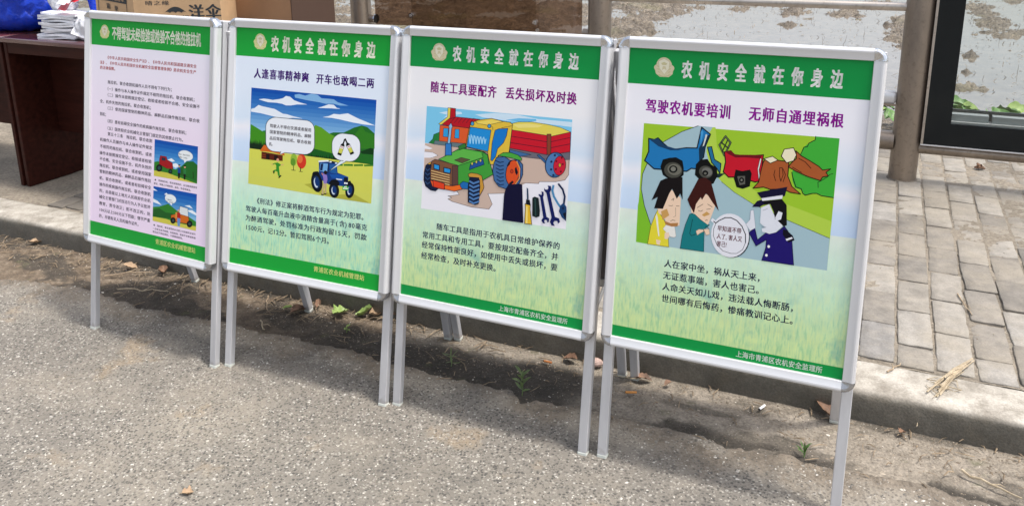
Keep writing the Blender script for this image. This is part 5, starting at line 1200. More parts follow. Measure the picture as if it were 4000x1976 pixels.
[22,28,52,2285,2296,2295,2349,2285,2350,2275,2297],
[22,28,52,2293,2342,2314,2391,2304,2394,2283,2345],
[22,28,52,2310,2384,2340,2426,2332,2432,2302,2389],
[22,28,52,2335,2421,2373,2453,2367,2460,2329,2428],
[22,28,52,2366,2448,2410,2468,2406,2477,2362,2457],
[22,28,52,2402,2466,2447,2472,2446,2481,2401,2475],
[22,28,52,2439,2472,2483,2464,2486,2473,2441,2481],
[22,28,52,2476,2466,2515,2444,2521,2452,2481,2475],
[22,28,52,2509,2449,2542,2415,2549,2422,2517,2455],
[22,28,52,2538,2421,2561,2378,2570,2382,2546,2426],
[22,28,52,2558,2385,2571,2335,2581,2338,2568,2387],
[22,28,52,2570,2342,2572,2289,2582,2290,2580,2343],
[94,138,186,2500,2293,2491,2243,2473,2198,2447,2163,2417,2140,2384,2133,2352,2141,2325,2165,2305,2202,2293,2247,2292,2298,2301,2348,2320,2393,2346,2428,2377,2450,2409,2457,2441,2448,2468,2425,2488,2388,2499,2343],
[208,42,68,2589,2290,2584,2255,2572,2222,2555,2194,2535,2172,2512,2159,2488,2154,2464,2159,2443,2174,2426,2196,2413,2225,2407,2259,2406,2295,2412,2330,2424,2363,2441,2391,2462,2413,2485,2426,2509,2430,2532,2425,2553,2410,2570,2388,2582,2359,2589,2326],
[22,28,52,2586,2293,2579,2253,2587,2252,2594,2292],
[22,28,52,2581,2258,2567,2220,2575,2218,2588,2256],
[22,28,52,2570,2226,2551,2193,2557,2190,2577,2222],
[22,28,52,2554,2198,2530,2172,2536,2168,2560,2193],
[22,28,52,2535,2177,2507,2160,2511,2154,2539,2170],
[22,28,52,2514,2163,2484,2158,2485,2150,2515,2155],
[22,28,52,2491,2157,2463,2164,2461,2156,2489,2150],
[22,28,52,2469,2161,2443,2178,2439,2172,2464,2155],
[22,28,52,2448,2174,2427,2200,2421,2196,2441,2169],
[22,28,52,2430,2195,2416,2229,2409,2226,2423,2192],
[22,28,52,2418,2223,2410,2262,2402,2260,2410,2222],
[22,28,52,2411,2256,2410,2297,2402,2297,2403,2256],
[22,28,52,2410,2292,2417,2332,2409,2333,2402,2292],
[22,28,52,2415,2327,2429,2365,2421,2367,2408,2329],
[22,28,52,2426,2359,2446,2392,2439,2395,2419,2363],
[22,28,52,2442,2387,2466,2412,2461,2417,2436,2392],
[22,28,52,2461,2408,2489,2424,2485,2430,2457,2415],
[22,28,52,2483,2422,2512,2427,2511,2434,2482,2429],
[22,28,52,2505,2427,2534,2420,2536,2428,2507,2434],
[22,28,52,2528,2423,2553,2406,2557,2412,2532,2429],
[22,28,52,2548,2410,2568,2384,2575,2388,2555,2415],
[22,28,52,2565,2389,2580,2355,2587,2359,2573,2392],
[22,28,52,2578,2361,2586,2323,2593,2324,2586,2363],
[22,28,52,2585,2328,2585,2288,2593,2288,2593,2329],
[216,184,64,2518,2302,2517,2287,2511,2276,2503,2272,2494,2275,2486,2284,2483,2298,2484,2312,2490,2323,2499,2328,2508,2325,2515,2315],
[22,28,52,2516,2304,2514,2286,2520,2285,2522,2303],
[22,28,52,2515,2290,2508,2276,2513,2274,2521,2288],
[22,28,52,2512,2280,2499,2273,2502,2268,2514,2275],
[22,28,52,2506,2274,2493,2278,2491,2272,2503,2268],
[22,28,52,2497,2275,2488,2287,2483,2284,2492,2271],
[22,28,52,2490,2283,2485,2300,2480,2299,2484,2281],
[22,28,52,2486,2296,2488,2314,2482,2314,2480,2296],
[22,28,52,2486,2309,2494,2323,2488,2326,2481,2311],
[22,28,52,2490,2320,2502,2326,2499,2331,2487,2324],
[22,28,52,2496,2325,2509,2322,2511,2327,2498,2331],
[22,28,52,2504,2325,2514,2312,2519,2316,2509,2328],
[22,28,52,2512,2316,2516,2299,2522,2301,2517,2318],
[138,20,36,2457,2351,2455,2344,2450,2338,2442,2338,2436,2342,2433,2349,2435,2356,2441,2362,2448,2362,2454,2358],
[22,28,52,2455,2353,2453,2343,2457,2342,2459,2352],
[22,28,52,2455,2346,2447,2339,2450,2336,2457,2343],
[22,28,52,2451,2340,2441,2339,2441,2336,2451,2337],
[22,28,52,2444,2339,2436,2344,2434,2341,2442,2335],
[22,28,52,2438,2341,2435,2351,2431,2349,2435,2340],
[22,28,52,2435,2347,2437,2357,2433,2358,2431,2348],
[22,28,52,2435,2354,2443,2361,2440,2364,2433,2357],
[22,28,52,2439,2360,2449,2361,2449,2364,2439,2363],
[22,28,52,2446,2361,2454,2356,2456,2359,2448,2365],
[22,28,52,2452,2359,2455,2349,2459,2351,2456,2360],
[138,20,36,2535,2409,2533,2401,2527,2396,2520,2395,2514,2399,2511,2406,2513,2414,2518,2419,2526,2420,2532,2416],
[22,28,52,2533,2410,2531,2400,2534,2400,2537,2410],
[22,28,52,2532,2403,2525,2396,2528,2394,2535,2401],
[22,28,52,2528,2398,2519,2397,2519,2393,2529,2394],
[22,28,52,2522,2396,2514,2401,2512,2398,2520,2393],
[22,28,52,2516,2399,2512,2408,2509,2407,2512,2397],
[22,28,52,2513,2405,2515,2415,2511,2415,2509,2405],
[22,28,52,2513,2412,2521,2419,2518,2421,2510,2414],
[22,28,52,2517,2417,2527,2418,2527,2422,2517,2421],
[22,28,52,2523,2419,2532,2414,2534,2417,2526,2422],
[22,28,52,2529,2416,2533,2407,2537,2408,2533,2418],
[138,20,36,2556,2320,2554,2312,2548,2307,2541,2306,2535,2310,2532,2317,2534,2325,2539,2330,2547,2331,2553,2327],
[22,28,52,2554,2321,2552,2311,2556,2311,2558,2321],
[22,28,52,2554,2314,2546,2307,2549,2305,2556,2312],
[22,28,52,2550,2309,2540,2308,2540,2304,2550,2305],
[22,28,52,2543,2307,2535,2312,2533,2309,2541,2304],
[22,28,52,2537,2310,2534,2319,2530,2318,2533,2308],
[22,28,52,2534,2316,2536,2326,2532,2326,2530,2316],
[22,28,52,2534,2323,2542,2330,2539,2332,2532,2325],
[22,28,52,2538,2328,2548,2329,2548,2333,2538,2332],
[22,28,52,2544,2330,2553,2325,2555,2328,2547,2333],
[22,28,52,2551,2327,2554,2318,2558,2319,2554,2329],
[138,20,36,2534,2212,2532,2204,2526,2199,2519,2198,2513,2202,2510,2209,2512,2217,2517,2222,2525,2223,2531,2219],
[22,28,52,2532,2213,2530,2203,2534,2203,2536,2213],
[22,28,52,2531,2206,2524,2199,2527,2197,2534,2204],
[22,28,52,2527,2201,2518,2200,2518,2196,2528,2197],
[22,28,52,2521,2199,2513,2204,2511,2201,2519,2196],
[22,28,52,2515,2202,2511,2211,2508,2210,2511,2200],
[22,28,52,2512,2208,2514,2218,2510,2218,2508,2208],
[22,28,52,2512,2215,2520,2222,2517,2224,2509,2217],
[22,28,52,2516,2220,2526,2221,2526,2225,2516,2224],
[22,28,52,2522,2222,2531,2217,2533,2220,2525,2225],
[22,28,52,2529,2219,2532,2210,2536,2211,2532,2221],
[138,20,36,2457,2239,2456,2231,2450,2226,2443,2225,2436,2229,2434,2236,2435,2244,2441,2249,2448,2250,2454,2246],
[22,28,52,2456,2240,2453,2230,2457,2229,2460,2239],
[22,28,52,2455,2233,2448,2226,2450,2223,2458,2230],
[22,28,52,2451,2228,2441,2227,2441,2223,2451,2224],
[22,28,52,2445,2226,2436,2231,2434,2228,2443,2222],
[22,28,52,2439,2228,2435,2238,2431,2236,2435,2227],
[22,28,52,2435,2234,2438,2244,2434,2245,2431,2235],
[22,28,52,2436,2241,2443,2248,2441,2251,2433,2244],
[22,28,52,2440,2247,2450,2248,2449,2252,2439,2251],
[22,28,52,2446,2249,2454,2243,2457,2247,2448,2252],
[22,28,52,2452,2246,2456,2237,2460,2238,2456,2248],
[30,62,106,2432,2433,2430,2425,2422,2419,2413,2418,2406,2422,2402,2430,2404,2438,2411,2444,2421,2445,2428,2441],
[22,28,52,2430,2435,2427,2424,2431,2423,2434,2434],
[22,28,52,2429,2427,2420,2419,2423,2416,2432,2424],
[22,28,52,2424,2421,2412,2419,2412,2416,2424,2417],
[22,28,52,2416,2419,2405,2424,2403,2421,2413,2415],
[22,28,52,2408,2422,2404,2432,2400,2430,2404,2420],
[22,28,52,2404,2428,2407,2439,2403,2440,2400,2429],
[22,28,52,2405,2436,2414,2444,2411,2447,2402,2439],
[22,28,52,2410,2442,2422,2444,2422,2447,2410,2446],
[22,28,52,2418,2444,2428,2439,2431,2442,2421,2448],
[22,28,52,2426,2441,2430,2431,2434,2433,2430,2443],
[30,62,106,2386,2337,2384,2328,2377,2322,2368,2321,2360,2325,2356,2333,2359,2342,2366,2348,2375,2349,2383,2345],
[22,28,52,2385,2338,2382,2327,2386,2326,2388,2337],
[22,28,52,2384,2330,2374,2323,2377,2320,2386,2328],
[22,28,52,2378,2324,2366,2323,2366,2319,2378,2320],
[22,28,52,2370,2322,2360,2328,2358,2324,2368,2319],
[22,28,52,2362,2325,2358,2335,2354,2334,2358,2324],
[22,28,52,2358,2332,2361,2343,2357,2344,2354,2333],
[22,28,52,2359,2340,2368,2347,2366,2350,2356,2342],
[22,28,52,2365,2346,2376,2347,2376,2351,2364,2350],
[22,28,52,2373,2348,2383,2342,2385,2346,2375,2351],
[22,28,52,2380,2345,2385,2335,2389,2336,2384,2346],
[30,62,106,2389,2227,2387,2218,2380,2212,2371,2211,2363,2215,2359,2223,2362,2232,2369,2238,2378,2239,2386,2235],
[22,28,52,2388,2228,2385,2217,2389,2216,2392,2228],
[22,28,52,2387,2220,2378,2213,2380,2210,2389,2218],
[22,28,52,2381,2214,2369,2213,2369,2209,2381,2210],
[22,28,52,2373,2212,2363,2218,2361,2214,2371,2209],
[22,28,52,2365,2215,2361,2225,2357,2224,2362,2213],
[22,28,52,2361,2222,2364,2233,2360,2234,2357,2222],
[22,28,52,2362,2230,2371,2237,2369,2240,2359,2232],
[22,28,52,2368,2236,2380,2237,2379,2241,2367,2240],
[22,28,52,2376,2238,2386,2232,2388,2236,2378,2241],
[22,28,52,2383,2235,2388,2225,2392,2226,2387,2237],
[30,62,106,2429,2150,2427,2142,2420,2136,2410,2135,2403,2139,2399,2147,2402,2156,2409,2162,2418,2163,2426,2158],
[22,28,52,2427,2152,2424,2141,2428,2140,2431,2151],
[22,28,52,2426,2144,2417,2136,2420,2134,2429,2141],
[22,28,52,2421,2138,2409,2137,2409,2133,2421,2134],
[22,28,52,2413,2136,2403,2141,2400,2138,2411,2133],
[22,28,52,2405,2139,2401,2149,2397,2147,2401,2137],
[22,28,52,2401,2145,2404,2157,2400,2157,2397,2146],
[22,28,52,2402,2153,2411,2161,2408,2164,2399,2156],
[22,28,52,2407,2160,2419,2161,2419,2165,2407,2163],
[22,28,52,2416,2162,2426,2156,2428,2159,2418,2165],
[22,28,52,2423,2159,2428,2149,2431,2150,2427,2160],
[230,198,78,1113,2785,1200,2821,1405,2861,1595,2835,1705,2830,1741,2805,1709,2393,1533,2317,1476,2195,1413,2188,1371,2358,1004,2401,1046,2677,1067,2744],
[22,28,52,1112,2780,1204,2819,1201,2826,1109,2787],
[22,28,52,1197,2817,1408,2858,1407,2865,1196,2825],
[22,28,52,1401,2858,1597,2830,1599,2838,1403,2865],
[22,28,52,1592,2831,1707,2826,1708,2834,1593,2839],
[22,28,52,1700,2829,1740,2800,1746,2806,1705,2835],
[22,28,52,1737,2807,1705,2391,1713,2391,1745,2807],
[22,28,52,1710,2398,1528,2320,1532,2312,1713,2391],
[22,28,52,1530,2321,1471,2194,1479,2191,1538,2318],
[22,28,52,1479,2199,1410,2191,1410,2184,1480,2191],
[22,28,52,1418,2186,1374,2362,1366,2360,1409,2184],
[22,28,52,1375,2362,1002,2406,1001,2398,1373,2354],
[22,28,52,1008,2399,1051,2679,1042,2680,1000,2399],
[22,28,52,1050,2673,1072,2746,1063,2748,1041,2675],
[22,28,52,1068,2740,1118,2784,1112,2789,1062,2745],
[240,218,112,1154,2781,1406,2847,1580,2826,1363,2764,1203,2757],
[22,28,52,1132,2800,1178,2765,1182,2770,1137,2805],
[22,28,52,1176,2766,1349,2752,1350,2758,1177,2772],
[22,28,52,1347,2752,1397,2772,1395,2777,1344,2757],
[22,28,52,1393,2770,1614,2834,1612,2839,1391,2776],
[22,28,52,1375,2764,1431,2730,1435,2735,1379,2769],
[22,28,52,1428,2735,1430,2696,1437,2696,1434,2736],
[22,28,52,1569,2736,1734,2780,1733,2786,1567,2741],
[79,168,216,1124,2760,1122,2747,1115,2736,1104,2729,1092,2728,1081,2733,1073,2742,1069,2755,1071,2768,1078,2778,1089,2785,1101,2786,1113,2781,1121,2772],
[22,28,52,1120,2763,1117,2745,1126,2744,1129,2762],
[22,28,52,1120,2751,1110,2736,1117,2732,1127,2747],
[22,28,52,1115,2741,1100,2731,1104,2725,1120,2734],
[22,28,52,1107,2734,1089,2732,1090,2724,1108,2726],
[22,28,52,1097,2731,1080,2738,1076,2730,1093,2724],
[22,28,52,1086,2733,1075,2747,1068,2742,1079,2728],
[22,28,52,1078,2741,1073,2758,1064,2756,1069,2739],
[22,28,52,1073,2752,1076,2770,1067,2770,1065,2752],
[22,28,52,1074,2763,1084,2779,1076,2782,1066,2767],
[22,28,52,1078,2774,1094,2783,1089,2790,1074,2780],
[22,28,52,1086,2781,1104,2782,1104,2790,1086,2788],
[22,28,52,1097,2783,1113,2777,1117,2784,1101,2791],
[22,28,52,1107,2781,1119,2767,1126,2772,1114,2786],
[22,28,52,1116,2773,1121,2756,1129,2758,1124,2776],
[79,168,216,1400,2750,1398,2737,1392,2726,1381,2720,1369,2719,1358,2723,1350,2733,1346,2745,1348,2758,1355,2768,1366,2775,1378,2776,1389,2771,1397,2762],
[22,28,52,1396,2753,1394,2735,1402,2734,1405,2752],
[22,28,52,1396,2741,1386,2726,1394,2722,1403,2737],
[22,28,52,1392,2731,1376,2721,1381,2715,1396,2725],
[22,28,52,1384,2724,1366,2722,1366,2715,1384,2716],
[22,28,52,1374,2721,1357,2728,1353,2721,1370,2714],
[22,28,52,1363,2724,1352,2737,1345,2732,1356,2719],
[22,28,52,1355,2731,1350,2748,1342,2746,1346,2729],
[22,28,52,1350,2742,1353,2760,1345,2760,1342,2743],
[22,28,52,1351,2753,1360,2769,1353,2772,1343,2757],
[22,28,52,1355,2763,1370,2773,1366,2779,1351,2770],
[22,28,52,1363,2771,1381,2772,1380,2780,1363,2778],
[22,28,52,1373,2773,1389,2767,1393,2774,1377,2780],
[22,28,52,1384,2771,1395,2757,1402,2762,1391,2776],
[22,28,52,1392,2763,1397,2746,1405,2748,1400,2765],
[44,154,216,1064,2705,1405,2692,1373,2373,1019,2407],
[22,28,52,1061,2701,1408,2688,1408,2696,1062,2709],
[22,28,52,1401,2695,1369,2371,1377,2370,1410,2695],
[22,28,52,1377,2377,1017,2412,1015,2404,1375,2369],
[22,28,52,1023,2404,1069,2707,1060,2708,1014,2405],
[168,216,240,1043,2578,1071,2454,1086,2458,1058,2581],
[168,216,240,1085,2456,1095,2597,1079,2597,1070,2456],
[168,216,240,1092,2578,1120,2459,1135,2462,1107,2581],
[168,216,240,1134,2460,1144,2589,1128,2589,1118,2461],
[168,216,240,1141,2578,1168,2464,1183,2467,1156,2582],
[168,216,240,1182,2465,1193,2580,1178,2581,1167,2465],
[168,216,240,1189,2578,1216,2468,1231,2472,1204,2582],
[168,216,240,1230,2470,1242,2572,1227,2572,1215,2470],
[168,216,240,1237,2578,1265,2473,1279,2477,1252,2582],
[168,216,240,1278,2474,1290,2563,1275,2564,1263,2475],
[168,216,240,1286,2579,1313,2478,1327,2482,1300,2583],
[168,216,240,1325,2479,1339,2554,1324,2556,1310,2480],
[28,134,206,1470,2694,1524,2721,1672,2741,1655,2632,1614,2528,1526,2432,1501,2314,1450,2243,1425,2255,1434,2510],
[22,28,52,1470,2689,1528,2718,1525,2725,1466,2696],
[22,28,52,1522,2716,1675,2738,1674,2746,1521,2724],
[22,28,52,1668,2744,1650,2630,1659,2629,1676,2744],
[22,28,52,1652,2636,1609,2526,1617,2524,1660,2634],
[22,28,52,1613,2532,1521,2433,1527,2428,1619,2527],
[22,28,52,1522,2435,1496,2312,1505,2311,1530,2434],
[22,28,52,1499,2318,1445,2243,1452,2239,1506,2314],
[22,28,52,1454,2245,1425,2259,1420,2252,1450,2238],
[22,28,52,1429,2252,1438,2513,1429,2513,1421,2252],
[22,28,52,1437,2507,1475,2696,1467,2697,1429,2508],
[79,168,72,876,2352,965,2378,1290,2365,1373,2329,1402,2245,1430,2175,1477,2049,1315,1942,913,1820,888,2116,560,2170,787,2298],
[22,28,52,874,2347,969,2375,966,2383,872,2354],
[22,28,52,961,2374,1293,2361,1294,2368,962,2382],
[22,28,52,1286,2362,1373,2325,1377,2332,1290,2369],
[22,28,52,1368,2331,1398,2241,1407,2244,1376,2333],
[22,28,52,1397,2246,1427,2171,1435,2174,1405,2249],
[22,28,52,1425,2176,1474,2045,1482,2048,1433,2179],
[22,28,52,1477,2054,1310,1944,1315,1937,1482,2047],
[22,28,52,1317,1947,909,1823,911,1815,1319,1939],
[22,28,52,917,1818,893,2119,884,2118,909,1817],
[22,28,52,892,2119,558,2174,556,2166,890,2111],
[22,28,52,559,2165,792,2296,788,2303,555,2171],
[22,28,52,787,2293,880,2350,876,2356,783,2300],
[109,190,88,965,2368,1259,2347,1295,2278,1041,2177,897,2109,576,2171,788,2291],
[106,96,72,830,2187,939,2240,1091,2223,960,2156],
[22,28,52,829,2183,943,2238,940,2243,826,2188],
[22,28,52,937,2237,1093,2220,1094,2226,938,2243],
[22,28,52,1092,2227,957,2158,960,2153,1095,2222],
[22,28,52,964,2159,829,2190,827,2184,962,2153],
[22,28,52,961,2374,1293,2358,1294,2366,962,2382],
[22,28,52,1286,2359,1373,2317,1378,2325,1290,2366],
[22,28,52,1368,2324,1393,2190,1401,2192,1377,2326],
[22,28,52,893,2104,1300,2275,1297,2282,889,2111],
[22,28,52,1287,2363,1296,2268,1302,2269,1294,2364],
[42,95,160,1083,2070,1100,2154,1297,2256,1325,2178],
[22,28,52,1087,2067,1105,2156,1096,2157,1079,2068],
[22,28,52,1099,2149,1301,2254,1297,2260,1095,2156],
[22,28,52,1292,2257,1322,2174,1330,2177,1300,2260],
[22,28,52,1326,2183,1079,2073,1082,2066,1330,2176],
[216,208,112,1143,2170,1141,2156,1133,2147,1123,2145,1115,2153,1111,2167,1113,2181,1121,2190,1131,2191,1139,2184],
[22,28,52,1140,2172,1137,2154,1144,2154,1147,2172],
[22,28,52,1139,2159,1129,2147,1134,2143,1145,2156],
[22,28,52,1135,2150,1121,2148,1121,2142,1135,2144],
[22,28,52,1127,2146,1115,2157,1111,2152,1122,2142],
[22,28,52,1118,2152,1113,2169,1107,2168,1112,2150],
[22,28,52,1114,2164,1117,2182,1110,2183,1107,2165],
[22,28,52,1114,2177,1125,2190,1119,2193,1109,2181],
[22,28,52,1119,2187,1133,2188,1133,2194,1118,2193],
[22,28,52,1127,2190,1138,2180,1143,2184,1131,2195],
[22,28,52,1135,2184,1140,2167,1147,2169,1142,2186],
[216,208,112,1211,2202,1209,2188,1201,2179,1191,2178,1183,2186,1179,2199,1181,2213,1189,2222,1199,2224,1207,2216],
[22,28,52,1208,2205,1205,2187,1212,2186,1215,2204],
[22,28,52,1207,2192,1197,2179,1202,2176,1213,2188],
[22,28,52,1203,2182,1189,2181,1189,2175,1203,2176],
[22,28,52,1195,2179,1183,2189,1179,2185,1190,2174],
[22,28,52,1186,2185,1181,2202,1175,2200,1180,2183],
[22,28,52,1182,2197,1185,2215,1178,2215,1175,2197],
[22,28,52,1182,2210,1193,2222,1187,2226,1177,2213],
[22,28,52,1187,2219,1201,2221,1201,2227,1186,2225],
[22,28,52,1195,2223,1206,2212,1211,2217,1199,2227],
[22,28,52,1203,2217,1208,2200,1215,2202,1210,2219],
[216,208,112,1277,2232,1275,2218,1267,2208,1257,2207,1249,2215,1245,2228,1247,2242,1255,2252,1265,2253,1273,2245],
[22,28,52,1274,2234,1271,2216,1278,2215,1281,2233],
[22,28,52,1274,2221,1263,2208,1269,2205,1279,2218],
[22,28,52,1269,2211,1255,2210,1255,2204,1270,2206],
[22,28,52,1261,2208,1250,2218,1245,2214,1257,2204],
[22,28,52,1253,2214,1248,2231,1241,2229,1246,2212],
[22,28,52,1248,2226,1251,2244,1244,2244,1242,2226],
[22,28,52,1249,2239,1259,2252,1254,2255,1243,2242],
[22,28,52,1253,2248,1267,2250,1267,2256,1253,2254],
[22,28,52,1261,2252,1272,2241,1277,2246,1266,2256],
[22,28,52,1270,2246,1275,2229,1281,2231,1276,2248],
[62,138,64,881,2396,993,2459,1013,2395,901,2347],
[22,28,52,881,2393,997,2458,993,2463,878,2398],
[22,28,52,989,2460,1010,2392,1017,2394,996,2462],
[22,28,52,1014,2399,897,2349,900,2343,1016,2393],
[22,28,52,904,2346,884,2399,878,2397,898,2344],
[156,196,224,704,2682,744,2734,772,2678,760,2665,744,2427,701,2423,718,2661],
[22,28,52,705,2679,748,2735,743,2738,700,2682],
[22,28,52,740,2735,770,2675,776,2678,746,2738],
[22,28,52,771,2681,756,2665,761,2662,776,2678],
[22,28,52,756,2667,740,2425,747,2425,763,2667],
[22,28,52,746,2430,698,2426,699,2420,746,2424],
[22,28,52,704,2421,722,2663,715,2663,697,2421],
[22,28,52,722,2661,706,2686,700,2682,717,2658],
[62,136,200,668,2420,764,2432,781,2256,670,2241],
[22,28,52,665,2415,767,2428,766,2436,664,2423],
[22,28,52,759,2434,777,2252,786,2254,768,2435],
[22,28,52,784,2260,667,2245,668,2237,785,2252],
[22,28,52,675,2239,672,2423,663,2422,666,2238],
[138,98,72,443,2127,501,2163,888,2116,913,1820,814,1805,437,1839,428,2020],
[22,28,52,443,2122,506,2162,501,2168,438,2129],
[22,28,52,497,2160,890,2111,892,2119,499,2168],
[22,28,52,884,2118,909,1817,917,1818,893,2119],
[22,28,52,915,1825,810,1809,811,1801,916,1817],
[22,28,52,817,1809,435,1843,433,1835,816,1801],
[22,28,52,442,1837,432,2023,423,2022,433,1836],
[22,28,52,432,2017,448,2130,439,2130,423,2017],
[110,80,72,798,2098,894,2113,913,1820,810,1805],
[22,28,52,796,2095,896,2111,895,2117,796,2101],
[22,28,52,890,2115,910,1818,916,1819,897,2116],
[22,28,52,915,1823,808,1808,808,1802,915,1817],
[22,28,52,814,1803,801,2101,795,2100,807,1803],
[54,160,220,484,2094,581,2082,585,2007,491,2019],
[22,28,52,478,2088,584,2075,587,2087,481,2100],
[22,28,52,574,2085,578,2002,592,2004,588,2087],
[22,28,52,591,2013,488,2026,485,2014,588,2001],
[22,28,52,498,2016,490,2099,477,2097,485,2014],
[54,160,220,658,2057,776,2047,771,1980,662,1986],
[22,28,52,652,2052,779,2040,781,2052,655,2064],
[22,28,52,769,2050,764,1976,777,1976,783,2051],
[22,28,52,776,1986,658,1992,656,1980,775,1974],
[22,28,52,669,1982,665,2062,651,2061,655,1981],
[232,200,144,444,1979,759,1945,762,1957,447,1991],
[74,46,30,448,1970,758,1936,759,1942,449,1976],
[232,200,144,446,1940,761,1909,763,1921,449,1952],
[74,46,30,450,1931,760,1901,761,1907,451,1937],
[232,200,144,448,1901,763,1873,765,1886,451,1913],
[74,46,30,452,1891,762,1865,763,1871,453,1897],
[232,200,144,450,1861,765,1838,767,1850,453,1874],
[74,46,30,454,1852,764,1829,765,1835,455,1858],
[232,200,144,452,1822,767,1802,769,1814,455,1834],
[74,46,30,456,1813,766,1793,767,1799,457,1819],
[232,105,46,423,1838,679,1807,684,1729,480,1738,433,1778],
[22,28,52,419,1834,681,1803,683,1811,421,1842],
[22,28,52,675,1809,679,1726,688,1727,684,1811],
[22,28,52,687,1733,477,1742,476,1734,686,1725],
[22,28,52,485,1739,434,1783,428,1777,478,1733],
[22,28,52,438,1776,428,1841,418,1839,429,1774],
[228,80,46,483,1845,682,1815,680,1724,496,1743],
[22,28,52,479,1841,684,1811,686,1819,481,1849],
[22,28,52,678,1818,676,1721,685,1722,687,1818],
[22,28,52,684,1728,494,1747,493,1739,682,1720],
[22,28,52,501,1741,487,1848,478,1846,492,1740],
[238,122,48,684,1793,814,1796,945,1832,982,1769,852,1720,687,1733],
[22,28,52,680,1789,817,1792,817,1800,681,1797],
[22,28,52,812,1792,949,1828,947,1836,810,1799],
[22,28,52,940,1832,979,1764,987,1768,948,1836],
[22,28,52,983,1773,847,1722,850,1715,986,1766],
[22,28,52,855,1724,685,1737,683,1729,854,1716],
[22,28,52,691,1731,688,1796,679,1795,682,1730],
[22,40,74,324,1947,348,2056,411,2093,443,2067,430,1990,432,1839,479,1746,582,1728,533,1684,448,1689,360,1739,325,1826],
[22,28,52,328,1944,353,2058,344,2059,319,1945],
[22,28,52,347,2051,416,2092,411,2098,343,2058],
[22,28,52,405,2092,442,2062,448,2068,412,2098],
[22,28,52,439,2070,425,1987,434,1987,448,2069],
[22,28,52,425,1992,427,1835,437,1836,434,1993],
[22,28,52,426,1839,476,1741,485,1745,435,1843],
[22,28,52,475,1742,584,1723,586,1731,478,1750],
[22,28,52,581,1732,528,1685,534,1679,587,1727],
[22,28,52,537,1688,446,1693,444,1685,536,1680],
[22,28,52,453,1691,360,1744,354,1737,448,1684],
[22,28,52,365,1738,328,1830,319,1827,356,1735],
[22,28,52,329,1824,328,1951,319,1950,320,1823],
[58,90,132,334,2005,381,1970,392,1981,345,2016],
[58,90,132,383,1970,431,2008,421,2018,373,1980],
[58,90,132,337,1937,384,1902,395,1913,348,1948],
[58,90,132,387,1902,434,1940,424,1951,376,1912],
[58,90,132,340,1869,387,1834,398,1845,351,1880],
[58,90,132,390,1834,438,1873,427,1883,380,1844],
[58,90,132,344,1801,391,1766,402,1777,355,1812],
[58,90,132,393,1766,441,1805,431,1815,383,1776],
[216,176,72,377,2082,427,2113,445,2094,403,2070],
[22,28,52,377,2078,431,2112,427,2117,373,2083],
[22,28,52,423,2113,444,2090,449,2095,428,2117],
[22,28,52,445,2098,400,2071,403,2066,448,2093],
[22,28,52,407,2072,377,2086,373,2080,404,2066],
[40,120,184,944,1846,992,1886,1083,1878,1080,1781,981,1776,950,1807],
[22,28,52,945,1842,997,1885,991,1891,939,1847],
[22,28,52,988,1883,1085,1873,1086,1881,990,1891],
[22,28,52,1078,1880,1075,1778,1084,1778,1087,1881],
[22,28,52,1083,1785,979,1780,978,1772,1083,1777],
[22,28,52,987,1777,951,1811,945,1806,980,1771],
[22,28,52,955,1805,948,1850,940,1848,946,1803],
[208,160,72,1071,2002,1115,2030,1229,2028,1295,2006,1340,1842,1324,1795,1272,1700,1267,1936,1233,1962,1086,1967],
[22,28,52,1071,1998,1120,2028,1115,2034,1066,2004],
[22,28,52,1112,2026,1232,2024,1232,2032,1113,2034],
[22,28,52,1225,2025,1296,2001,1300,2009,1228,2033],
[22,28,52,1290,2007,1337,1838,1345,1840,1299,2010],
[22,28,52,1337,1845,1319,1794,1327,1792,1345,1843],
[22,28,52,1321,1799,1267,1699,1275,1696,1329,1796],
[22,28,52,1277,1698,1271,1939,1262,1939,1268,1697],
[22,28,52,1272,1938,1234,1967,1228,1960,1266,1932],
[22,28,52,1236,1966,1084,1971,1083,1963,1235,1958],
[22,28,52,1091,1966,1074,2007,1066,2003,1083,1963],
[22,40,74,1099,1964,1249,1971,1275,1849,1263,1588,1207,1565,1094,1588,1084,1766],
[22,28,52,1095,1959,1252,1966,1252,1976,1096,1969],
[22,28,52,1243,1973,1271,1844,1281,1847,1253,1976],
[22,28,52,1270,1852,1257,1584,1268,1584,1281,1852],
[22,28,52,1264,1594,1202,1569,1205,1559,1268,1584],
[22,28,52,1212,1570,1092,1594,1089,1584,1209,1560],
[22,28,52,1100,1586,1089,1770,1078,1769,1089,1584],
[22,28,52,1089,1763,1105,1968,1094,1967,1078,1763],
[94,138,188,1088,1894,1166,1862,1180,1885,1101,1918],
[94,138,188,1161,1861,1266,1909,1255,1932,1150,1885],
[94,138,188,1091,1835,1170,1803,1183,1827,1104,1859],
[94,138,188,1165,1802,1269,1851,1258,1874,1154,1826],
[94,138,188,1094,1776,1173,1744,1186,1768,1108,1800],
[94,138,188,1168,1743,1273,1792,1262,1815,1157,1767],
[94,138,188,1098,1716,1176,1684,1190,1709,1111,1740],
[94,138,188,1171,1684,1276,1733,1265,1756,1160,1707],
[94,138,188,1101,1657,1180,1625,1193,1649,1114,1681],
[94,138,188,1175,1625,1280,1674,1268,1697,1164,1648],
[94,138,188,1104,1598,1183,1566,1196,1590,1118,1622],
[94,138,188,1178,1566,1283,1615,1272,1638,1167,1589],
[79,120,168,1518,2301,1642,2329,1739,2281,1862,2309,1936,2245,1945,2102,1900,1967,1795,1897,1687,1862,1575,1885,1498,1963,1466,2106,1483,2225],
[22,28,52,1515,2296,1647,2325,1645,2334,1513,2305],
[22,28,52,1637,2326,1740,2275,1745,2284,1642,2335],
[22,28,52,1737,2276,1867,2305,1865,2314,1735,2285],
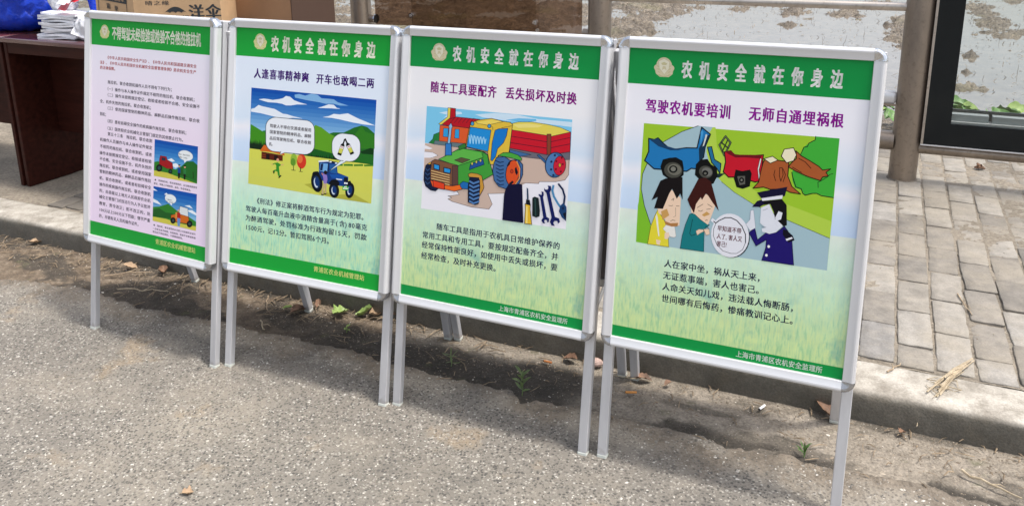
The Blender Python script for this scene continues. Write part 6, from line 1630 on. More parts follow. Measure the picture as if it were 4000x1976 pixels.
[22,28,52,1856,2307,1935,2239,1942,2247,1863,2315],
[22,28,52,1931,2248,1940,2098,1951,2100,1941,2249],
[22,28,52,1941,2107,1894,1965,1904,1963,1951,2104],
[22,28,52,1900,1973,1789,1899,1795,1891,1905,1965],
[22,28,52,1797,1902,1682,1865,1685,1856,1800,1893],
[22,28,52,1692,1866,1573,1890,1570,1881,1689,1856],
[22,28,52,1581,1886,1500,1969,1492,1962,1573,1879],
[22,28,52,1504,1962,1470,2111,1460,2108,1494,1959],
[22,28,52,1471,2102,1488,2228,1478,2228,1460,2103],
[22,28,52,1486,2220,1524,2302,1514,2306,1476,2223],
[34,64,106,1496,2250,1579,2226,1585,2241,1502,2265],
[34,64,106,1574,2226,1639,2247,1634,2261,1569,2240],
[34,64,106,1504,2196,1583,2171,1589,2186,1511,2211],
[34,64,106,1577,2171,1642,2192,1638,2207,1573,2186],
[34,64,106,1512,2142,1586,2116,1592,2131,1519,2156],
[34,64,106,1581,2116,1646,2137,1641,2152,1576,2131],
[34,64,106,1520,2087,1589,2061,1596,2075,1527,2102],
[34,64,106,1584,2061,1649,2082,1645,2097,1579,2076],
[34,64,106,1528,2033,1592,2006,1600,2020,1536,2047],
[34,64,106,1587,2006,1653,2027,1648,2042,1583,2021],
[34,64,106,1536,1979,1595,1951,1603,1965,1544,1993],
[34,64,106,1591,1951,1656,1973,1651,1987,1586,1966],
[34,64,106,1544,1925,1597,1895,1607,1909,1553,1938],
[34,64,106,1594,1896,1659,1918,1655,1932,1589,1911],
[224,96,48,1891,2108,1883,2061,1869,2016,1849,1978,1825,1949,1798,1931,1770,1924,1743,1931,1719,1950,1700,1980,1686,2019,1680,2064,1680,2112,1688,2160,1703,2204,1723,2242,1747,2271,1774,2289,1802,2295,1829,2288,1853,2269,1872,2239,1885,2201,1892,2156],
[22,28,52,1886,2112,1878,2058,1888,2057,1897,2111],
[22,28,52,1879,2065,1863,2014,1873,2012,1889,2063],
[22,28,52,1866,2021,1843,1977,1852,1973,1875,2017],
[22,28,52,1847,1984,1819,1949,1827,1943,1855,1978],
[22,28,52,1825,1955,1792,1932,1798,1925,1831,1947],
[22,28,52,1800,1936,1766,1928,1767,1919,1802,1926],
[22,28,52,1775,1928,1741,1937,1738,1927,1772,1919],
[22,28,52,1749,1933,1720,1956,1713,1948,1742,1925],
[22,28,52,1726,1950,1703,1985,1693,1980,1716,1945],
[22,28,52,1706,1979,1690,2024,1680,2020,1696,1975],
[22,28,52,1692,2016,1685,2068,1674,2066,1682,2014],
[22,28,52,1685,2061,1686,2115,1675,2115,1674,2060],
[22,28,52,1685,2108,1694,2163,1684,2164,1675,2109],
[22,28,52,1692,2156,1709,2206,1699,2209,1682,2158],
[22,28,52,1706,2200,1729,2243,1720,2247,1697,2203],
[22,28,52,1725,2237,1754,2271,1746,2277,1717,2243],
[22,28,52,1747,2265,1780,2287,1775,2295,1742,2273],
[22,28,52,1772,2284,1807,2291,1805,2300,1770,2293],
[22,28,52,1797,2291,1830,2282,1834,2292,1801,2300],
[22,28,52,1823,2286,1852,2263,1859,2271,1830,2294],
[22,28,52,1846,2269,1869,2234,1878,2239,1855,2274],
[22,28,52,1866,2241,1881,2196,1891,2200,1876,2244],
[22,28,52,1879,2203,1887,2152,1897,2154,1890,2205],
[22,28,52,1886,2159,1886,2105,1896,2105,1897,2160],
[94,136,184,197,3017,197,3017,197,3016,196,3016,196,3016,195,3015,195,3015,194,3016,194,3016,194,3016,193,3017,193,3017,194,3018,194,3018,195,3018,195,3018,196,3018,196,3018,196,3018,197,3017],
[26,28,48,1717,2262,1747,2279,1735,2223,1699,2183,1689,2204],
[26,28,48,1816,2174,1838,2205,1871,2123,1854,2077,1825,2117],
[26,28,48,1737,1948,1789,1997,1814,1971,1762,1925],
[200,74,36,1796,2131,1793,2117,1786,2105,1774,2100,1762,2103,1753,2112,1749,2126,1751,2141,1759,2152,1771,2158,1783,2155,1792,2145],
[22,28,52,1793,2134,1790,2115,1796,2115,1799,2133],
[22,28,52,1792,2120,1782,2105,1787,2102,1797,2117],
[22,28,52,1786,2109,1771,2102,1774,2097,1789,2104],
[22,28,52,1777,2103,1761,2106,1759,2100,1775,2097],
[22,28,52,1766,2103,1754,2116,1749,2112,1761,2099],
[22,28,52,1757,2111,1752,2129,1746,2127,1751,2109],
[22,28,52,1752,2124,1755,2143,1749,2143,1746,2125],
[22,28,52,1753,2138,1763,2153,1758,2156,1748,2141],
[22,28,52,1759,2149,1774,2156,1771,2161,1756,2154],
[22,28,52,1768,2155,1784,2152,1785,2157,1769,2161],
[22,28,52,1779,2154,1791,2142,1795,2146,1784,2158],
[22,28,52,1788,2146,1793,2129,1799,2131,1794,2148],
[232,160,80,1831,2278,1889,2174,1903,2182,1846,2286],
[232,160,80,1885,2187,1887,2033,1903,2034,1902,2189],
[232,160,80,1891,2047,1814,1928,1828,1921,1905,2040],
[22,28,52,1859,2295,1911,2182,1917,2185,1865,2298],
[22,28,52,1910,2187,1910,2039,1917,2039,1917,2187],
[22,28,52,1912,2044,1844,1931,1849,1929,1917,2041],
[88,176,76,1540,2332,1623,2385,1732,2399,1858,2373,1920,2329,1909,2300,1737,2321,1642,2329],
[22,28,52,1539,2328,1628,2383,1623,2389,1535,2334],
[22,28,52,1621,2380,1735,2395,1734,2403,1620,2388],
[22,28,52,1728,2395,1860,2369,1862,2376,1730,2403],
[22,28,52,1853,2371,1919,2325,1924,2331,1859,2378],
[22,28,52,1917,2333,1904,2298,1912,2296,1925,2331],
[22,28,52,1913,2303,1735,2326,1733,2318,1911,2295],
[22,28,52,1740,2325,1640,2333,1639,2325,1739,2317],
[22,28,52,1646,2333,1537,2336,1536,2329,1645,2325],
[18,16,62,1687,1854,1730,1932,1931,1964,1947,1951,1998,1401,1665,1399,1669,1764],
[46,74,102,2019,1924,2043,1905,2060,1755,2034,1752],
[22,32,46,2022,1751,2076,1750,2097,1673,2019,1685],
[232,192,64,2008,1683,2092,1675,2089,1629,2130,1399,2017,1398,2018,1619],
[22,28,52,2005,1680,2094,1671,2095,1679,2006,1688],
[22,28,52,2088,1678,2085,1626,2093,1626,2096,1678],
[22,28,52,2084,1630,2127,1395,2135,1397,2092,1632],
[22,28,52,2133,1403,2015,1402,2014,1394,2133,1395],
[22,28,52,2021,1396,2022,1622,2014,1622,2013,1395],
[22,28,52,2023,1618,2012,1687,2003,1685,2015,1616],
[244,224,138,2026,1649,2052,1650,2063,1407,2038,1407],
[28,46,48,2116,1784,2149,1807,2211,1796,2243,1620,2244,1534,2192,1509,2130,1525],
[58,90,88,2150,1779,2176,1533,2193,1536,2167,1781],
[22,38,106,2209,1853,2234,1846,2255,1845,2256,1873,2246,1896,2281,1891,2288,1849,2278,1819,2350,1541,2392,1525,2390,1474,2366,1461,2361,1492,2327,1499,2317,1471,2337,1442,2301,1443,2274,1480,2301,1527,2233,1813,2209,1832],
[22,38,106,2287,1953,2304,1929,2339,1931,2352,1957,2339,1991,2388,1989,2397,1941,2376,1895,2478,1558,2542,1545,2557,1497,2532,1469,2514,1505,2474,1500,2457,1469,2484,1428,2434,1430,2405,1476,2426,1544,2327,1882,2290,1913],
[90,152,192,2411,2009,2398,1920,2428,1918,2441,2007],
[90,152,192,2397,1932,2431,1832,2460,1843,2426,1943],
[90,152,192,2424,1845,2502,1739,2527,1756,2450,1863],
[90,152,192,2491,1752,2544,1693,2568,1713,2514,1772],
[22,48,90,2485,2028,2565,1946,2586,1965,2506,2047],
[22,48,90,2553,1965,2596,1853,2622,1864,2579,1975],
[22,48,90,2592,1876,2584,1743,2612,1744,2620,1876],
[36,80,126,2548,1732,2590,1773,2638,1729,2646,1673,2648,1520,2582,1565,2532,1644],
[22,48,90,2611,1700,2611,1693,2608,1686,2604,1681,2599,1677,2592,1675,2586,1675,2580,1677,2575,1682,2572,1688,2570,1695,2571,1702,2573,1708,2577,1714,2583,1718,2589,1720,2596,1720,2602,1717,2607,1713,2610,1707],
[14,26,46,2593,1623,2639,1651,2645,1523]],
(0,'illustration'):[[10,98,184,1685,1970,2740,1963,2739,1893,1684,1899],
[30,113,191,1684,1905,2739,1899,2739,1829,1683,1834],
[49,128,198,1683,1840,2739,1836,2739,1765,1682,1769],
[68,143,205,1683,1776,2739,1772,2739,1702,1682,1704],
[88,158,212,1682,1710,2739,1708,2738,1638,1681,1639],
[108,173,219,1681,1645,2738,1644,2738,1574,1680,1574],
[127,188,226,1680,1580,2738,1580,2738,1509,1679,1508],
[146,203,233,1679,1515,2738,1516,2738,1445,1678,1443],
[240,244,248,2005,1645,2112,1684,2197,1645,2133,1625],
[240,244,248,2058,1567,2218,1612,2323,1580,2217,1528],
[60,140,52,1680,1567,1789,1593,1896,1528,2217,1502,2323,1567,2532,1548,2738,1503,2737,1323,1676,1319],
[46,110,42,2269,1418,2270,1528,2375,1567,2511,1516,2583,1387],
[216,208,96,1678,1417,2003,1418,2478,1354,2717,1323,1676,1319],
[44,122,50,2344,1567,2480,1676,2636,1695,2738,1644,2737,1355,2551,1387,2427,1451],
[42,48,24,2628,1518,2638,1395,2652,1398,2642,1520],
[176,32,40,1811,1632,1834,1697,1984,1697,2005,1645,2133,1606,2153,1502,2003,1489,1810,1541],
[64,16,16,1815,1630,1839,1699,1830,1700,1806,1630],
[64,16,16,1830,1694,1986,1694,1988,1700,1831,1700],
[64,16,16,1979,1697,2002,1642,2010,1644,1988,1700],
[64,16,16,2000,1643,2133,1602,2137,1608,2005,1649],
[64,16,16,2128,1607,2149,1499,2158,1501,2137,1609],
[64,16,16,2156,1506,2001,1492,2000,1486,2156,1499],
[64,16,16,2008,1492,1809,1545,1805,1539,2004,1485],
[64,16,16,1814,1539,1816,1635,1807,1634,1805,1538],
[42,58,80,1866,1671,1962,1671,1962,1619,1865,1619],
[16,32,28,1887,1486,1884,1465,1873,1445,1856,1428,1835,1416,1811,1410,1787,1410,1765,1416,1747,1429,1735,1446,1731,1466,1734,1487,1745,1507,1762,1524,1783,1536,1808,1542,1832,1542,1854,1535,1871,1523,1883,1506],
[46,90,88,1848,1481,1847,1471,1841,1461,1833,1452,1822,1446,1810,1443,1798,1443,1787,1446,1778,1452,1772,1461,1770,1471,1772,1481,1777,1491,1786,1500,1796,1506,1808,1509,1820,1509,1831,1506,1840,1499,1846,1491],
[16,32,28,2139,1457,2137,1443,2130,1431,2119,1420,2105,1412,2090,1407,2074,1407,2060,1412,2049,1420,2041,1431,2038,1444,2040,1457,2047,1470,2058,1481,2072,1489,2087,1493,2103,1493,2117,1489,2129,1481,2136,1470],
[46,90,88,2114,1454,2113,1447,2109,1440,2104,1435,2097,1431,2089,1429,2081,1429,2074,1431,2069,1435,2065,1441,2064,1447,2065,1454,2068,1460,2073,1466,2080,1470,2088,1472,2096,1472,2103,1470,2109,1466,2112,1460],
[32,80,160,2270,1541,2333,1541,2332,1451,2269,1451],
[22,22,30,2274,1451,2327,1451,2316,1354,2279,1354],
[224,176,144,2325,1577,2324,1570,2321,1564,2316,1558,2309,1555,2302,1553,2295,1553,2288,1555,2283,1559,2280,1564,2278,1571,2279,1577,2282,1583,2288,1589,2294,1593,2301,1594,2308,1594,2315,1592,2320,1588,2324,1583],
[16,20,24,2331,1594,2330,1590,2326,1587,2319,1583,2311,1581,2302,1579,2293,1579,2285,1579,2278,1581,2274,1583,2273,1586,2274,1589,2278,1593,2284,1596,2293,1598,2302,1600,2311,1601,2319,1600,2325,1599,2329,1597],
[58,138,80,2406,1541,2469,1541,2469,1451,2406,1451],
[22,22,30,2411,1451,2463,1451,2452,1354,2416,1354],
[224,176,144,2461,1577,2460,1570,2457,1564,2452,1559,2446,1555,2439,1553,2431,1553,2425,1555,2420,1559,2416,1564,2415,1571,2416,1577,2419,1583,2424,1589,2430,1592,2437,1594,2445,1594,2451,1592,2456,1588,2460,1583],
[16,20,24,2467,1593,2466,1590,2462,1587,2455,1583,2447,1581,2438,1579,2429,1579,2421,1579,2415,1581,2411,1583,2409,1586,2411,1589,2415,1593,2421,1596,2429,1598,2438,1600,2447,1601,2455,1600,2461,1599,2465,1596],
[240,244,244,2626,1772,2617,1745,2592,1720,2553,1700,2504,1687,2449,1683,2394,1687,2345,1700,2306,1720,2280,1745,2272,1773,2281,1801,2306,1826,2346,1846,2395,1858,2450,1863,2504,1858,2553,1845,2592,1825,2617,1800],
[138,160,168,2623,1774,2614,1743,2619,1743,2629,1773],
[138,160,168,2616,1747,2589,1720,2593,1717,2621,1745],
[138,160,168,2592,1722,2550,1701,2553,1697,2595,1719],
[138,160,168,2554,1702,2501,1689,2503,1685,2556,1698],
[138,160,168,2506,1689,2447,1685,2447,1681,2506,1685],
[138,160,168,2452,1685,2393,1690,2392,1685,2450,1681],
[138,160,168,2398,1689,2345,1703,2342,1699,2395,1685],
[138,160,168,2348,1701,2306,1723,2302,1719,2344,1698],
[138,160,168,2309,1721,2282,1748,2277,1745,2304,1718],
[138,160,168,2284,1745,2274,1775,2268,1774,2278,1743],
[138,160,168,2274,1772,2284,1802,2278,1803,2268,1772],
[138,160,168,2282,1799,2310,1826,2305,1828,2277,1801],
[138,160,168,2306,1824,2349,1845,2346,1848,2303,1827],
[138,160,168,2344,1843,2398,1857,2396,1861,2343,1847],
[138,160,168,2393,1856,2452,1861,2452,1865,2393,1860],
[138,160,168,2447,1861,2506,1856,2507,1860,2449,1865],
[138,160,168,2501,1856,2554,1843,2556,1847,2504,1860],
[138,160,168,2550,1844,2592,1823,2596,1826,2554,1848],
[138,160,168,2589,1825,2616,1798,2621,1800,2594,1828],
[138,160,168,2614,1801,2623,1770,2629,1772,2620,1802],
[240,244,244,2407,1696,2491,1696,2428,1644],
[10,98,184,1675,1136,2737,1144,2737,1070,1673,1064],
[33,114,191,1674,1070,2737,1076,2737,1002,1672,998],
[56,130,198,1673,1004,2737,1008,2736,934,1671,932],
[78,147,205,1671,938,2736,941,2736,866,1670,866],
[101,163,212,1670,872,2736,873,2736,798,1669,800],
[124,179,219,1669,806,2736,805,2735,730,1668,734],
[146,196,226,1668,740,2735,736,2735,662,1667,667],
[169,212,233,1667,674,2735,668,2735,593,1666,601],
[238,244,248,1674,1099,1783,1062,1673,1061],
[238,244,248,1945,1025,2000,1063,2085,1014],
[238,244,248,1671,912,1780,888,1888,825,1670,850],
[238,244,248,2445,901,2570,927,2653,876],
[238,244,248,2476,825,2632,850,2736,812,2736,773],
[62,142,58,1669,763,1833,794,2051,875,2264,787,2475,748,2735,664,2734,503,1665,513],
[44,110,48,1668,713,1833,763,1995,712,2157,724,2263,635,1666,588],
[216,208,96,1666,588,1994,599,2315,571,2735,581,2734,503,1665,513],
[216,120,40,2124,686,2317,749,2548,723,2579,595,2209,584,2123,623],
[64,32,16,2122,682,2321,747,2318,753,2120,688],
[64,32,16,2312,746,2549,719,2552,725,2315,752],
[64,32,16,2543,723,2575,591,2584,594,2552,726],
[64,32,16,2582,598,2207,588,2205,581,2581,591],
[64,32,16,2214,586,2124,627,2118,621,2208,581],
[64,32,16,2128,621,2129,689,2120,688,2119,620],
[228,232,232,2339,876,2528,863,2548,723,2317,736],
[64,80,80,2335,873,2530,860,2532,866,2337,879],
[64,80,80,2524,864,2544,720,2553,721,2532,866],
[64,80,80,2552,726,2315,740,2313,733,2550,719],
[64,80,80,2321,734,2344,878,2335,877,2312,734],
[16,26,32,2242,608,2239,590,2230,573,2216,558,2198,547,2178,541,2158,541,2140,546,2125,556,2115,570,2112,587,2114,605,2123,622,2137,637,2155,648,2175,654,2195,654,2214,649,2228,639,2238,625],
[74,90,90,2206,602,2205,595,2201,587,2195,581,2186,576,2177,574,2168,574,2160,576,2153,580,2149,586,2147,593,2149,600,2153,607,2159,614,2167,618,2176,621,2185,621,2193,619,2200,615,2204,609],
[16,26,32,2648,612,2645,593,2636,574,2621,558,2602,547,2581,540,2559,540,2539,545,2524,556,2513,571,2509,590,2512,609,2522,628,2537,643,2556,655,2577,662,2598,662,2618,657,2634,646,2644,630],
[74,90,90,2610,606,2609,598,2604,590,2598,583,2589,578,2580,576,2570,575,2561,577,2554,582,2549,588,2548,596,2549,604,2553,612,2560,618,2568,623,2578,626,2588,627,2597,624,2604,620,2608,614],
[192,42,40,2274,762,2349,761,2358,660,2273,660],
[122,160,208,2279,660,2353,660,2347,520,2288,520],
[224,176,144,2330,797,2329,790,2326,784,2321,778,2314,774,2307,772,2300,772,2293,774,2288,778,2284,783,2283,790,2284,796,2287,803,2292,808,2299,812,2306,814,2313,814,2320,812,2325,809,2329,803],
[216,160,80,2232,749,2274,762,2273,647,2231,648],
[240,244,244,2244,970,2237,945,2218,922,2187,904,2148,892,2105,888,2062,892,2023,903,1992,921,1973,944,1966,969,1973,994,1993,1017,2024,1035,2063,1047,2106,1051,2149,1048,2188,1036,2218,1018,2238,996],
[138,160,168,2242,972,2234,943,2240,943,2248,972],
[138,160,168,2236,947,2214,922,2219,920,2241,945],
[138,160,168,2218,924,2184,904,2187,901,2221,921],
[138,160,168,2188,906,2145,893,2147,889,2189,902],
[138,160,168,2150,894,2103,890,2103,886,2150,890],
[138,160,168,2108,890,2061,894,2059,890,2106,886],
[138,160,168,2065,893,2023,906,2020,902,2062,889],
[138,160,168,2027,904,1993,924,1989,920,2022,901],
[138,160,168,1996,922,1974,947,1969,944,1991,919],
[138,160,168,1976,943,1969,971,1963,970,1970,942],
[138,160,168,1969,968,1976,996,1971,996,1963,968],
[138,160,168,1974,992,1997,1017,1992,1019,1970,994],
[138,160,168,1993,1015,2028,1035,2024,1038,1990,1018],
[138,160,168,2023,1033,2066,1046,2065,1050,2022,1037],
[138,160,168,2061,1045,2108,1049,2108,1054,2061,1049],
[138,160,168,2104,1049,2150,1045,2152,1050,2105,1054],
[138,160,168,2146,1046,2188,1034,2191,1038,2149,1050],
[138,160,168,2184,1035,2218,1016,2222,1019,2189,1039],
[138,160,168,2215,1018,2236,993,2241,996,2220,1021],
[138,160,168,2235,996,2242,968,2248,970,2240,998],
[240,244,244,2062,901,2148,901,2137,857]],
}
def glyphs():
    chars = sorted({c for b in LINES for l in b for c in l[1] if c not in ' \u3000'}); obs = []
    for c in chars:
        cu = bpy.data.curves.new('g', 'FONT'); cu.body = c; cu.size = 1; cu.resolution_u = 2; o = bpy.data.objects.new('g', cu); COL.objects.link(o); obs.append((c, o))
    dg = bpy.context.evaluated_depsgraph_get(); out = {}
    for c, o in obs:
        ev = o.evaluated_get(dg); m = ev.to_mesh(); out[c] = (np.array([(v.co.x, v.co.y) for v in m.vertices]).reshape(-1, 2), [tuple(p.vertices) for p in m.polygons]); ev.to_mesh_clear()
    for c, o in obs:
        cu = o.data; bpy.data.objects.remove(o); bpy.data.curves.remove(cu)
    return out
GL = glyphs()
INKM = {}
def pr(h, k): return tuple((v**1.18)*k for v in lin(h)[:3])+(1,)      # printing ink: a little deeper than the plain colour
def ink(h):
    if h not in INKM:
        m = N('ink_'+h, .4, pr(h, .9), spec=.15); INKM[h] = m.m
    return INKM[h]
PRINT = N('printed_picture', .4, spec=.15); _a = PRINT.n('Attribute', attribute_name='print_colour'); PRINT.base(_a.outputs['Color']); PRINT = PRINT.m
def flat_print(name, data, z0, parent, dz=.000002):
    V = []; Fc = []; C = []
    for i, p in enumerate(data):
        col = pr('%02X%02X%02X' % tuple(p[:3]), .9); q = [v/5000 for v in p[3:]]; n = len(V); pts = list(zip(q[::2], q[1::2])); z = z0+i*dz
        area = sum(a[0]*b[1]-b[0]*a[1] for a, b in zip(pts, pts[1:]+pts[:1]))
        if area < 0: pts = pts[::-1]
        V += [(x, y, z) for x, y in pts]; Fc.append(tuple(range(n, n+len(pts)))); C += [col]*len(pts)
    me = bpy.data.meshes.new(name); me.from_pydata(V, [], Fc); me.materials.append(PRINT); a = me.attributes.new('print_colour', 'FLOAT_COLOR', 'CORNER')
    lc = []
    for p in me.polygons: lc += [c for k in p.loop_indices for c in C[me.loops[k].vertex_index]]
    a.data.foreach_set('color', lc); me.update(); return put(name, me, parent)
def lettering(part, lines, z, parent):
    V = []; Fc = []; mi = []; mats = []; asc = 'ascii'
    for (_, s, u0, u1, v, h, col, bold, cell) in lines:
        em = h/.92; wd = [.56 if ord(c) < 128 else 1.0 for c in s]; pitch = (u1-u0)/sum(wd); cw = (cell or .97)*pitch; x = u0
        if col not in mats: mats.append(col)
        offs = [0] if not bold else [-bold/2, bold/2] if bold < .03 else [-bold/2, 0, bold/2]
        for c, w in zip(s, wd):
            if c in GL:
                P, F_ = GL[c]
                for k, of in enumerate(offs):
                    for oy in ((0,) if bold < .03 else (-bold*.22, bold*.22)):
                        gx = (P[:, 0]-(0 if w < 1 else .5)+of)*cw+x+(pitch*w*.02 if w < 1 else pitch/2); gy = (P[:, 1]-.38+oy)*em+v; n = len(V)
                        V += [(float(a), float(b), z+.000004*k) for a, b in zip(gx, gy)]; Fc += [tuple(i+n for i in f) for f in F_]; mi += [mats.index(col)]*len(F_)
            x += pitch*w
    me = bpy.data.meshes.new(part); me.from_pydata(V, [], Fc)
    for h in mats: me.materials.append(ink(h))
    me.polygons.foreach_set('material_index', mi); me.update(); return put(part, me, parent)
def sheet_mat(i):
    m = N('poster_sheet', .38, spec=.2); sp = m.n('SeparateXYZ'); m.l(m.co(), sp.inputs[0]); y = sp.outputs[1]; k = .93
    if i == 0: m.base(m.ramp(m.math('ADD', y, m.math('MULTIPLY', m.noise(3, vec=m.co()), .08)), (.1, lin('F0DCF0', k)), (.45, lin('F0E0F0', k)), (.75, lin('ECE8F2', k)))); return m.m
    wob = m.math('MULTIPLY', m.math('SUBTRACT', m.noise(4, vec=m.co()), .5), .05); yy = m.math('ADD', y, wob)
    hz = {1: .352, 2: .362, 3: .362}[i]; top = {1: 'DCE6F2', 2: 'EEEDEE', 3: 'EEEDF2'}[i]
    skyc = m.ramp(yy, (.36, lin('C4D8F0', k)), (.42, lin('CCDEF2', k)), (.47, lin('ECECF2', k)), (.50, lin('D4E2F0', k)), (.60, lin(top, k)), (.7, lin(top, k)))
    sx = m.n('Mapping'); sx.inputs['Scale'].default_value = (1, .16, 1); m.l(m.co(), sx.inputs[0])
    bl = m.noise(170, vec=sx.outputs[0], detail=3, rough=.6); pt = m.noise(9, vec=m.co(), detail=4); fin = m.noise(26, vec=m.co(), detail=5)
    ga = m.ramp(y, (.03, lin('B4D698' if i > 1 else 'A4D8B4', k)), (.12, lin('BCDCAC' if i > 1 else 'ACDEC0', k)), (.2, lin('C4E4C4' if i > 1 else 'B8E4CC', k)), (.3, lin('D0E8D6', k)), (.36, lin('DCE6DA', k)))
    amt = m.ramp(y, (.08, .85), (.25, .22), (.36, .05))
    gb = m.mix(m.math('MULTIPLY', m.ramp(bl, (.42, 0.0), (.62, 1.0)), m.math('MULTIPLY', amt, .55)), ga, lin('E4EC9C', k))
    gb = m.mix(m.math('MULTIPLY', m.ramp(bl, (.3, 1.0), (.46, 0.0)), m.math('MULTIPLY', amt, .5)), gb, lin('5CAE84', k))
    gb = m.mix(m.math('MULTIPLY', m.ramp(pt, (.56, 0.0), (.68, 1.0)), m.math('MULTIPLY', m.ramp(y, (.15, 1.0), (.24, 0.0)), .5)), gb, lin('4CA0A4', k))
    gb = m.mix(.25, gb, m.ramp(fin, (.3, .8), (.7, 1.15)), 'MULTIPLY')
    m.base(m.mix(m.math('GREATER_THAN', y, hz), gb, skyc)); return m.m
FRONT = [(0, .001), (0, .0070), (.0012, .0086), (.0175, .0112), (.0185, .0118), (.0222, .0122), (.0262, .0105), (.0288, .0072), (.030, .003), (.030, -.013), (0, -.013)]
def shared(name, g, deg=50):
    o = g.obj(name, ALU); auto_smooth(o, 24); me = o.data; bpy.data.objects.remove(o); return me
# rail meshes in plane coordinates: x across, y up the plane, z out of the face
hr = shared('rail', G().sweep([(-a, b) for a, b in FRONT], 0, -PW/2, PW/2)); vr = shared('rail', G().sweep([(a, b) for a, b in FRONT], 1, 0, PH))
ht = shared('rail', G().sweep([(a, b) for a, b in FRONT], 0, -PW/2, PW/2)); vl = shared('rail', G().sweep([(-a, b) for a, b in FRONT], 1, 0, PH))
def corner(sx, sy):
    g = G(); n = 8; V = []
    for i in range(n+1):
        a = math.pi/2*i/n
        for r, z in FRONT: V.append((sx*math.cos(a)*r*1.03, sy*math.sin(a)*r*1.03, z*1.06+.0003))
    m = len(FRONT); Fc = [(i*m+j, i*m+(j+1) % m, (i+1)*m+(j+1) % m, (i+1)*m+j) for i in range(n) for j in range(m)]
    Fc += [tuple(range(m)), tuple(n*m+j for j in range(m-1, -1, -1))]
    g.add(V, Fc); return shared('corner_cap', g, 55)
CC = {(a, b): corner(a, b) for a in (-1, 1) for b in (-1, 1)}
def remat(me, mat): me = me.copy(); me.materials[0] = mat; return me
CCc = {k: remat(v, CHROME) for k, v in CC.items()}; CCd = {k: remat(v, CAPDULL) for k, v in CC.items()}
LW, LD = .0135, .011
def leg_me(x, h): 
    g = G().bbox(x-LW, x+LW, .012, h, -.017-LD, -.017+LD, .0018); o = g.obj('leg', LEG); me = o.data; bpy.data.objects.remove(o); return me
TOP = H0+PH+.022
BOARDS = [(-1.33489, 2.73925, -.48203, .16535), (-.71756, 2.47237, -.41570, .18600), (-.09886, 2.21570, -.42991, .16426), (.52947, 1.94551, -.41765, .14818)]
LBL = ['pink law notice on an aluminium stand with two small tractor pictures, farthest left', 'aluminium poster stand showing a blue tractor, two bottles in a bubble and green hills', 'aluminium poster stand showing a green tractor pulling a red trailer above hand tools', 'aluminium poster stand showing an officer lecturing two bandaged men, nearest the camera']
HG = ['24AC48', '24AC48', '18A054', '18A054']
REAR = [(.012, .513), (-.010, .500), (-.022, .490), (-.026, .477)]
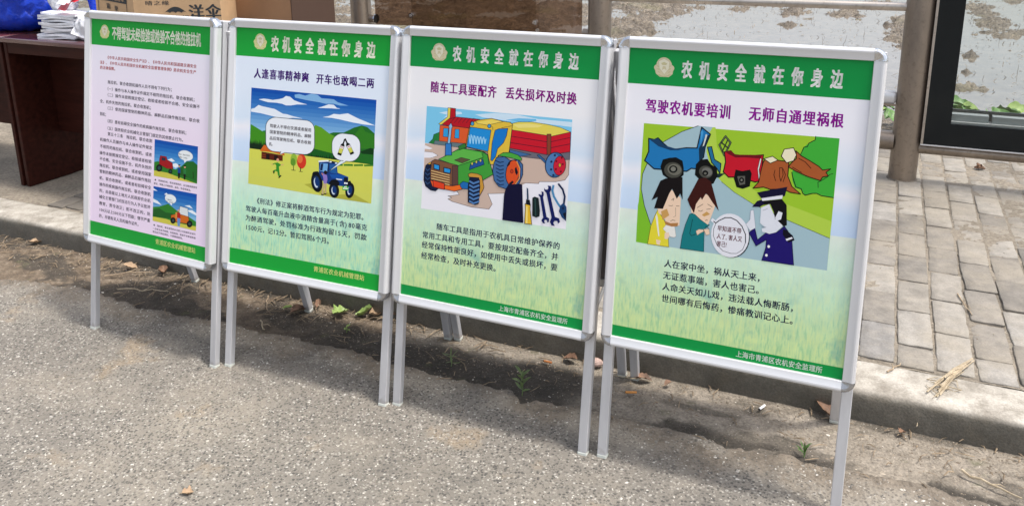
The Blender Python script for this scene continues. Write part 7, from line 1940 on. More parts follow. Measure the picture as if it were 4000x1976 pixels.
for i, (bx, by, yaw, lean) in enumerate(BOARDS):
    st = empty('poster_stand', (bx, by, 0), yaw, label=LBL[i], category='poster stand', group='four poster stands in a row by the kerb')
    Mf = Matrix.Rotation(math.pi/2-lean, 4, 'X'); 
    lo = Matrix.Translation((0, H0, .017))      # poster plane origin: bottom edge of the poster
    def part(name, me, M, par=st): o = put(name, me, par); o.matrix_basis = M; return o
    Mp = Mf @ lo
    part('top_rail', ht, Mp @ Matrix.Translation((0, PH, 0))); part('bottom_rail', hr, Mp); part('side_rail', vr, Mp @ Matrix.Translation((PW/2, 0, 0))); part('side_rail', vl, Mp @ Matrix.Translation((-PW/2, 0, 0)))
    for (sx, sy) in CC: part('corner_cap', (CCc if sy > 0 else CCd)[(sx, sy)], Mp @ Matrix.Translation((sx*PW/2, PH if sy > 0 else 0, 0)))
    part('back_board', (lambda o: (o.data, bpy.data.objects.remove(o))[0])(G().box(-PW/2+.0005, PW/2-.0005, .0005, PH-.0005, -.006, -.0015).obj('back_board', BACKB)), Mp)
    # poster sheet: mesh coordinates start at the sheet's lower left corner
    nx, ny = 14, 18; V = []; Fc = []
    for b in range(ny+1):
        for a in range(nx+1):
            x, y = PW*a/nx, PH*b/ny; V.append((x, y, .0))
    Fc = [(b*(nx+1)+a, b*(nx+1)+a+1, (b+1)*(nx+1)+a+1, (b+1)*(nx+1)+a) for b in range(ny) for a in range(nx)]
    sh = mk('poster_sheet', V, Fc, sheet_mat(i), st); sh.matrix_basis = Mp @ Matrix.Translation((-PW/2, 0, .0003))
    hb, fb = BANDS[i]
    o = mk('header_band', [(0, hb, .00003), (PW, hb, .00003), (PW, PH, .00003), (0, PH, .00003)], [(0, 1, 2, 3)], ink(HG[i]), sh)
    o = mk('footer_band', [(0, 0, .00003), (PW, 0, .00003), (PW, fb, .00003), (0, fb, .00003)], [(0, 1, 2, 3)], ink(HG[i]), sh)
    for (bi, nm), data in PRINTS.items():
        if bi == i: flat_print(nm, data, .00005, sh)
    zt = .00005+.000002*(1+max([len(d) for (bi, nm), d in PRINTS.items() if bi == i]+[0]))+.00002
    for pt_ in dict.fromkeys(l[0] for l in LINES[i]):
        ls = [l for l in LINES[i] if l[0] == pt_]
        for grp in ([[l] for l in ls] if pt_ == 'slogan_lettering' else [ls[:2], ls[2:]] if (pt_ == 'bubble_lettering' and i == 0) else [ls]):
            lettering(pt_, grp, zt if pt_ == 'bubble_lettering' else .00005, sh)
    for sx in (-1, 1):
        lg = part('front_leg', leg_me(sx*(PW/2+.0143), TOP), Mf)
        ft = G().bbox(sx*(PW/2+.0143)-LW-.0012, sx*(PW/2+.0143)+LW+.0012, .001, .0145, -.017-LD-.0012, -.017+LD+.0012, .003).obj('foot_cap', FOOT, lg)
    # rear half of the A frame
    rx, ry = REAR[i]; tz = TOP*math.cos(lean)-.02; ty = TOP*math.sin(lean)+.036; foot = ry; rl_ = math.atan2(foot-ty, tz)
    Mr = Matrix.Translation((rx, foot, 0)) @ Matrix.Rotation(math.pi, 4, 'Z') @ Matrix.Rotation(math.pi/2-rl_, 4, 'X'); RL = math.hypot(foot-ty, tz); dn = RL-TOP
    Mrp = Mr @ Matrix.Translation((0, H0+dn+.0, .017))
    part('top_rail', ht, Mrp @ Matrix.Translation((0, PH, 0))); part('bottom_rail', hr, Mrp); part('side_rail', vr, Mrp @ Matrix.Translation((PW/2, 0, 0))); part('side_rail', vl, Mrp @ Matrix.Translation((-PW/2, 0, 0)))
    for (sx, sy) in CC: part('corner_cap', CCd[(sx, sy)], Mrp @ Matrix.Translation((sx*PW/2, PH if sy > 0 else 0, 0)))
    part('back_board', (lambda o: (o.data, bpy.data.objects.remove(o))[0])(G().box(-PW/2+.0005, PW/2-.0005, .0005, PH-.0005, -.006, -.0015).obj('back_board', BACKB)), Mrp)
    for sx in (-1, 1):
        lg = part('rear_leg', leg_me(sx*(PW/2+.0143), RL-.01), Mr)
        G().bbox(sx*(PW/2+.0143)-LW-.0012, sx*(PW/2+.0143)+LW+.0012, .001, .0145, -.017-LD-.0012, -.017+LD+.0012, .003).obj('foot_cap', FOOT, lg)
        z1_ = .40; xa = sx*(PW/2+.0143)
        a_ = Vector((xa, z1_*math.tan(lean)+.012, z1_)); b_ = Vector((xa+rx, foot-(foot-ty)*z1_/tz-.012, z1_+.015)); mid = (a_+b_)/2+Vector((0, 0, .035))
        G().path([a_, mid, b_], .0055, 8).obj('folding_stay', ALU, st)
    for sx in (-.6, .6):
        G().tube((sx*PW/2-.03, TOP*math.sin(lean)+.016, TOP*math.cos(lean)-.012), (sx*PW/2+.03, TOP*math.sin(lean)+.016, TOP*math.cos(lean)-.012), .006, 10).obj('hinge', ALU, st)

# ---------------------------------------------------------------- brown tables
def table(s0, s1, lbl, right_only=False):
    tb = kroot('brown_table', (s0+s1)/2, .66, label=lbl, category='table'); w = (s1-s0)/2; f, b = .372-.66, .95-.66
    o = auto_smooth(G().bbox(-w-.008, w+.008, f-.012, b+.01, .792, .820, .004).obj('table_top', WOODTOP, tb), 50)
    G().bbox(-w+.026, w-.026, f+.004, f+.022, .735, .7915, .002).obj('front_apron', WOOD, tb)
    for x in (-w, w-.024): G().bbox(x, x+.024, f+.002, b, .0, .7915, .0025).obj('end_panel', WOOD, tb)
    G().bbox(-w+.025, w-.025, .60-.66, .618-.66, .262, .7345, .002).obj('modesty_panel', WOOD, tb)
    return tb
table(-2.482, -1.22, 'dark brown wooden table behind the left poster stand, holding white papers and a carton')
table(-3.76, -2.505, 'second dark brown table, mostly out of frame at the left edge')
for s, z in ((-2.43, .8),): 
    pass
# things on the table (top at z = .92)
def crumple(nx, ny, fn, mat, name, parent=None, smooth=True):
    V = [fn(i/nx, j/ny) for j in range(ny+1) for i in range(nx+1)]; Fc = [(j*(nx+1)+i, j*(nx+1)+i+1, (j+1)*(nx+1)+i+1, (j+1)*(nx+1)+i) for j in range(ny) for i in range(nx)]
    return mk(name, V, Fc, mat, parent, smooth)
def bag(name, s, t, rs, rt, h, lbl, seed, mat=BLUE, rz=0, cat='bag', flat=.75, bed=.9215):
    r_ = kroot(name, s, t, bed, rz, label=lbl, category=cat); V = []; nu, nv = 56, 26
    for j in range(nv+1):
        v = j/nv
        for i in range(nu):
            a = 2*math.pi*i/nu; ph = v*math.pi
            n = float(fbm(np.array(math.cos(a)*2.2+seed), np.array(math.sin(a)*2.2+v*3.5), 4))-.5; n2 = abs(float(fbm(np.array(math.cos(a)*5+seed*2), np.array(math.sin(a)*5+v*6), 3))-.5)
            n3 = abs(float(fbm(np.array(math.cos(a)*9+seed*3), np.array(math.sin(a)*9+v*11), 2))-.5); rr = math.sin(ph)**flat*(1+n*.55-n2*.6-n3*.22); z = h*(1-math.cos(ph))/2*(1+n*.45)-n2*h*.25
            V.append((rs*rr*math.cos(a), rt*rr*math.sin(a), max(z, 0)))
    Fc = [(j*nu+i, j*nu+(i+1) % nu, (j+1)*nu+(i+1) % nu, (j+1)*nu+i) for j in range(nv) for i in range(nu)]
    o = mk('crumpled_film', V, Fc, mat, r_, True); fix(o.data); return r_
bag('blue_plastic_bag', -2.66, .60, .33, .20, .30, 'crumpled shiny blue plastic bag lying on the table at the left edge', 3.3)
b2 = kroot('blue_plastic_strap', -2.06, .57, .9215, .1, label='upright strip of dark blue plastic bag between white papers and the carton', category='bag')
crumple(8, 20, lambda u, v: (-.02-.04+u*.085+.02*math.sin(v*3)+(1-v)*.05, .0+.03*math.sin(u*5+v*4)+.02*v, v*.36), BLUE, 'folded_film', b2)
crumple(8, 20, lambda u, v: (-.02-.04+u*.085+.02*math.sin(v*3)+(1-v)*.05, .025+.03*math.sin(u*5+v*4)+.02*v, v*.36), BLUE, 'folded_film', b2)
# stack of white booklets
wp = kroot('paper_stack', -2.11, .50, .9215, .12, label='untidy stack of white folded papers in clear sleeves on the brown table', category='paper stack')
r = random.Random(4); z = 0
for k in range(11):
    th = r.uniform(.008, .014); w, d = .135+r.uniform(-.012, .012), .08+r.uniform(-.008, .01); ox, oy = r.uniform(-.02, .02), r.uniform(-.015, .015); rz = r.uniform(-.25, .25)
    g = G(); n = 8; V = []
    for j in range(5):
        for i in range(n+1):
            x = -w+2*w*i/n; y = -d+2*d*j/4; V.append((x, y, .004*math.sin(x*20+k)+.003*math.sin(y*30+k*2)))
    nv = len(V); V += [(x, y, zz+th*.86) for x, y, zz in V]; I = lambda i, j, l: l*nv+j*(n+1)+i
    Fc = [(I(i, j, 1), I(i+1, j, 1), I(i+1, j+1, 1), I(i, j+1, 1)) for j in range(4) for i in range(n)]+[(I(i, j, 0), I(i, j+1, 0), I(i+1, j+1, 0), I(i+1, j, 0)) for j in range(4) for i in range(n)]
    Fc += [(I(i, 0, 0), I(i+1, 0, 0), I(i+1, 0, 1), I(i, 0, 1)) for i in range(n)]+[(I(i, 4, 0), I(i, 4, 1), I(i+1, 4, 1), I(i+1, 4, 0)) for i in range(n)]+[(I(0, j, 0), I(0, j, 1), I(0, j+1, 1), I(0, j+1, 0)) for j in range(4)]+[(I(n, j, 0), I(n, j+1, 0), I(n, j+1, 1), I(n, j, 1)) for j in range(4)]
    c_, s_ = math.cos(rz), math.sin(rz)
    mk('folded_paper', [(x*c_-y*s_+ox, x*s_+y*c_+oy, zz+z+.002) for x, y, zz in V], Fc, WHITEP if k % 3 else CLEARP, wp); z += th
b3 = bag('clear_plastic_roll', -2.20, .55, .085, .06, .085, 'crumpled milky plastic sleeve on top of the white paper stack', 8.1, CLEARP, .2, 'plastic sleeve', .5, .9215+z)
b4 = bag('white_plastic_wrap', -1.94, .46, .075, .06, .12, 'white plastic wrapped bundle leaning beside the paper stack', 1.7, CLEARP, -.4, 'plastic bundle', .5)
rd = kroot('red_wrapper', -2.055, .44, .9215, -.1, label='torn red and white wrapper lying across the paper stack', category='wrapper')
for nm, mat, dz, a0 in (('red_film', REDP, 0, 0.0), ('white_film', WHITEP, .012, -.03)):
    crumple(14, 6, lambda u, v: (-.06+u*.17, -.02+v*.06-(.03 if nm == 'white_film' else 0)*0, z+.0+u*.06+.012*math.sin(u*9+v*3)+v*.05+dz-(.0 if nm == 'red_film' else -.018)), mat, nm, rd)
cl = kroot('leaning_booklet', -1.93, .40, .9215, .35, label='white booklet in a clear sleeve leaning at the right end of the paper stack', category='booklet')
o = G().bbox(-.05, .05, -.004, .004, 0, .11, .001).obj('booklet_cover', WHITEP, cl); o.rotation_euler = (-.55, .35, 0); o.location = (0, 0, .02)
# printed carton (sits on a flattened carton)
fc = kroot('flattened_carton', -1.34, .66, .9215, .45, label='dark flattened carton under the printed box at the table end', category='carton')
G().bbox(-.2, .2, -.19, .19, 0, .05, .002).obj('cardboard_layer', m_simple('shaded_card', (.08, .06, .05, 1), .8), fc); G().bbox(-.19, .2, -.18, .19, .051, .10, .002).obj('cardboard_layer', m_simple('dark_card', (.05, .045, .045, 1), .8), fc)
YAW = math.radians(25.7)
px = kroot('printed_carton', -1.095, .5, 1.026, YAW, label='open brown cardboard carton with black print and an umbrella mark', category='carton')
cw_, cdp, chh = .40, .31, .27; th = .004
def face(name, g, mat=CARD): return g.obj(name, mat, px)
fa = face('front_side', G().bbox(-cw_, 0, 0, th, 0, chh, .001)); face('right_side', G().bbox(-th, 0, th+.0005, cdp, 0, chh, .001)); face('left_side', G().bbox(-cw_, -cw_+th, th+.0005, cdp, 0, chh, .001)); face('back_side', G().bbox(-cw_+.005, -.005, cdp-th, cdp, 0, chh, .001)); face('bottom', G().bbox(-cw_+.005, -.005, th+.001, cdp-th-.001, 0, th, .001))
fl = G().bbox(-.30, 0, 0, th, 0, .235, .001).obj('open_flap', CARD, px); fl.location = (-cw_-.002, .002, .02); fl.rotation_euler = (0, math.radians(4), math.radians(-34))
def card_text(s, x, z, size, par, y=-.0008, cwid=1, mat=INK, bold=.05, rot=0, thick=0):
    V = []; Fc = []
    for k, c in enumerate(s):
        if c not in CT: continue
        P, F_ = CT[c]
        for of in (-bold/2, 0, bold/2):
            n = len(V); V += [(x+(a+of+k*1.08)*size*cwid, y-.00001*(of > 0)-.00002*(of == 0), z+b*size) for a, b in P]; Fc += [tuple(i+n for i in f) for f in F_]
    return mk('printed_mark', V, Fc, mat, par)
_L = LINES; LINES = [[('', '晴之绢洋伞缘单清装箱', 0, 0, 0, 0, '', 0, None)]]; CT = glyphs(); LINES = _L
card_text('洋伞', -.150, .030, .080, fa, bold=.08, cwid=.9); card_text('晴之绢', -.262, .018, .036, fa, bold=.04)
V = [(-.262+.105*k/12, -.0008, .060+.028*math.sin(math.pi*k/12)) for k in range(13)]+[(-.262+.105*k/12, -.0008, .060+.006*abs(math.sin(math.pi*k/3))) for k in range(12, -1, -1)]
mk('umbrella_mark', V, [tuple(range(len(V)))], INK, fa); card_text('晴之缘', -.345, .098, .022, fa, bold=.03, cwid=1.6)
card_text('晴之绢装箱清单', -.262, .085, .026, fl, bold=.03, mat=CARD, y=-.0022)
mk('print_bar', [(-.28, -.0015, .076), (-.05, -.0015, .076), (-.05, -.0015, .116), (-.28, -.0015, .116)], [(0, 1, 2, 3)], INK, fl)
for x in (-.278, -.055): mk('print_rule', [(x, -.0015, .02), (x+.004, -.0015, .02), (x+.004, -.0015, .0755), (x, -.0015, .0755)], [(0, 1, 2, 3)], INK, fl)
card_text('箱', -.21, .04, .03, fl, y=-.0022); card_text('单', -.15, .035, .03, fl, y=-.0022)
# plain carton behind
pc = kroot('plain_carton', -1.03, .93, .1, math.radians(6), label='tall plain brown carton standing behind the end of the table', category='carton')
G().bbox(-.32, .12, -.2, .2, 0, 1.24, .003).obj('carton_body', CARDD, pc); G().bbox(.1205, .125, -.2, .2, .0, 1.24, .001).obj('carton_edge', m_simple('card_edge_dark', (.06, .03, .018, 1), .8), pc)
crumple(6, 6, lambda u, v: (-.14+u*.07*(1-.6*v)+.02*v, -.2012, 1.24-v*.08), m_simple('torn_paper', (.5, .38, .27, 1), .8), 'torn_patch', pc)

# ---------------------------------------------------------------- litter, weeds and chips
def leaf_mesh(L, W, seed, curl=.3, lobes=0):
    r = random.Random(seed); n = 9; V = []; Fc = []
    for i in range(n+1):
        u = i/n; w = W*math.sin(math.pi*min(1, u*.97+.02))**.8*(1+(.35*math.sin(u*lobes*6.28) if lobes else r.uniform(-.12, .12)))
        zc = curl*L*(math.sin(u*3.0+seed)*.5+u*u*.3)
        for k in (-1, -.5, 0, .5, 1): V.append((u*L, k*w/2, zc+abs(k)**2*w*(.35+curl)*r.uniform(.7, 1.2)*.6+r.uniform(-1, 1)*L*.012))
    mn = min(v[2] for v in V); V = [(a, b, c-mn+.002) for a, b, c in V]
    Fc = [(i*5+k, i*5+k+1, (i+1)*5+k+1, (i+1)*5+k) for i in range(n) for k in range(4)]; return V, Fc
def leaf(s, t, z, L, W, rz, lbl, mat=DEAD, seed=1, curl=.3, lobes=0, group=None, name='fallen_leaf'):
    r_ = kroot(name, s, t, z, rz, label=lbl, category='leaf', group=group); V, Fc = leaf_mesh(L, W, seed, curl, lobes)
    mk('leaf_blade', V, Fc, mat, r_, True); G().path([(-L*.25, .002, .003), (0, 0, .004), (L*.5, 0, V[5*4+2][2]+.0005), (L*.9, 0, V[5*8+2][2]+.0005)], [.0012, .001, .0007, .0004], 5).obj('leaf_stalk', TWIG, r_); return r_
GZ = .006
leaf(1.69, -.03, GZ, .065, .05, 2.6, 'large curled brown leaf against the right front leg of the nearest stand', DEAD, 5, .35)
leaf(1.875, -.045, GZ, .028, .024, 1.0, 'small curled brown leaf on the gutter right of the nearest stand', DEAD, 8, .4)
leaf(-1.94, -.03, GZ, .06, .04, .6, 'pinkish brown leaf against the kerb at the far left', DEADP, 3, .25)
leaf(-.13, -.085, GZ, .075, .06, 1.3, 'torn pale green leaf below the second stand', PALEG, 2, .25, 3)
leaf(-.06, -.04, GZ, .07, .045, .3, 'folded green leaf close to the kerb below the second stand', PALEG, 4, .5)
leaf(-.36, -.11, GZ, .045, .02, .5, 'narrow yellow green leaf on the dark soil', PALEG, 6, .2)
leaf(-.30, -.13, GZ, .07, .045, 1.1, 'broad dull brown leaf on the dark soil beside the rear legs', DEAD, 7, .25)
leaf(.0, -.03, GZ, .05, .045, .8, 'orange brown leaf at the kerb beside the right leg of the second stand', DEADP, 9, .5)
leaf(-.235, -.05, GZ, .035, .025, 1.9, 'small orange leaf beside the rear foot of the second stand', DEAD, 10, .7)
leaf(.06, -.02, GZ, .05, .03, .4, 'reddish leaf in the gap between second and third stands', DEAD, 12, .4)
leaf(.855, -.03, GZ, .055, .035, 3.0, 'dark reddish leaf at the kerb behind the right leg of the third stand', DEAD, 14, .3)
leaf(1.065, -.055, GZ, .06, .03, .2, 'brown leaf under the left rear foot of the nearest stand', DEAD, 13, .3)
leaf(.10, -1.09, .005, .03, .028, .6, 'small pale dry leaf on the asphalt near the bottom edge', DEADP, 15, .2, 2)
leaf(1.17, -.06, GZ, .028, .02, .9, 'small crumpled brown leaf among straw by the kerb', DEAD, 18, .3)
leaf(-1.28, -.06, GZ, .07, .035, .2, 'crumpled tan leaf right of the left leg of the first stand', DEADP, 21, .3)
leaf(-1.05, -.05, GZ, .06, .04, 2.4, 'dark brown leaf in the soil below the first stand', DEAD, 22, .5)
def butt(s, t, rz, lbl, col, tip, L=.03, z=GZ):
    r_ = kroot('cigarette_butt', s, t, z+.004, rz, label=lbl, category='cigarette butt')
    auto_smooth(G().tube((-L/2, 0, 0), (L/2, 0, 0), .0038, 12).obj('filter_paper', m_simple('butt_paper', col, .7), r_)); auto_smooth(G().tube((-L/2-.003, 0, 0), (-L/2-.0002, 0, 0), .003, 10, .0036).obj('burnt_tip', m_simple('burnt', tip, .9), r_))
butt(1.081, -.141, .35, 'orange cigarette butt with burnt end left of the nearest stand', (.62, .26, .06, 1), (.02, .02, .02, 1), .036)
butt(1.482, -.061, 1.15, 'white cigarette stub lying near the kerb', (.8, .8, .8, 1), (.02, .02, .02, 1), .03)
butt(.762, -.071, .0, 'squashed orange cigarette butt below the third stand', (.5, .18, .05, 1), (.1, .04, .02, 1), .028)
st_ = kroot('pinkish_stone', .921, -.022, .0, .3, label='pinkish broken stone at the kerb between third and nearest stands', category='stone')
V = []; Fc = []
for j in range(7):
    for i in range(10):
        a = i*.6283; p = j*math.pi/6; n = .8+.5*float(fbm(np.array(i*1.3), np.array(j*1.7), 2)); V.append((.024*math.sin(p)*math.cos(a)*n, .018*math.sin(p)*math.sin(a)*n, .016-.016*math.cos(p)*n*.9+.002))
Fc = [(j*10+i, j*10+(i+1) % 10, (j+1)*10+(i+1) % 10, (j+1)*10+i) for j in range(6) for i in range(10)]; mk('broken_face', V, Fc, m_simple('pink_stone', (.5, .36, .31, 1), .8, 0, (60, .003), (60, .7, 1.2)), st_)
# sprouts
def sprout(s, t, h, n, lbl, mat, seed, spread=.5, lw=.008, ll=.03, z=0, name='weed_sprout', cat='weed'):
    r = random.Random(seed); r_ = kroot(name, s, t, z, 0, label=lbl, category=cat)
    G().path([(0, 0, 0), (.003, .002, h*.5), (.001, 0, h)], [.0015, .0012, .0006], 5).obj('stem', mat, r_)
    for k in range(n):
        V, Fc = leaf_mesh(ll*r.uniform(.7, 1.1), lw*r.uniform(.8, 1.2), seed+k, .15); o = mk('leaf', V, Fc, mat, r_, True)
        o.location = (0, 0, h*(.15+.8*k/n)); o.rotation_euler = (0, -r.uniform(.1, spread), k*2.4+r.uniform(-.3, .3))
    return r_
sprout(.757, -.284, .085, 10, 'small leafy weed sprouting at the asphalt edge below the third stand', WEED, 3, .9, .013, .042)
sprout(.458, -.214, .05, 8, 'wispy small weed on the dark wet soil below the third stand', WEED, 9, 1.0, .005, .045)
sprout(1.626, -.254, .03, 9, 'tuft of green grass at the cracked asphalt edge near the right', GREEN, 5, 1.2, .005, .035)
sprout(-.02, -.155, .025, 4, 'tiny green seedling on the soil beside the second stand', PALEG, 6, .5, .012, .02)
# broad leaved plants on the bank, seen through the case and past the post
def bank_plant(s, t, z, n, sc, lbl, seed):
    r = random.Random(seed); r_ = kroot('broad_leaf_plant', s, t, z, 0, label=lbl, category='plant', group='broad leaved plants on the bank')
    for k in range(n):
        a = k*2.4+r.uniform(-.4, .4); hh = sc*r.uniform(.5, 1.05); rr = sc*r.uniform(.2, .55)
        st2 = G().path([(0, 0, 0), (rr*.4*math.cos(a), rr*.4*math.sin(a), hh*.7), (rr*math.cos(a), rr*math.sin(a), hh)], [.004, .003, .002], 5).obj('stem', GREEN, r_)
        V, Fc = leaf_mesh(sc*.62, sc*.45, seed*3+k, .25); o = mk('leaf', V, Fc, GREEN if k % 4 else PALEG, r_, True); o.location = (rr*math.cos(a), rr*math.sin(a), hh); o.rotation_euler = (r.uniform(-.4, .4), r.uniform(-.2, .6), a+r.uniform(-.5, .5))
for k, (s, t, z, n, sc, lbl) in enumerate([(2.36, 3.5, .03, 11, .235, 'tallest broad leaved green plant behind the display case glass'), (2.16, 3.45, .03, 9, .19, 'low broad leaved plant at the left edge of the display case glass'), (2.62, 3.5, .03, 10, .20, 'broad leaved plant at the right side of the display case glass'), (1.86, 4.1, -.05, 12, .2, 'dark green plant beside the thick right post'), (-.52, 4.3, -.08, 9, .2, 'green plant seen through the gap between third and nearest stands'), (3.0, 3.6, .02, 9, .3, 'plant beyond the display case, off to the right')]):
    bank_plant(s, t, z, n, sc, lbl, 20+k)
# straw bundle on the kerb
sb = kroot('straw_bundle', 2.01, .17, .101, math.atan2(-.309, -.131), label='bundle of pale dry straw lying across the kerb at the right', category='straw')
r = random.Random(12)
for k in range(16):
    a0 = Vector((-.17+r.uniform(0, .12), r.uniform(-.008, .008)+.004, r.uniform(.002, .012))); a1 = Vector((.15-r.uniform(0, .14), r.uniform(-.02, .02), r.uniform(.002, .018))); md = (a0+a1)/2+Vector((0, r.uniform(-.008, .008), .005))
    G().path([a0, md, a1], r.uniform(.0012, .003), 5).obj('straw_stalk', STRAW, sb)
for k in range(14):
    x = .05+r.uniform(-.05, .07); G().path([(x, r.uniform(-.01, .01), .004), (x+r.uniform(-.03, .03), r.uniform(-.05, .05), r.uniform(.002, .012)), (x+r.uniform(-.05, .05), r.uniform(-.05, .04), .003)], [.0015, .002, .0008], 5).obj('straw_chaff', STRAW, sb)
def stick(s0, t0, s1, t1, z, rad, lbl, mat=TWIG, sag=.01, seed=1):
    r = random.Random(seed); L = math.hypot(s1-s0, t1-t0); r_ = kroot('dry_stick', (s0+s1)/2, (t0+t1)/2, z, math.atan2(t1-t0, s1-s0), label=lbl, category='stick')
    n = 6; pts = [(-L/2+L*i/n, r.uniform(-1, 1)*sag*.6, abs(r.uniform(0, 1))*sag+rad) for i in range(n+1)]; G().path(pts, [rad*(1-.5*i/n) for i in range(n+1)], 6).obj('stem', mat, r_)
    G().path([pts[3], (pts[3][0]+L*.12, sag*2, sag+rad), (pts[3][0]+L*.2, sag*3.2, rad)], [rad*.5, rad*.4, rad*.2], 5).obj('side_shoot', mat, r_)
stick(2.03, -.165, 2.17, -.225, GZ, .004, 'long pale split stick on the gutter at the lower right', STRAW, .006, 2)
stick(2.065, .83, 2.10, .66, .104, .003, 'thin dark twig lying along a paving joint', TWIG, .004, 3)
stick(-1.28, -.16, -1.12, -.05, GZ, .0035, 'forked dry twig on soil below the first stand', TWIG, .01, 4)
stick(-1.10, -.25, -.90, -.17, GZ, .003, 'pale forked twig lying at the asphalt edge below the first stand', STRAW, .012, 5)
stick(-.48, -.05, -.40, -.15, GZ, .003, 'dark twig pointing to the road between first and second stands', TWIG, .008, 6)
stick(-.37, -.22, -.30, -.28, GZ, .0035, 'short thick pale twig below the second stand', STRAW, .008, 7)
stick(-.23, -.04, -.02, -.09, GZ, .0022, 'thin twig tangle by the rear foot of the second stand', TWIG, .012, 8)
stick(1.83, .14, 1.87, .21, .1, .003, 'short dark twig on the kerb top at the right', TWIG, .006, 9)
stick(1.92, -.02, 1.93, .05, .03, .0012, 'single grass stalk leaning on the kerb face', STRAW, .004, 10)
stick(.99, -.07, 1.13, -.05, GZ, .0018, 'yellow green grass stalk by the left rear foot of the nearest stand', STRAW, .006, 11)
cld = kroot('dried_clod', 2.269, 2.635, .102, .4, label='dried brown clump lying on the pavers under the display case', category='clump')
for k in range(7): G().path([(r.uniform(-.03, .03), r.uniform(-.015, .015), .004), (r.uniform(-.03, .03), r.uniform(-.015, .015), r.uniform(.01, .025)), (r.uniform(-.035, .035), r.uniform(-.02, .02), .004)], [.006, .008, .004], 6).obj('curled_piece', DEAD, cld)
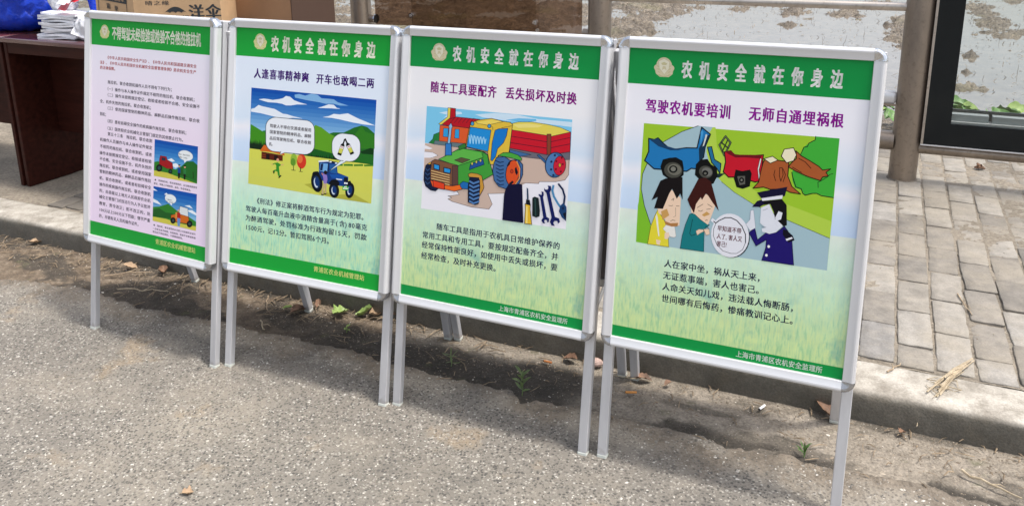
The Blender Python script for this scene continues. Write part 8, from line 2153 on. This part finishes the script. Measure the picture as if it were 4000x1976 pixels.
# countless fine litter in the gutter
g = G(); r = random.Random(21)
for k in range(800):
    s = r.uniform(-3, 2.6); t = -abs(r.gauss(0, .12)); t = max(t, float(edge(np.array([s]))[0])-.02); a = r.uniform(0, 3.14); L = r.uniform(.01, .085)*(1 if s < .6 else .6); rad = r.uniform(.0008, .0026)
    if s > .5 and r.random() < .35: continue
    p = K(s, t, .004+r.uniform(0, .004)); d = Vector((math.cos(a), math.sin(a), 0)); w = Vector((-d.y, d.x, 0))
    g.path([p-d*L/2, p+w*r.uniform(-.15, .15)*L+Vector((0, 0, r.uniform(.001, .006))), p+d*L/2], [rad*.7, rad, rad*.5], 4)
tag(g.obj('fine_twigs', leafmat('twig_litter', (.10, .07, .045, 1), (.34, .26, .17, 1), .85)), kind='stuff', label='fine dry twigs and stalks scattered along the gutter', category='twigs')
def chips(name, lbl, cat, n, seed, smin, smax, tfn, size, cols, zfn, lift):
    # low faceted stones: a ring of six points and a peak, colour carried per stone
    rs = np.random.RandomState(seed); s = rs.uniform(smin, smax, n); t, ok = tfn(rs, s, n); s, t = s[ok], t[ok]; m = len(s); q = size(rs, m); zb = zfn(s, t)
    cr = rs.rand(m); ci = np.searchsorted(np.cumsum([c[0] for c in cols]), cr).clip(0, len(cols)-1); base_ = np.array([c[1] for c in cols])[ci]*rs.uniform(.75, 1.25, (m, 1))
    ang = rs.rand(m)*6.283; st3 = rs.uniform(.3, .85, m); k = 6; V = np.zeros((m, k+1, 3)); rot = rs.rand(m)*6.283
    for i in range(k+1):
        a = ang+i*6.283/k; rr = q*rs.uniform(.7, 1.15, m)*(i < k); xs_ = rr*np.cos(a); ys_ = rr*np.sin(a)*st3; c, d = np.cos(rot), np.sin(rot)
        S = s+xs_*c-ys_*d+(i == k)*q*rs.uniform(-.3, .3, m); T = t+xs_*d+ys_*c+(i == k)*q*rs.uniform(-.3, .3, m)
        V[:, i] = np.stack([KO.x+KU.x*S+KN.x*T, KO.y+KU.y*S+KN.y*T, zb+(lift+q*rs.uniform(.15, .5, m) if i == k else -.0005+lift*rs.uniform(.2, 1, m))], -1)
    b0 = np.arange(m)[:, None, None]*(k+1); tri = np.array([[i, (i+1) % k, k] for i in range(k)])[None]; F_ = (b0+tri).reshape(-1, 3)
    me = bpy.data.meshes.new(name); me.vertices.add(m*(k+1)); me.vertices.foreach_set('co', V.ravel()); me.loops.add(F_.size); me.loops.foreach_set('vertex_index', F_.ravel().astype(np.int32)); me.polygons.add(len(F_)); me.polygons.foreach_set('loop_start', np.arange(len(F_))*3); me.polygons.foreach_set('loop_total', np.full(len(F_), 3)); me.update(calc_edges=True)
    at = me.attributes.new('stone_colour', 'FLOAT_COLOR', 'POINT'); at.data.foreach_set('color', np.repeat(np.concatenate([base_, np.ones((m, 1))], 1), k+1, axis=0).ravel().astype(np.float32))
    mt = N(name+'_stone', .75); a_ = mt.n('Attribute', attribute_name='stone_colour'); mt.base(a_.outputs['Color']); mt.bump(mt.noise(500), .0006, .5); me.materials.append(mt.m)
    tag(put(name, me), kind='stuff', label=lbl, category=cat)
def t_gut(rs, s, n): t = -np.abs(rs.normal(0, .15, n))-.003; return t, t > edge(s)-.04
chips('soil_crumbs', 'soil crumbs and grit scattered along the gutter', 'grit', 9000, 22, -3.2, 2.8, t_gut, lambda rs, m: rs.gamma(2.2, .0009, m)+.0008, [(.45, (.11, .085, .06)), (.35, (.2, .16, .115)), (.15, (.3, .255, .2)), (.05, (.5, .46, .4))], lambda s, t: soil_z(s, t), .0005)
def t_road(rs, s, n): t = -.27-rs.rand(n)**.85*1.8; return t, t < edge(s)-.006
chips('road_chips', 'stone chips of many greys set in the worn asphalt', 'stone chips', 105000, 31, -2.7, 3.1, t_road, lambda rs, m: rs.gamma(2.2, .00085, m).clip(0, .0045)+.0017, [(.30, (.09, .083, .074)), (.30, (.165, .15, .13)), (.18, (.25, .23, .195)), (.14, (.36, .335, .29)), (.08, (.47, .445, .40))], lambda s, t: .004+(fbm(s*9, (edge(s)-t)*9+2, 4)-.5)*.006, .0004)
def t_pave(rs, s, n): t = .2+rs.rand(n)*2.8; fr_ = np.abs(((s-1.913)/BW+.5) % 1-.5); return t, (fr_ > .42) | (rs.rand(n) < .12)
chips('paver_grit', 'loose grit lying in the joints between the paving bricks', 'grit', 22000, 35, 1.2, 3.4, t_pave, lambda rs, m: rs.gamma(2.0, .0011, m)+.0008, [(.35, (.12, .1, .075)), (.45, (.22, .185, .14)), (.2, (.34, .295, .23))], lambda s, t: .0945+0*s+.005*(np.abs(((s-1.913)/BW+.5) % 1-.5) < .42), .0004)
